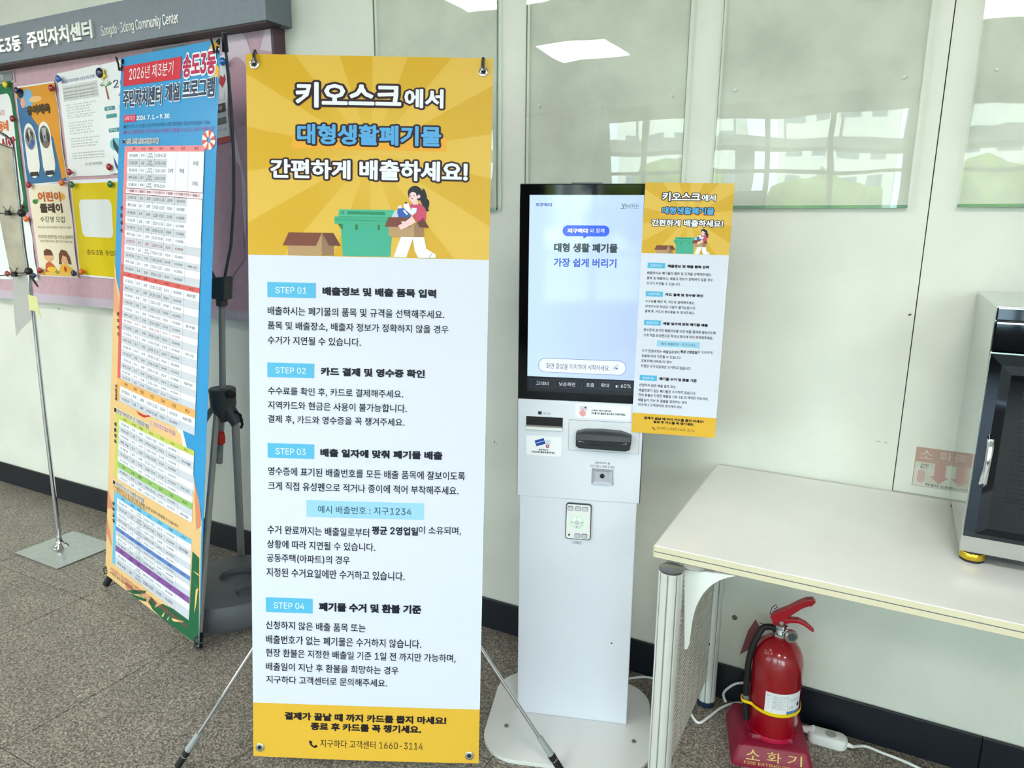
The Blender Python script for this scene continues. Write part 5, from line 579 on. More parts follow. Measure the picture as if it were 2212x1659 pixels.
(115,540,76,313,567,33,-6,30,-10,48,-29,34,-42,22,-51,-83,-19,-9,21,-29,36,-21,14,-27,8,-34,3,-31,-2,-28,-8,-24,-13,-19,-17,-11,-19,-3,-23,2,-19,8,-17,12,-14,18,-12,53,-18,86,-20,46,-15,38,-18,29,-23,21,-28,12,-32,4,-36,-3,-32,-9,-29,-16,-27,-21,-24,-26,-20,-30,-16,-74,-20,-79,0,-66,15,-28,13,-25,17,-22,21,-17,24,-13,28,-8,31,86,19,10,-29,15,-22,20,-18,24,-12,28,-7,32,-3,37,3,31,8,26,14,19,18,12,20,4,22,-3,19,-7,16,-11,14,-16,12,-46,16,-140,37,-38,19,-29,23,-21,28,-13,32,-4,37,3,31,9,29,15,26,20,22,25,20,62,27,36,7),
(116,337,16,96,697,90,0,2,-575,5,-18,8,-13,13,-10,38,-7,47,5,16,-76,-43,-8,-68,3,-37,13,-31,21,-22,28,-14,35,-4,42,4,302,561,-292,0,0,-77,292,0),
(117,607,35,78,561,90,0,0,-348,4,-40,12,-34,19,-28,25,-20,31,-13,37,-4,50,8,43,23,30,38,11,25,6,27,2,366,91,0,0,-561,-88,0,0,136,14,0,-20,-47,-25,-37,-30,-27,-33,-18,-37,-11,-40,-4,-36,3,-34,8,-30,13,-27,18,-22,24,-19,29,-13,34,-8,40,-3,45),
(118,576,10,26,561,99,0,131,-365,48,-165,-32,0,37,131,142,399,99,0,-215,-561,-94,0),
(119,839,22,33,561,96,0,99,-359,31,-141,-15,0,41,180,88,320,95,0,97,-360,30,-140,-16,0,43,180,88,320,96,0,-170,-561,-91,0,-94,333,-42,167,21,0,-56,-220,-80,-280,-90,0),
(120,560,18,42,561,106,0,159,-256,-47,0,53,95,104,161,103,0,-211,-311,0,67,221,-317,-106,0,-168,269,47,0,-52,-92,-116,-177,-104,0,223,323,-1,-70),
(121,576,21,26,561,99,0,131,-365,48,-165,-32,0,37,131,143,399,98,0,-260,-675,-29,-44,-16,-18,-39,-25,-45,-12,-65,1,-26,7,21,78,32,-5,31,0,27,12,23,25,37,93),
(122,563,12,71,561,421,0,0,-71,-306,-401,0,-6,315,0,0,-83,-439,0,0,68,314,405,0,5,-305,0),
(126,671,38,248,392,23,-5,43,-22,81,-64,23,-13,24,-4,20,3,16,7,14,13,10,18,6,22,2,27,82,0,-2,-39,-6,-33,-12,-28,-16,-23,-18,-18,-21,-14,-47,-15,-49,0,-23,5,-44,22,-80,63,-22,13,-25,4,-18,-2,-16,-7,-14,-11,-11,-17,-6,-23,-2,-29,-83,0,2,39,7,33,11,28,34,42,44,23),
)
_gl = {}
for _row in GLYPHS:
    _i = 2; _loops = []
    while _i < len(_row):
        _n = _row[_i]; _x = _y = 0; _l = []
        for _k in range(_n):
            _x += _row[_i + 1 + 2 * _k]; _y += _row[_i + 2 + 2 * _k]; _l.append((_x / 1000, _y / 1000))
        _loops.append(_l); _i += 1 + 2 * _n
    _gl[chr(_row[0])] = (_row[1] / 1000, _loops)
_gc = {}
def glyph(c, off):
    k = (c, off)
    if k in _gc: return _gc[k]
    loops = _gl[c][1] if c in _gl else []
    if not loops: _gc[k] = ([], [])
    elif off < 0.032 and off != 0.011:
        V = [Vector(p) for l in loops for p in l]; E = []; o = 0
        for l in loops: E += [(o + i, o + (i + 1) % len(l)) for i in range(len(l))]; o += len(l)
        r_ = delaunay_2d_cdt(V, E, [], 0, 1e-6)
        V = [(p.x, p.y) for p in r_[0]]; Fc = []
        for f in r_[2]:
            cx, cy = sum(V[i][0] for i in f) / 3, sum(V[i][1] for i in f) / 3; odd = False
            for l in loops:
                for i in range(len(l)):
                    (x0, y0), (x1, y1) = l[i - 1], l[i]
                    if (y0 > cy) != (y1 > cy) and cx < x0 + (cy - y0) / (y1 - y0) * (x1 - x0): odd = not odd
            if odd: Fc.append(tuple(f))
        _gc[k] = (V, Fc)
    else:
        # grow the outline by a distance field and march its contour
        n_ = 84 if off > 0.03 else 72
        A = np.array([p for l in loops for p in l]); B = np.array([l[(i + 1) % len(l)] for l in loops for i in range(len(l))])
        lo = A.min(0) - off - 0.03; hi = A.max(0) + off + 0.03
        st_ = max(hi - lo) / n_; nx, ny = int((hi[0] - lo[0]) / st_) + 2, int((hi[1] - lo[1]) / st_) + 2
        X, Y = np.meshgrid(lo[0] + st_ * np.arange(nx), lo[1] + st_ * np.arange(ny), indexing='ij')
        P = np.stack([X.ravel(), Y.ravel()], 1)[:, None, :]; D = (B - A)[None]; W = P - A[None]
        t_ = np.clip((W * D).sum(2) / np.maximum((D * D).sum(2), 1e-12), 0, 1)
        dist = np.sqrt((((W - D * t_[..., None]) ** 2).sum(2)).min(1))
        ay, by_ = A[None, :, 1], B[None, :, 1]; py_ = P[..., 1]; cr_ = (ay > py_) != (by_ > py_)
        xi = A[None, :, 0] + (py_ - ay) / np.where(by_ == ay, 1e-12, by_ - ay) * (B - A)[None, :, 0]
        ins = ((cr_ & (P[..., 0] < xi)).sum(1) % 2).astype(bool)
        S = (off - np.where(ins, -dist, dist)).reshape(nx, ny)
        V, Fc = [], []
        for j in range(ny - 1):
            run = None
            for i in range(nx):
                if i < nx - 1:
                    c4 = (S[i, j], S[i + 1, j], S[i + 1, j + 1], S[i, j + 1]); m_ = min(c4); M_ = max(c4)
                    full = m_ > 0
                else: full = False; M_ = -1; m_ = -1
                if full:
                    if run is None: run = i
                    continue
                if run is not None:
                    o = len(V); x0, x1, y0, y1 = lo[0] + run * st_, lo[0] + i * st_, lo[1] + j * st_, lo[1] + (j + 1) * st_
                    V += [(x0, y0), (x1, y0), (x1, y1), (x0, y1)]; Fc.append((o, o + 1, o + 2, o + 3)); run = None
                if M_ > 0:
                    cs = ((i, j), (i + 1, j), (i + 1, j + 1), (i, j + 1)); o = len(V); cnt = 0
                    for q in range(4):
                        s0, s1 = c4[q], c4[(q + 1) % 4]; p0, p1 = cs[q], cs[(q + 1) % 4]
                        if s0 > 0: V.append((lo[0] + p0[0] * st_, lo[1] + p0[1] * st_)); cnt += 1
                        if (s0 > 0) != (s1 > 0):
                            f_ = s0 / (s0 - s1); V.append((lo[0] + (p0[0] + (p1[0] - p0[0]) * f_) * st_, lo[1] + (p0[1] + (p1[1] - p0[1]) * f_) * st_)); cnt += 1
                    if cnt >= 3: Fc.append(tuple(range(o, o + cnt)))
                    else: del V[o:]
        _gc[k] = (V, Fc)
    return _gc[k]
LIFT = [False]
def text_geo(s, off=0.0):
    V, Fc = [], []; x = 0.0; LIFT[0] = False
    for c in s:
        g = glyph(c, round(off, 3)); o = len(V)
        z = 0.45 * (len(V) > 0 and not LIFT[0]); LIFT[0] = z > 0
        V += [(a + x, b, z) for a, b in g[0]]; Fc += [tuple(i + o for i in f) for f in g[1]]
        x += _gl[c][0] if c in _gl else 0.3
    return V, Fc
def clip_half(poly, ax, val, keep_gt):
    out = []
    for i in range(len(poly)):
        a = poly[i]; b = poly[(i + 1) % len(poly)]
        ia = (a[ax] >= val) == keep_gt or a[ax] == val; ib = (b[ax] >= val) == keep_gt or b[ax] == val
        if ia: out.append(a)
        if ia != ib:
            t = (val - a[ax]) / (b[ax] - a[ax])
            out.append((a[0] + (b[0] - a[0]) * t, a[1] + (b[1] - a[1]) * t))
    return out
class Sheet:
    """a printed surface: mp(u, v, h) gives the 3-D point h metres in front of the sheet"""
    def __init__(s, mp, cell=None, step=0.0003):
        s.mp = mp; s.cell = cell; s.step = step; s.groups = {}; s.g = 'lettering'
    def bucket(s, m):
        g = s.groups.setdefault(s.g, (MB(), []))
        if m not in g[1]: g[1].append(m)
        g[0].m = g[1].index(m)
        return g[0]
    def poly(s, pts, c, layer=1, m=None):
        b = s.bucket(m or ink(c)); h = layer * s.step + .0002
        tris = tessellate_polygon([[Vector((x, y, 0)) for x, y in pts]])
        for t in tris:
            P = [pts[i] for i in t]
            ar = (P[1][0] - P[0][0]) * (P[2][1] - P[0][1]) - (P[2][0] - P[0][0]) * (P[1][1] - P[0][1])
            if ar < 0: P = P[::-1]
            pcs = [P]
            if s.cell:
                cu, cv = s.cell
                pcs = []
                u0, u1 = min(p[0] for p in P), max(p[0] for p in P); v0, v1 = min(p[1] for p in P), max(p[1] for p in P)
                for i in range(math.floor(u0 / cu), math.floor(u1 / cu) + 1):
                    q = clip_half(clip_half(P, 0, i * cu, True), 0, (i + 1) * cu, False)
                    if len(q) < 3: continue
                    for j in range(math.floor(v0 / cv), math.floor(v1 / cv) + 1):
                        z = clip_half(clip_half(q, 1, j * cv, True), 1, (j + 1) * cv, False)
                        if len(z) >= 3: pcs.append(z)
            for q in pcs: b.add([s.mp(u, v, h) for u, v in q], [tuple(range(len(q)))]); b.uv.extend(q)
    def rect(s, u0, v0, u1, v1, c, layer=1, m=None): s.poly([(u0, v0), (u1, v0), (u1, v1), (u0, v1)], c, layer, m)
    def text(s, t, box, c, layer=2, bold=0.0, keep=False, m=None, base=None, warp=None):
        """fits the glyphs into box = (u0, v0, u1, v1)"""
        V0, _ = text_geo(t, base if base is not None else bold); V, Fc = text_geo(t, bold)
        if not V0: return
        x0, x1 = min(p[0] for p in V0), max(p[0] for p in V0); y0, y1 = min(p[1] for p in V0), max(p[1] for p in V0)
        u0, v0, u1, v1 = box
        b = s.bucket(m or ink(c)); h = layer * s.step + .0002
        fu = (u1 - u0) / max(x1 - x0, 1e-6); fv = (v1 - v0) / max(y1 - y0, 1e-6)
        pts = [(u0 + (p[0] - x0) * fu, v0 + (p[1] - y0) * fv) for p in V]
        if warp: pts = [warp(*p) for p in pts]
        lift = s.step if bold > 0.08 else 0
        b.add([s.mp(u, v, h + p[2] * lift) for (u, v), p in zip(pts, V)], Fc); b.uv.extend(pts)
    def flush(s, parent, names=None):
        out = {}
        for g, (b, ms) in s.groups.items():
            if not b.f: continue
            o = out[g] = b.build(g.split('#')[0], ms, parent, fix=False)
            me = o.data; L = me.uv_layers.new(name='print'); idx = np.empty(len(me.loops), int); me.loops.foreach_get('vertex_index', idx)
            L.data.foreach_set('uv', np.array(b.uv, 'f')[idx].ravel())
        return out

# ================================================================== SETTING
# floor: slab and the granite tiles the photo shows
fl = tag(MB().box((XL, WIN_Y, -0.06), (XR, WY + 0.1, -0.004)).build('floor', M_GROUT), kind='structure')
JX, JY = -2.032, 1.471
x_edges = [JX + 0.6 * k for k in range(-11, 13)]
y_edges = [JY - 0.6 * k for k in range(11, -1, -1)] + [WY + 0.05]
tile_mesh = {}
for i in range(len(x_edges) - 1):
    for j in range(len(y_edges) - 1):
        xa, xb, ya, yb = x_edges[i], x_edges[i + 1], y_edges[j], y_edges[j + 1]
        k = round(yb - ya, 3)
        if k not in tile_mesh:
            b = MB().box((0.0012, 0.0012, -0.012), (0.5988, yb - ya - 0.0012, 0.0))
            o = b.build('tile', M_GRANITE, fl, bevel=0.0012); tile_mesh[k] = o.data
        else:
            o = bpy.data.objects.new('tile', tile_mesh[k]); COL.objects.link(o); o.parent = fl
        o.location = (xa, ya, 0)

# back wall of painted boards with open seams
wb = tag(MB().box((XL, WY + 0.012, 0), (XR, WY + 0.12, CEIL)).build('wall_back', mat('seam_dark', (104, 108, 102), 0.9)), kind='structure')
for a, b_, z0, z1 in ((XL, -5.8, 0, CEIL), (-5.797, 0.0487, 0, CEIL), (0.0487, 2.4, 0, 0.7435), (2.4, XR, 0, 0.7435), (0.0511, 1.2306, 0.745, CEIL), (1.2334, 2.413, 0.745, CEIL), (2.4158, 3.595, 0.745, CEIL), (3.598, XR, 0.745, CEIL)):
    MB().box((a, WY, z0), (b_, WY + 0.012, z1)).build('wall_panel', M_WALL, wb)
# baseboard in lengths
bb = tag(MB().box((XL, WY - 0.004, 0), (XR, WY, 0.112)).build('baseboard_back', M_NAVY), kind='structure')
bx = [-6.9, -4.5, -2.05, 0.33, 2.7]
bx = [XL] + bx + [XR]
for a, b_ in zip(bx[:-1], bx[1:]):
    MB().box((a + 0.0008, WY - 0.012, 0.0005), (b_ - 0.0008, WY - 0.004, 0.115)).build('skirting_length', M_NAVY, bb, bevel=0.0015)
# marks on the paint
mk = MB()
for (px, py, sx_, sz) in ((1965, 680, 0.004, 0.003), (1897, 953, 0.005, 0.0008), (1913, 956, 0.003, 0.0008), (1068, 955, 0.002, 0.004), (1072, 960, 0.001, 0.003), (127, 667, 0.006, 0.003), (1440, 1300, .006, .0015)):
    p = on_y(px, py, WY)
    mk.add([(p.x - sx_, WY - 0.0004, p.z - sz), (p.x + sx_ * .8, WY - 0.0004, p.z - sz * .6), (p.x + sx_, WY - 0.0004, p.z + sz), (p.x - sx_ * .6, WY - 0.0004, p.z + sz * .8)], [(0, 1, 2, 3)])
mk.build('scuff_marks', mat('scuff', (96, 96, 90), 0.8), wb, fix=False)

tag(MB().box((XL, WIN_Y, CEIL), (XR, WY + 0.1, CEIL + 0.06)).build('ceiling', M_CEIL), kind='structure')
tag(MB().box((XL - 0.1, WIN_Y, 0), (XL, WY, CEIL)).build('wall_left', mat('side_wall', (200, 200, 188), 0.7)), kind='structure')
tag(MB().box((XR, WIN_Y, 0), (XR + 0.1, WY, CEIL)).build('wall_right', mat('side_wall', (200, 200, 188), 0.7)), kind='structure')

# window wall behind the photographer: piers, sill, head, mullions and panes
M_PIER = mat('window_pier', (92, 90, 86), 0.7)
fr = MB().box((XL, WIN_Y - 0.15, 0), (XR, WIN_Y, 0.45)).box((XL, WIN_Y - 0.15, 2.66), (XR, WIN_Y, CEIL))
WINX = [(-7.9, -6.2), (-5.9, -4.2), (-3.7, -0.05), (0.45, 2.3), (2.6, 4.9)]
edges = [XL] + [v for p in WINX for v in p] + [XR]
for a, b_ in zip(edges[0::2], edges[1::2]): fr.box((a, WIN_Y - 0.15, 0.45), (b_, WIN_Y, 2.66))
tag(fr.build('wall_front', M_PIER), kind='structure')
M_WGLASS = glass_mat('window_glass', (240, 248, 246), 0.0)
M_FRAME = mat('window_frame', (70, 72, 74), 0.4, 0.5)
for i, (a, b_) in enumerate(WINX):
    wn = MB()
    nm = max(1, round((b_ - a) / 0.72))
    for k in range(nm + 1):
        x = a + (b_ - a) * k / nm
        wn.box((x - 0.03 + (0.03 if k == 0 else 0), WIN_Y - 0.1, 0.45), (x + 0.03 - (0.03 if k == nm else 0), WIN_Y - 0.03, 2.66))
    for z in (0.45, 1.05, 2.0, 2.62):
        wn.box((a, WIN_Y - 0.095, z), (b_, WIN_Y - 0.035, z + 0.04))
    f = tag(wn.build('window_%d' % (i + 1), M_FRAME), kind='structure')
    MB().box((a, WIN_Y - 0.068, 0.46), (b_, WIN_Y - 0.062, 2.65)).build('pane', M_WGLASS, f)

# ceiling light panels
M_LAMP = mat('lamp_diffuser', (250, 250, 250), 0.5, emit=(255, 253, 250), estr=LAMP_POWER)
n = 0
LAB_Y = {0: 'in the row nearer the back wall', 1: 'in the row nearer the windows'}
LAB_X = ['far left', 'left', 'centre', 'right', 'far right']
for j, y in enumerate((-0.2, -1.8)):
    for i, x in enumerate((-6.6, -4.6, -2.45, 0.45, 2.9)):
        t = thing('ceiling_light', (x, y, CEIL), 'square flat ceiling light panel, %s one %s' % (LAB_X[i], LAB_Y[j]), 'light', 'ceiling light panels')
        MB().box((x - 0.31, y - 0.31, CEIL - 0.015), (x + 0.31, y - 0.295, CEIL)).box((x - 0.31, y + 0.295, CEIL - 0.015), (x + 0.31, y + 0.31, CEIL)).box((x - 0.31, y - 0.295, CEIL - 0.015), (x - 0.295, y + 0.295, CEIL)).box((x + 0.295, y - 0.295, CEIL - 0.015), (x + 0.31, y + 0.295, CEIL)).build('frame', M_WHITE, t)
        MB().box((x - 0.295, y - 0.295, CEIL - 0.011), (x + 0.295, y + 0.295, CEIL - 0.002)).build('diffuser', M_LAMP, t)

# outside, seen only as reflections: ground, hedge trees, blocks of flats
tag(MB().box((-40, -60, -0.4), (40, WIN_Y - 0.15, -0.1)).build('ground_outside', mat('paving', (150, 150, 144), 0.9)), kind='structure')
M_LEAF = mat('leaves', (118, 138, 48), 0.9, noise=0.4, nscale=5)
M_TRUNK = mat('bark', (84, 70, 56), 0.9)
for i, (x, y, h) in enumerate(((-5.6, -16, 3.3), (-2.0, -17, 2.9), (1.6, -16.5, 3.2), (5.6, -17, 3.0), (-10, -17, 3.6))):
    t = thing('street_tree', (x, y, -0.1), ['bushy green tree outside the windows, leftmost but one', 'lower green tree outside, middle of the row', 'taller green tree outside, right of the middle', 'rightmost green tree outside the windows', 'leftmost green tree outside the windows'][i], 'tree', 'trees outside the windows')
    bm = bmesh.new(); bmesh.ops.create_icosphere(bm, subdivisions=3, radius=1.0)
    for v in bm.verts:
        q = 1 + 0.22 * math.sin(v.co.x * 7 + i) * math.cos(v.co.y * 6) + rnd.uniform(-0.09, 0.09)
        v.co = Vector((v.co.x * q * 1.3 + x, v.co.y * q + y, v.co.z * q * h * 0.32 + h * 0.62))
    me = bpy.data.meshes.new('crown'); bm.to_mesh(me); bm.free(); me.materials.append(M_LEAF)
    o = bpy.data.objects.new('crown', me); COL.objects.link(o); attach(o, t)
    MB().tube([(x, y, -0.1), (x, y, h * 0.5)], 0.09, 8).build('trunk', M_TRUNK, t)
t = thing('footbridge', (-1, -24, -0.1), 'dark concrete footbridge crossing outside the windows', 'bridge')
MB().box((-16, -25, 4.0), (14, -23.4, 4.35)).build('deck', mat('bridge_concrete', (110, 108, 104), .8), t)
MB().box((-16, -25, 5.25), (14, -24.9, 5.33)).build('rail', mat('bridge_steel', (90, 94, 96), .6), t)
for x in (-11.5, -5.5, 0.5, 6.5, 12.0): MB().tube([(x, -24.2, -0.1), (x, -24.2, 4.0)], .28, 12).build('pillar', mat('bridge_concrete', (110, 108, 104), .8), t, smooth=True)
for k in range(16): MB().box((-15.5 + k * 1.9, -24.97, 4.35), (-15.42 + k * 1.9, -24.91, 5.25)).build('baluster', mat('bridge_steel', (90, 94, 96), .6), t)
M_BLD = mat('flats_wall', (214, 214, 208), 0.8); M_BWIN = mat('flats_window', (92, 108, 126), 0.2)
for i, (x, y, wd, hh) in enumerate(((-16, -52, 9, 17), (-5, -56, 8, 13), (5, -54, 9, 18), (15, -50, 8, 12))):
    t = thing('apartment_building', (x, y, -0.1), ['pale tall block of flats, leftmost outside the windows', 'pale lower block of flats, second from the left', 'tallest pale block of flats outside, right of the middle', 'pale low block of flats, rightmost outside'][i], 'building')
    MB().box((x - wd / 2, y - 4, -0.1), (x + wd / 2, y, hh)).build('wall', M_BLD, t)
    g = MB()
    for a in range(int(wd / 1.8)):
        for c in range(int(hh / 2.6)):
            g.box((x - wd / 2 + 0.7 + a * 1.8, y, 1.2 + c * 2.6), (x - wd / 2 + 1.8 + a * 1.8, y + 0.05, 2.5 + c * 2.6))
    tag(g.build('windows', M_BWIN, t), kind='stuff')

# ================================================================== GLASS PANES ON THE WALL
M_PGLASS = glass_mat('pane_glass', (250, 252, 249), 0.0, wav=0.06, ior=1.7)
M_PEDGE = mat('glass_edge', (118, 158, 132), 0.15)
PL = ['clear glass pane on the wall behind the top of the yellow banner', 'clear glass pane on the wall above the kiosk screen', 'clear glass pane between kiosk poster and wall seam, reflecting the windows', 'rightmost clear glass pane, above the chrome cabinet']
for i, (xa, xb, z0) in enumerate(((-1.585, -1.128, 1.458), (-1.03, -0.552, 1.458), (-0.465, 0.004, 1.462), (0.107, 0.58, 1.464))):
    t = thing('glass_pane', ((xa + xb) / 2, WY, z0), PL[i], 'glass pane', 'glass panes on the wall')
    y0, y1 = WY - 0.018, WY - 0.010; z1 = 2.6
    g = MB(); g.add([(xa, y0, z0), (xb, y0, z0), (xb, y0, z1), (xa, y0, z1)], [(0, 1, 2, 3)]).build('glass', M_PGLASS, t, fix=False)
    e = MB().add([(xa, y0, z0), (xb, y0, z0), (xb, y1, z0), (xa, y1, z0)], [(0, 3, 2, 1)])
    e.add([(xa, y0, z0), (xa, y1, z0), (xa, y1, z1), (xa, y0, z1)], [(0, 1, 2, 3)]).add([(xb, y0, z0), (xb, y0, z1), (xb, y1, z1), (xb, y1, z0)], [(0, 1, 2, 3)])
    e.box((xa, y0 + .0006, z0), (xb, y1, z0 + 0.007)).build('edge', M_PEDGE, t, fix=False)
    for x in (xa + 0.04, xb - 0.04):
        for z in (z0 + 0.3, z1 - 0.05): MB().lathe([(0.004, 0), (0.004, 0.010)], (x, WY - 0.010, z), 10, (0, 1, 0)).build('spacer', M_WHITE, t)
    MB().box((xa + 0.004, WY - 0.003, z0 + 0.004), (xb - 0.004, WY, z1 - .004)).build('backing_board', mat('backing_board', (227, 228, 217), 0.55, noise=0.10, nscale=7), t)

# ================================================================== NOTICE BOARD
BY = WY - 0.05
b0 = thing('notice_board', (-3.4, WY, 1.04), 'wide pink notice board with a grey header and raised lettering', 'notice board')
M_PINK = mat('board_felt', (204, 168, 180), 0.85, noise=0.05, nscale=30, bump=0.1, bscale=400)
BXL, BXR = -5.4, -2.0
MB().box((BXL, BY, 1.075), (BXR, WY, 2.2)).build('board', [M_PINK], b0)
MB().box((BXL, BY - 0.001, 1.035), (BXR, WY, 1.075)).build('bottom_band', mat('board_band', (196, 182, 196), 0.7), b0)
MB().box((BXR, BY - 0.004, 1.035), (BXR + 0.012, WY, 2.2)).build('side_frame', mat('board_side', (98, 72, 82), 0.6), b0)
HY = WY - 0.12
MB().box((BXL, HY, 2.073), (-1.95, WY, 2.221)).build('header', mat('header_grey', (126, 134, 146), 0.5, noise=0.04, nscale=50), b0, bevel=0.002)
MB().box((BXL, HY + 0.004, 2.066), (-1.954, WY - .05, 2.0735)).build('header_underside', mat('header_brown', (60, 46, 44), 0.6), b0)
bs = Sheet(lambda u, v, h: Vector((u, BY - 0.0005 - h, v)), step=0.0005)
bs.g = 'pattern_print'
pk1, pk2 = (218, 198, 210), (190, 152, 166)
def bxy(px, py): q = on_y(px, py, BY); return (q.x, q.z)
bs.poly(ell(*bxy(512, 138), 0.075, 0.11), pk1, 1)
bs.poly([bxy(*p) for p in ((575, 60), (590, 60), (590, 112), (562, 108))], pk1, 1)
bs.poly(ell(*bxy(515, 200), 0.07, 0.12), pk2, 2)
bs.poly([bxy(*p) for p in ((500, 250), (532, 400), (532, 520), (505, 420))], pk1, 1)
bs.poly([bxy(*p) for p in ((497, 330), (520, 360), (530, 560), (500, 600))], pk2, 3)
bs.g = 'board_lettering'
a, c = bxy(478, 688), bxy(531, 676)
bs.mp = lambda u, v, h: Vector((u, BY - 0.0015 - h, v))
bs.text('송도3동', (a[0], a[1] + .004, c[0] + .02, a[1] + 0.028), (214, 206, 216), 1, 0.02)
bs.flush(b0)
# raised header lettering: extruded plates
def raised(txt, u0, v0, u1, v1, depth, m, name, bold=0.03, parent=b0, y=None, bev=False):
    V, Fc = text_geo(txt, bold); x0, x1 = min(p[0] for p in V), max(p[0] for p in V); y0_, y1_ = min(p[1] for p in V), max(p[1] for p in V)
    bm = bmesh.new(); yy = HY if y is None else y
    vs = [bm.verts.new((u0 + (px - x0) * (u1 - u0) / (x1 - x0), yy, v0 + (py - y0_) * (v1 - v0) / (y1_ - y0_))) for px, py, _z in V]
    fs = []
    for f in Fc:
        try: fs.append(bm.faces.new([vs[k] for k in f]))
        except Exception: pass
    r = bmesh.ops.extrude_face_region(bm, geom=fs)
    for e in r['geom']:
        if isinstance(e, bmesh.types.BMVert): e.co.y -= depth
    bmesh.ops.recalc_face_normals(bm, faces=bm.faces)
    me = bpy.data.meshes.new(name); bm.to_mesh(me); bm.free(); me.materials.append(m)
    o = bpy.data.objects.new(name, me); COL.objects.link(o); attach(o, parent)
    return o
def hxy(px, py): q = on_y(px, py, HY); return (q.x, q.z)
M_LETTER = mat('silver_letter', (222, 226, 222), 0.25, 0.25)
a = hxy(65, 104); c = hxy(206, 88)
z_lo = hxy(75, 106)[1]; z_hi = hxy(66, 72)[1]
raised('주민자치센터', a[0], z_lo, c[0], z_hi + .004, 0.010, M_LETTER, 'korean_letters', 0.035)
a2 = hxy(58, 108)[0]
raised('송도3동', a2 - 0.02 - (c[0] - a[0]) / 6 * 3.45, z_lo, a2 - 0.02, z_hi, 0.010, M_LETTER, 'korean_letters', 0.035)
a = hxy(222, 82); c = hxy(388, 56)
raised('Songdo-3dong Community Center', a[0], a[1] - .004, c[0], a[1] + 0.042, 0.004, M_LETTER, 'english_letters', 0.012)

# small grey title plates under the header
M_PLATE = mat('plate_grey', (128, 134, 140), 0.5); M_PLATE_E = mat('plate_edge', (196, 178, 182), 0.5)
for (pl, label, txt) in (((322, 92, 398, 110), 'grey title plate under the header, above the blue banner', '기타사항'), ((-50, 140, 27, 164), 'grey title plate under the header at the left edge', '공지사항')):
    q0 = on_y(pl[0], pl[1], BY - .012); q1 = on_y(pl[2], pl[3] if pl[0] < 0 else pl[1] - 13, BY - .012)
    z1 = 2.062; z0 = 2.012
    t = thing('title_plate', ((q0.x + q1.x) / 2, BY, z0), label, 'sign')
    MB().box((q0.x, BY - 0.006, z0), (q1.x, BY, z1)).build('plate_back', M_PLATE_E, t, bevel=.001)
    MB().box((q0.x + 0.008, BY - 0.009, z0 + 0.006), (q1.x - 0.008, BY - 0.006, z1 - 0.005)).build('plate_face', M_PLATE, t)
    s = Sheet(lambda u, v, h: Vector((u, BY - 0.009 - h, v))); w_ = q1.x - q0.x
    s.text(txt, (q0.x + w_ * .28, z0 + .016, q0.x + w_ * .72, z1 - .012), (232, 232, 232), 1, 0.02); s.flush(t)

# posters: each has its own sheet with slightly lifted corners
def poster(corners, label, lift, draw, cat='poster', base=(238, 240, 242), name='poster'):
    TL, TR, BR, BL = [on_y(px, py, BY) for px, py in corners]
    y0 = BY - 0.0008 - lift
    def mp(u, v, h):
        a = TL.lerp(TR, u); b = BL.lerp(BR, u); p = b.lerp(a, v)
        cur = 0.0045 * math.sin(v * 5 + u * 2 + lift * 900) ** 2 * (0.3 + u * .7)
        return Vector((p.x, y0 - cur - h, p.z))
    cx = (BL + BR) / 2
    t = thing(name, (cx.x, BY, cx.z), label, cat)
    g = MB(); nu, nv = 4, 16
    vs = [mp(i / nu, j / nv, 0) for j in range(nv + 1) for i in range(nu + 1)]
    vb = [p + Vector((0, 0.0004, 0)) for p in vs]; k = len(vs)
    q = [(j * (nu + 1) + i, j * (nu + 1) + i + 1, (j + 1) * (nu + 1) + i + 1, (j + 1) * (nu + 1) + i) for j in range(nv) for i in range(nu)]
    g.add(vs + vb, q + [tuple(x + k for x in f[::-1]) for f in q]); g.build('sheet', ink(base, .6), t, fix=False, smooth=True)
    s = Sheet(mp, (1 / nu, 1 / nv), 0.0005); draw(s); s.flush(t)
    return t, mp
def lines(s, u0, u1, vs, c, h=0.012, txts=('프로그램 안내 및 신청 방법',), ragged=True):
    for i, v in enumerate(vs):
        e = u1 - (rnd.random() * 0.35 * (u1 - u0) if ragged else 0)
        s.text(txts[i % len(txts)], (u0, v, e, v + h), c, 3, 0.0)

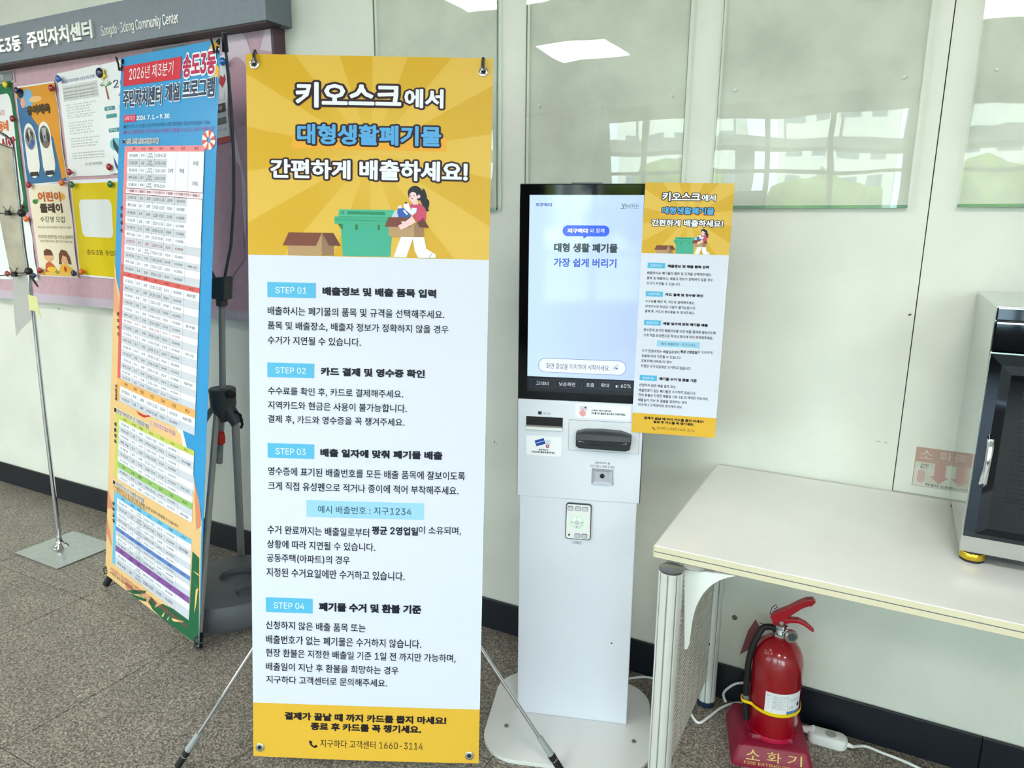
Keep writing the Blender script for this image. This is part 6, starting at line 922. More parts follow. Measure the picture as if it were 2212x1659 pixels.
def d_green(s):
    s.g = 'artwork_print'
    s.rect(0.0, 0.0, 1, 1, (12, 110, 66), 1); s.poly(rounded(0.05, 0.05, 0.93, 0.89, 0.08), (236, 238, 240), 2)
    s.poly([(0.1, .1), (.9, .08), (.88, .35), (.1, .3)], (206, 206, 202), 3)
    s.poly(ell(.62, .42, .06, .05), (214, 120, 70), 4); s.poly([(.55, .36), (.72, .36), (.66, .42), (.58, .42)], (214, 120, 70), 4)
    s.g = 'lettering'
    s.text('모집', (.62, .74, .74, .78), (200, 70, 50), 4, .03); s.text('우리동네', (.3, .62, .8, .70), (224, 110, 40), 4, .05)
    s.text('도시락', (.4, .49, .93, .575), (170, 26, 50), 4, .06)
def d_orange(s):
    s.g = 'artwork_print'
    s.rect(.015, .01, .985, .985, (58, 112, 158), 1)
    s.poly([(.02, .985), (.985, .985), (.985, .05), (.88, .03), (.86, .2), (.82, .45), (.62, .56), (.5, .58), (.38, .66), (.28, .76), (.2, .84), (.02, .9)], (222, 150, 32), 2)
    s.poly(ell(.3, .87, .13, .095), (120, 176, 220), 3); s.poly(ell(.17, .83, .06, .05), (230, 170, 140), 4); s.poly(ell(.13, .93, .08, .05), (28, 40, 70), 4)
    s.poly(ell(.48, .855, .16, .03), (240, 190, 120), 3)
    for u in (.24, .62):
        s.poly([(u + .155 * math.cos(a_), (.47 if math.sin(a_) > 0 else .22) + .155 * math.sin(a_)) for a_ in [2 * PI * k / 24 for k in range(24)]], (240, 238, 232), 4)
        s.poly(ell(u, 0.470, .13, .115), (140, 142, 140) if u < .5 else (112, 112, 104), 5)
        if u < .5:
            s.poly([(u - .1, 0.490), (u - .04, 0.570), (u - .01, 0.510), (u - .05, 0.430)], (40, 42, 50), 6); s.poly([(u + .02, 0.550), (u + .09, 0.530), (u + .07, 0.450)], (52, 54, 60), 6)
            s.poly([(u - .03, 0.560), (u + .03, 0.560), (u + .02, 0.490), (u - .02, 0.490)], (210, 186, 164), 7); s.poly(ell(u + .05, 0.430, .045, .03), (70, 92, 170), 7); s.poly(ell(u - .01, 0.395, .05, .028), (84, 100, 170), 7)
        else:
            s.poly([(u - .11, 0.470), (u - .07, 0.540), (u - .05, 0.430), (u - .08, 0.410)], (40, 42, 46), 6); s.poly([(u + .06, 0.540), (u + .11, 0.470), (u + .1, 0.410), (u + .06, 0.430)], (44, 44, 46), 6)
            s.poly([(u - .05, 0.560), (u + .05, 0.560), (u + .03, 0.430), (u - .03, 0.430)], (176, 178, 178), 6); s.poly([(u - .02, 0.480), (u + .02, 0.490), (u + .01, 0.430)], (50, 50, 56), 7); s.poly(ell(u + .05, 0.390, .03, .015), (190, 80, 70), 7)
        s.rect(u - .1, .085, u + .1, .13, (60, 46, 30) if u < .5 else (30, 44, 58), 6)
    s.g = 'lettering'
    s.text('유아체육', (.25, .70, .82, .80), (66, 46, 14), 6, .07)
    for u in (.24, .62): lines(s, u - .1, u + .12, [.165, .195, .225, .255, .28], (96, 96, 96), .014, ('월 화 수 목 금', '오후 네시 수업', '유아 대상', '정원 안내'))
def d_notice(s):
    s.g = 'artwork_print'; s.rect(.1, .725, .97, .87, (212, 214, 214), 1); s.g = 'lettering'
    s.text('송도3동 주민자치센터 수강생 모집 안내문', (.1, .895, .9, .925), (70, 92, 150), 3, .01)
    lines(s, .12, .9, [.835, .80, .77, .745], (100, 104, 110), .013, ('주민자치센터 프로그램 운영 안내 드립니다',), False)
    lines(s, .14, .85, [.68, .655, .63, .605, .58, .56], (150, 152, 156), .011, ('접수 기간 및 방법 안내', '선착순 모집 방문 접수'))
    lines(s, .14, .9, [.51, .485, .46, .435, .41], (140, 142, 146), .011, ('수강료 납부 방법 안내', '계좌 이체 또는 카드'))
    lines(s, .14, .85, [.36, .335, .31, .285], (140, 142, 146), .011)
    lines(s, .14, .95, [.22, .195, .17], (140, 142, 146), .012, ('자세한 사항은 센터로 문의하여 주시기 바랍니다',), False)
    s.text('송도3동 주민자치센터', (.42, .1, .8, .13), (120, 122, 128), 3, .02)
def d_2026(s):
    s.g = 'artwork_print'
    for a_ in range(7):
        t_ = R(20 + a_ * 23); s.poly([(.2, .80), (.2 + .16 * math.cos(t_), .80 + .05 * math.sin(t_) + .012), (.2 + .13 * math.cos(t_), .80 + .055 * math.sin(t_) - .012)], (50, 130, 70), 2)
    s.poly([(.18, .8), (.21, .8), (.25, .68), (.21, .68)], (150, 90, 60), 2)
    for v, u in ((.60, .22), (.53, .24), (.40, .27)): s.poly(rounded(u - .12, v - .018, u + .14, v + .018, .015), (78, 148, 152), 2)
    s.poly(ell(.28, .27, .13, .06), (120, 190, 200), 2)
    for k in range(5): s.poly(ell(.24 + k * .025, .28 - k * .02, .018, .045, 10), (40, 70, 80), 3)
    s.poly([(.2, .16), (.3, .05), (.9, .02), (.9, .0), (.3, .0), (.22, .07)], (60, 90, 150), 2); s.rect(.36, .08, 1, .16, (90, 160, 178), 2)
    s.g = 'lettering'
    s.text('2026', (.38, .77, 1.0, .84), (60, 74, 110), 3, .0); s.text('수강생 모집', (.48, .67, 1.5, .735), (60, 74, 110), 3, .0)
    s.text('기간 안내', (.45, .585, .95, .615), (60, 100, 110), 3, .02); s.text('접수', (.16, .59, .3, .61), (220, 236, 236), 4, .0); s.text('방법', (.18, .39, .34, .412), (220, 236, 236), 4, .02)
    lines(s, .5, .98, [.54, .505, .475, .445], (100, 120, 140), .016)
def d_clay(s):
    s.g = 'artwork_print'; s.rect(.015, .01, .985, .985, (240, 228, 202), 1)
    s.poly(ell(.14, .81, .07, .025), (60, 120, 60), 2); s.poly(ell(.2, .825, .03, .015), (90, 160, 80), 3)
    s.poly(ell(.86, .86, .055, .032), (232, 170, 60), 2); s.poly(ell(.83, .885, .03, .02), (232, 170, 60), 3)
    # two children modelling clay
    s.poly(ell(.3, .22, .12, .055), (232, 176, 130), 4); s.poly([(.18, .23), (.19, .28), (.27, .305), (.38, .29), (.42, .24), (.4, .232)], (104, 60, 44), 5)
    s.poly(ell(.72, .2, .11, .055), (236, 182, 140), 4)
    s.poly([(.55, .14), (.58, .25), (.66, .3), (.78, .29), (.86, .22), (.88, .14), (.8, .145), (.78, .22), (.68, .24), (.62, .18), (.62, .14)], (120, 66, 46), 5)
    s.poly([(.16, .03), (.2, .14), (.3, .17), (.42, .12), (.5, .03)], (196, 96, 46), 4); s.poly([(.5, .03), (.58, .13), (.72, .15), (.88, .1), (.95, .03)], (236, 178, 54), 4)
    s.rect(.02, .012, .98, .05, (238, 190, 90), 6); s.poly(ell(.35, .08, .12, .03), (240, 190, 60), 6); s.poly(ell(.7, .09, .03, .03), (190, 60, 40), 6); s.poly(ell(.5, .05, .05, .02), (140, 150, 60), 7)
    s.g = 'lettering'
    s.text('어린이', (.22, .81, .8, .915), (200, 96, 40), 3, .05); s.text('클레이', (.24, .69, .8, .795), (74, 50, 36), 3, .05); s.text('수강생 모집', (.22, .59, .82, .655), (60, 88, 66), 3, .02)
    s.text('송도3동 주민자치센터 어린이 교실', (.12, .525, .95, .55), (130, 120, 100), 3); s.text('창의력과 집중력을 기르는 클레이', (.1, .415, .98, .455), (120, 90, 60), 3, .02); s.text('직접 만들어보는 즐거운 미술수업', (.12, .375, .96, .40), (130, 110, 90), 3)
def d_yellow(s):
    s.g = 'artwork_print'; s.rect(.012, .02, 1, .965, (226, 200, 8), 1); s.poly(rounded(.14, .42, .78, .80, .07), (234, 238, 240), 2)
    s.g = 'lettering'; s.text('송도3동 주민자치센터', (.2, .235, 1.1, .29), (40, 40, 20), 3, .03, warp=lambda u, v: (min(u, .99), v))
def d_white(s):
    s.g = 'artwork_print'; s.poly([(.66, .2), (.75, .2), (.76, .42), (.68, .42)], (236, 228, 60), 2); s.g = 'lettering'
    for v in (.86, .62): s.rect(.66, v, .85, v + .006, (90, 90, 100), 2)
    lines(s, .62, .85, [.78, .7], (90, 90, 100), .02); s.text('SAVED', (.3, .1, .5, .13), (80, 90, 90), 2)
def d_heart(s):
    s.g = 'artwork_print'; s.poly([(.78, .72), (.85, .79), (.91, .75), (.95, .79), (.97, .72), (.88, .64)], (200, 50, 60), 2)
    s.poly(rounded(.6, .5, .93, .6, .03), (225, 226, 228), 2); s.poly(rounded(.62, .508, .92, .592, .03), (240, 241, 242), 3)
    s.rect(.7, .36, .95, .46, (52, 48, 50), 2); s.poly(ell(.82, .41, .06, .03), (150, 140, 136), 3); s.rect(.7, .22, .95, .3, (120, 122, 112), 2); s.rect(.0, .0, 1, .07, (200, 60, 62), 2)
    s.g = 'lettering'; lines(s, .68, .94, [.345, .33, .315, .16, .145], (90, 90, 90), .01, ragged=False)
poster([(-62, 182), (26, 167), (62, 458), (-24, 466)], 'green bordered poster at the left edge of the board', 0.001, d_green)
poster([(33, 188), (120, 176), (147, 393), (60, 400)], 'orange and blue poster with two oval photographs', 0.001, d_orange)
poster([(124, 159), (214, 140), (245, 378), (151, 382)], 'white text notice pinned beside the orange poster', 0.001, d_notice)
poster([(212, 143), (302, 122), (330, 370), (236, 376)], 'white poster with palm tree, half behind the blue banner', 0.0075, d_2026)
poster([(61, 397), (149, 396), (171, 600), (89, 596)], 'cream poster with two children modelling clay', 0.0015, d_clay)
poster([(153, 389), (262, 385), (282, 606), (174, 596)], 'yellow poster with a blank white square', 0.001, d_yellow)
poster([(-45, 482), (64, 466), (84, 606), (-14, 602)], 'white sheet pinned behind the chrome stand', 0.001, d_white)
poster([(404, 146), (489, 118), (498, 306), (420, 322)], 'white leaflet with a red heart, right of the blue banner', 0.001, d_heart)

# push pins
PINC = {'yellow': (236, 214, 20), 'navy': (22, 34, 84), 'red': (158, 20, 34), 'blue': (28, 104, 190), 'orange': (232, 108, 24), 'green': (14, 104, 60)}
pins = [(16, 183, 'yellow', 'yellow push pin in the top corner of the green poster'), (31, 257, 'red', 'red push pin at the edge of the green poster'),
        (49, 447, 'red', 'dark red push pin at the lower corner of the green poster'), (40, 196, 'navy', 'navy push pin in the top left of the orange poster'),
        (115, 191, 'red', 'dark red push pin in the top right of the orange poster'), (130, 171, 'blue', 'bright blue push pin in the corner of the white notice'),
        (219, 158, 'navy', 'large navy push pin on a yellow star beside the palm tree'), (154, 372, 'red', 'dark red push pin at the foot of the white notice'),
        (240, 361, 'red', 'dark red push pin at the foot of the palm tree poster'), (66, 400, 'red', 'crimson push pin in the top left of the clay poster'),
        (137, 395, 'orange', 'orange push pin in the top right of the clay poster'), (90, 584, 'red', 'dark red push pin at the foot of the clay poster'),
        (163, 590, 'navy', 'navy push pin at the foot of the clay poster'), (159, 399, 'green', 'green push pin in the top left of the yellow poster'),
        (242, 398, 'green', 'green push pin in the top right of the yellow poster'), (180, 587, 'orange', 'orange push pin at the foot of the yellow poster'),
        (6, 470, 'navy', 'navy push pin at the top left of the white sheet'), (60, 473, 'orange', 'orange push pin at the top right of the white sheet'),
        (20, 591, 'red', 'dark red push pin at the lower left of the white sheet'), (76, 595, 'navy', 'navy push pin at the lower right of the white sheet'),
        (485, 134, 'blue', 'blue push pin on the leaflet with the heart')]
for px, py, cn, lb in pins:
    q = on_y(px, py, BY - 0.012)
    t = thing('push_pin', (q.x, BY, q.z), lb, 'pin', 'push pins on the notice board')
    big = 1.35 if 'large' in lb else 1.0
    MB().lathe([(0.003, 0.0), (0.0075 * big, 0.006), (0.0125 * big, 0.011), (0.0145 * big, 0.015), (0.0128 * big, 0.0195), (0.008 * big, 0.0225), (0.002, 0.0236)], (q.x, BY - 0.006, q.z), 16, (0, -1, 0)).build('pin_head', mat('pin_' + cn, PINC[cn], 0.15, coat=.5), t, smooth=True)
    MB().tube([(q.x, BY + 0.004, q.z), (q.x, BY - 0.008, q.z)], 0.0008, 6).build('needle', M_CHROME, t)
    if big > 1:
        st = [(math.cos(2 * PI * k / 10 + .2) * (0.027 if k % 2 else 0.014), math.sin(2 * PI * k / 10 + .2) * (0.027 if k % 2 else 0.014)) for k in range(10)]
        o = MB().prism(st, lambda x, y, k: Vector((q.x + 0.012 + x, BY - 0.0165 - 0.0012 * (1 - k), q.z - .006 + y))).build('paper_star', mat('star_yellow', (232, 206, 50), .6))
        tag(o, 'yellow paper star behind the large navy push pin', 'star')

# ================================================================== YELLOW BANNER ON ITS X STAND
def axes(yaw, lean, roll):
    u = Vector((math.cos(yaw), math.sin(yaw), 0)); n_ = Vector((math.sin(yaw), -math.cos(yaw), 0))
    v = Vector((0, 0, 1)) * math.cos(lean) - n_ * math.sin(lean)
    u2 = u * math.cos(roll) + v * math.sin(roll); v2 = v * math.cos(roll) - u * math.sin(roll)
    return u2, v2, u2.cross(v2)
YO = Vector((-1.376, 1.153, 0.029)); YU, YV, YN = axes(R(26.822), R(7.163), R(-0.794))
def yuv(px, py):
    q = on(px, py, YO, YN) - YO
    return (q.dot(YU), q.dot(YV))
def y_bend(u, v):
    c = 0.006 * math.sin(PI * min(max(u, 0), .6) / 0.6) * math.sin(PI * min(max(v, 0), 1.8) / 1.8)
    c += 0.004 * max(0, 0.14 - v) / 0.14 * math.sin(PI * (u / 0.6) * 1.0)
    return c
def y_map(u, v, h): return YO + YU * u + YV * v + YN * (h + y_bend(u, v))

def sunburst():
    m = bpy.data.materials.new('print_sunburst'); m.use_nodes = True
    nt = m.node_tree; b = nt.nodes['Principled BSDF']; L = nt.links.new
    uv = nt.nodes.new('ShaderNodeUVMap'); uv.uv_map = 'print'
    sp = nt.nodes.new('ShaderNodeSeparateXYZ'); L(uv.outputs[0], sp.inputs[0])
    def mth(op, a, b2=None):
        n_ = nt.nodes.new('ShaderNodeMath'); n_.operation = op
        for i_, q in enumerate((a, b2)):
            if q is None: continue
            if isinstance(q, (int, float)): n_.inputs[i_].default_value = q
            else: L(q, n_.inputs[i_])
        return n_.outputs[0]
    cu, cv = yuv(803, 330)
    ang = mth('ARCTAN2', mth('SUBTRACT', sp.outputs[1], cv), mth('SUBTRACT', sp.outputs[0], cu))
    fr_ = mth('FRACT', mth('ADD', mth('MULTIPLY', ang, 9 / (2 * PI)), 0.0125))
    st = nt.nodes.new('ShaderNodeMapRange'); st.inputs['From Min'].default_value = 0.5; st.inputs['From Max'].default_value = 0.53
    L(mth('PINGPONG', fr_, 0.5), st.inputs['Value'])
    pp = mth('ABSOLUTE', mth('SUBTRACT', fr_, 0.5)); mr = nt.nodes.new('ShaderNodeMapRange'); mr.inputs['From Min'].default_value = 0.235; mr.inputs['From Max'].default_value = 0.255
    L(pp, mr.inputs['Value'])
    mx = nt.nodes.new('ShaderNodeMix'); mx.data_type = 'RGBA'; mx.inputs['A'].default_value = lin((214, 168, 14)); mx.inputs['B'].default_value = lin((226, 184, 68))
    rad = mth('SQRT', mth('ADD', mth('POWER', mth('SUBTRACT', sp.outputs[0], cu), 2), mth('POWER', mth('SUBTRACT', sp.outputs[1], cv), 2)))
    fade = mth('MINIMUM', mth('MULTIPLY', rad, 5.0), 1.0)
    fac = mth('SUBTRACT', 1.0, mth('MULTIPLY', mth('SUBTRACT', 1.0, mr.outputs[0]), fade))
    L(fac, mx.inputs['Factor']); L(mx.outputs['Result'], b.inputs['Base Color']); b.inputs['Roughness'].default_value = 0.45
    return m
M_SUN = sunburst()
NAVYINK = (20, 22, 40); BROWN = (52, 34, 44)
def cA(x, y): return yuv(500 + x * .30136, 80 + y * .30136)        # places read off enlarged views of the banner
def cB(x, y): return yuv(500 + x * .3315, 560 + y * .3315)
def cC(x, y): return yuv(500 + x * .33689, 1100 + y * .33689)
def cD(x, y): return yuv(600 + x * .16275, 390 + y * .16275)
def bx(c, x0, yt, x1, yb):
    a = c(x0, yb); t_ = c(x0, yt); e = c(x1, yb + (x1 - x0) * 0.02)
    return (a[0], a[1], e[0], t_[1])
def draw_yellow(s, fine=True):
    top = yuv(531, 549.6)[1]; foot = cC(108, 1237)[1]
    s.g = 'background_print'
    s.rect(0, top, 0.6, 1.8, None, 1, M_SUN); s.g = 'footer_background'; s.rect(0, 0, 0.6, foot, (226, 180, 60), 1)
    s.g = 'highlight_print'; q = bx(cA, 437, 700, 1540, 800); s.rect(*q, (238, 174, 60), 2)
    s.g = 'headline'
    for t_, q, c, o_ in (('키오스크', (462, 322, 1218, 505), (240, 242, 248), .0), ('에서', (1240, 372, 1520, 510), (240, 242, 248), 0),
                    ('대형생활폐기물', (474, 622, 1503, 768), (92, 170, 226), 0), ('간편하게', (282, 874, 856, 1012), (240, 242, 248), 0), ('배출하세요!', (920, 882, 1694, 1026), (240, 242, 248), 0)):
        q = bx(cA, *q)
        s.text(t_, q, BROWN, 3, .125, base=.037); s.text(t_, q, c, 6, .037)
    s.g = 'illustration_print'
    P = lambda pts, c, l: s.poly([cD(*p) for p in pts], c, l)
    E_ = lambda x, y, rx, ry, c, l, n_=20: P(ell(x, y, rx, ry, n_), c, l)
    P([(148, 860), (515, 865), (590, 698), (592, 998), (140, 990)], (186, 152, 112), 3); P([(592, 700), (690, 860), (752, 868), (752, 998), (592, 998)], (152, 118, 92), 3)
    P([(150, 688), (592, 697), (515, 870), (70, 862)], (128, 76, 62), 4); P([(594, 697), (745, 700), (845, 870), (688, 866)], (112, 70, 62), 4)
    P([(800, 576), (1440, 592), (1520, 600), (1518, 750), (1500, 1015), (870, 1003), (845, 640)], (76, 176, 148), 3)
    P([(820, 383), (1560, 396), (1520, 492), (808, 484)], (84, 184, 148), 4); P([(760, 480), (1470, 492), (1445, 592), (760, 575)], (74, 176, 142), 5)
    P([(760, 522), (1450, 540), (1450, 544), (760, 526)], (36, 110, 84), 6); P([(808, 482), (1480, 492), (1480, 496), (808, 486)], (36, 110, 84), 6)
    P([(935, 408), (1420, 420), (1435, 462), (930, 452)], (52, 142, 108), 6); P([(845, 408), (888, 408), (888, 450), (845, 448)], (36, 110, 84), 5); P([(852, 415), (880, 415), (880, 443), (852, 441)], (84, 184, 148), 6)
    P([(805, 578), (872, 585), (868, 652), (845, 640)], (60, 124, 74), 6); P(rounded(1035, 585, 1068, 660, 14, 3), (60, 124, 74), 6); P(rounded(1332, 590, 1362, 662, 14, 3), (60, 124, 74), 6)
    P([(1640, 750), (1805, 750), (1710, 1022), (1545, 1016)], (244, 246, 250), 5); P([(1795, 750), (1945, 750), (1975, 910), (2098, 982), (2098, 1028), (1868, 1028), (1820, 930)], (244, 246, 250), 6)
    P([(2010, 1025), (2050, 965), (2055, 968), (2016, 1027)], (90, 80, 90), 7)
    P([(1890, 100), (1925, 140), (1920, 102), (1955, 125), (1980, 200), (1985, 245), (2012, 270), (2015, 320), (2000, 380), (2012, 410), (1972, 412), (1930, 350), (1895, 265), (1860, 270), (1870, 150)], (44, 46, 52), 4)
    E_(1825, 170, 96, 96, (44, 46, 52), 5); P([(1740, 320), (1895, 308), (1960, 370), (1975, 430), (1970, 540), (1855, 560), (1795, 470), (1770, 400)], (206, 82, 112), 5)
    P([(1785, 260), (1862, 260), (1864, 322), (1800, 326)], (244, 206, 208), 6); E_(1803, 222, 56, 68, (248, 212, 214), 7); E_(1872, 216, 24, 24, (248, 212, 214), 7)
    P([(1740, 190), (1752, 140), (1800, 118), (1850, 135), (1862, 215), (1845, 208), (1835, 168), (1790, 152), (1760, 172), (1748, 235), (1738, 230)], (44, 46, 52), 8)
    E_(1766, 210, 5, 8, (40, 40, 50), 9, 8); E_(1812, 206, 5, 9, (40, 40, 50), 9, 8); P([(1770, 234), (1806, 240), (1788, 254)], (160, 50, 60), 9)
    P([(1560, 402), (1595, 400), (1606, 492), (1515, 490)], (206, 210, 226), 6); P([(1672, 332), (1692, 305), (1738, 305), (1766, 370), (1772, 450), (1680, 380)], (246, 248, 252), 6)
    P([(1690, 290), (1720, 290), (1722, 312), (1690, 310)], (92, 68, 62), 7); P([(1600, 345), (1645, 333), (1652, 376), (1602, 380)], (246, 248, 252), 7)
    P([(1600, 376), (1680, 370), (1764, 460), (1764, 494), (1610, 492), (1590, 430)], (56, 98, 180), 8); P([(1665, 395), (1695, 400), (1735, 455), (1715, 460), (1680, 425)], (238, 240, 248), 9)
    P([(1782, 364), (1850, 370), (1842, 425), (1790, 472), (1766, 430)], (226, 236, 248), 8); P([(1850, 430), (1795, 472), (1856, 558), (1930, 520)], (206, 82, 112), 9)
    P([(1475, 600), (1815, 600), (1815, 755), (1488, 748), (1476, 700)], (188, 154, 114), 7); P([(1813, 600), (1850, 560), (1890, 625), (1942, 628), (1940, 755), (1813, 755)], (160, 126, 96), 7)
    P([(1475, 490), (1768, 492), (1764, 622), (1425, 615)], (126, 74, 62), 8); P([(1855, 560), (1930, 498), (2010, 628), (1890, 625)], (104, 66, 60), 9)
    P([(1604, 602), (1655, 578), (1646, 545), (1700, 548), (1788, 480), (1838, 556), (1740, 615), (1640, 656)], (246, 208, 208), 10)
    for bi_, (t_, c, r_, q) in enumerate((('STEP 01', cB, (236, 148, 552, 246), (290, 180, 492, 221)), ('STEP 02', cB, (236, 672, 543, 766), (290, 702, 488, 741)), ('STEP 03', cB, (238, 1196, 542, 1291), (291, 1228, 487, 1269)), ('STEP 04', cC, (222, 562, 523, 656), (274, 593, 470, 633)))):
        s.g = 'step_badge#%d' % bi_
        s.rect(*bx(c, *r_), (92, 184, 226), 2); s.text(t_, bx(c, *q), (238, 246, 252), 3, .012)
    s.g = 'number_badge'
    s.rect(*bx(cB, 492, 1566, 1254, 1674), (156, 208, 236), 2)
    s.g = 'body_text'
    s.text('예시 배출번호 : 지구1234', bx(cB, 567, 1600, 1175, 1650), (32, 48, 72), 3, .01)
    for t_, c, q in (('배출정보 및 배출 품목 입력', cB, (596, 180, 1335, 236)), ('카드 결제 및 영수증 확인', cB, (586, 702, 1262, 757)), ('배출 일자에 맞춰 폐기물 배출', cB, (583, 1230, 1376, 1284)), ('폐기물 수거 및 환불 기준', cC, (563, 592, 1218, 649))):
        s.text(t_, bx(c, *q), (24, 24, 38), 3, .05)
    for t_, c, q in (('배출하시는 폐기물의 품목 및 규격을 선택해주세요.', cB, (238, 306, 1388, 362)), ('품목 및 배출장소, 배출자 정보가 정확하지 않을 경우', cB, (238, 403, 1415, 462)), ('수거가 지연될 수 있습니다.', cB, (238, 499, 847, 553)),
                     ('수수료를 확인 후, 카드로 결제해주세요.', cB, (240, 829, 1122, 886)), ('지역카드와 현금은 사용이 불가능합니다.', cB, (240, 921, 1145, 975)), ('결제 후, 카드와 영수증을 꼭 챙겨주세요.', cB, (240, 1012, 1130, 1069)),
                     ('영수증에 표기된 배출번호를 모든 배출 품목에 잘보이도록', cB, (240, 1350, 1522, 1405)), ('크게 직접 유성펜으로 적거나 종이에 적어 부착해주세요.', cB, (240, 1445, 1480, 1501)),
                     ('상황에 따라 지연될 수 있습니다.', cC, (230, 193, 925, 247)), ('공동주택(아파트)의 경우', cC, (228, 282, 762, 338)), ('지정된 수거요일에만 수거하고 있습니다.', cC, (226, 372, 1112, 429)),
                     ('신청하지 않은 배출 품목 또는', cC, (222, 712, 862, 766)), ('배출번호가 없는 폐기물은 수거하지 않습니다.', cC, (222, 803, 1218, 859)), ('현장 환불은 지정한 배출일 기준 1일 전 까지만 가능하며,', cC, (222, 890, 1438, 948)), ('배출일이 지난 후 환불을 희망하는 경우', cC, (222, 979, 1072, 1031)), ('지구하다 고객센터로 문의해주세요.', cC, (224, 1063, 1000, 1113)),
                     ('수거 완료까지는 배출일로부터', cC, (232, 100, 886, 156)), ('이 소유되며,', cC, (1202, 104, 1472, 160))):
        s.text(t_, bx(c, *q), NAVYINK, 3, 0.011)
    s.text('평균 2영업일', bx(cC, 904, 103, 1198, 158), (26, 28, 44), 3, .035)
    s.g = 'footer_text'
    s.text('결제가 끝날 때 까지 카드를 뽑지 마세요!', bx(cC, 342, 1296, 1378, 1346), (36, 26, 30), 3, .05); s.text('종료 후 카드를 꼭 챙기세요.', bx(cC, 510, 1362, 1218, 1412), (36, 26, 30), 3, .05)
    s.text('지구하다 고객센터 1660-3114', bx(cC, 572, 1470, 1228, 1520), (36, 26, 30), 3, .012)
    s.poly([cC(*p) for p in ((498, 1484), (512, 1478), (522, 1492), (514, 1500), (532, 1514), (542, 1506), (556, 1514), (546, 1524), (528, 1523), (508, 1508))], (36, 26, 30), 3)
def sheet_mesh(mp, W, H, nu, nv, th, name, m, parent, back=None):
    g = MB(); vs = [mp(W * i / nu, H * j / nv, 0) for j in range(nv + 1) for i in range(nu + 1)]; vb = [mp(W * i / nu, H * j / nv, -th) for j in range(nv + 1) for i in range(nu + 1)]
    k = len(vs); I = lambda i, j: j * (nu + 1) + i
    q = [(I(i, j), I(i + 1, j), I(i + 1, j + 1), I(i, j + 1)) for j in range(nv) for i in range(nu)]
    rim = [(I(i, 0), I(i, 0) + k, I(i + 1, 0) + k, I(i + 1, 0)) for i in range(nu)] + [(I(i, nv), I(i + 1, nv), I(i + 1, nv) + k, I(i, nv) + k) for i in range(nu)]
    rim += [(I(0, j), I(0, j + 1), I(0, j + 1) + k, I(0, j) + k) for j in range(nv)] + [(I(nu, j), I(nu, j) + k, I(nu, j + 1) + k, I(nu, j + 1)) for j in range(nv)]
    g.add(vs + vb, q + [tuple(x + k for x in f[::-1]) for f in q] + rim)
    return g.build(name, m, parent, fix=False)
def grommet(parent, p, n_, r=0.0085):
    g = MB(); prof = [(r * .48, 0.0), (r * .48, 0.003), (r * .7, 0.0036), (r, 0.002), (r, 0.0)]
    X, Y = rot_to(n_); p = Vector(p); n_ = Vector(n_).normalized(); N_ = 20; vs = []; fs = []
    for rr, h in prof:
        for k in range(N_): vs.append(p + n_ * h + (X * math.cos(2 * PI * k / N_) + Y * math.sin(2 * PI * k / N_)) * rr)
    for i in range(len(prof) - 1):
        for k in range(N_):
            a = i * N_ + k; b_ = i * N_ + (k + 1) % N_; fs.append((a, b_, b_ + N_, a + N_))
    g.add(vs, fs); o = g.build('grommet', M_CHROME, parent, smooth=True)
    MB().lathe([(r * .47, 0.0002), (r * .47, 0.0008)], p, 14, n_).build('hole', M_BLACK, o)
    return o
M_FABRIC = mat('banner_white', (219, 223, 237), 0.5)
t = thing('banner', YO + YU * .3, 'tall yellow and white instruction banner with step badges', 'banner')
sheet_mesh(y_map, .6, 1.8, 12, 36, .0006, 'sheet', M_FABRIC, t)
s = Sheet(y_map, (.05, .05), .0003); draw_yellow(s); s.flush(t)
for u_, v_ in ((.02, 1.776), (.577, 1.768), (.018, .026), (.575, .022)): grommet(t, y_map(u_, v_, .0008), YN, .0115)

st = thing('banner_stand', on_z(790, 1500), 'chrome X-shaped stand holding up the yellow banner', 'stand')
hub = on(790, 1022, YO - YN * .035, YN)
FL, FR = on_z(384, 1655, .007), on_z(1213, 1665, .007)
def curve_pts(a, c, bow, n_=14):
    a, c, bow = Vector(a), Vector(c), Vector(bow)
    return [a.lerp(c, k / n_) + bow * math.sin(PI * k / n_) for k in range(n_ + 1)]
for foot, nm in ((FL, 'l'), (FR, 'r')):
    d = (foot - hub)
    MB().tube([hub, hub + d * .90], .0052, 12).build('leg', M_CHROME, st, smooth=True)
    e = MB().tube([hub + d * .885, hub + d * .965], [.0080, .0100], 14).build('leg_sleeve', mat('clear_rubber', (150, 156, 156), .3), st, smooth=True)
    MB().tube([hub + d * .945, foot], [.0105, .009], 12).build('foot_cap', M_RUBBER, st, smooth=True)
for (u_, v_), sg in (((.022, 1.80), -1), ((.576, 1.792), 1)):
    tp = y_map(u_, v_, -.006)
    MB().tube(curve_pts(hub, tp, YU * sg * .02 - YN * .02), .0035, 8).build('upper_rod', M_GREYMT, st, smooth=True)
    hk = [tp - YV * .006, tp + YV * .004, tp + YV * .007 + YN * .006, y_map(u_, v_ - .004, .008), y_map(u_, v_ - .024, .007)]
    MB().tube(hk, .0042, 10).build('hook', M_CHROME_D, st, smooth=True)
rear = hub - YN * .62; rear.z = 0.006
MB().tube([hub, rear], .005, 10).build('rear_leg', M_CHROME, st, smooth=True)
MB().lathe([(.018, -.014), (.024, -.008), (.024, .008), (.018, .014)], hub, 20, YN).build('hub', M_BLACK, st, smooth=True)

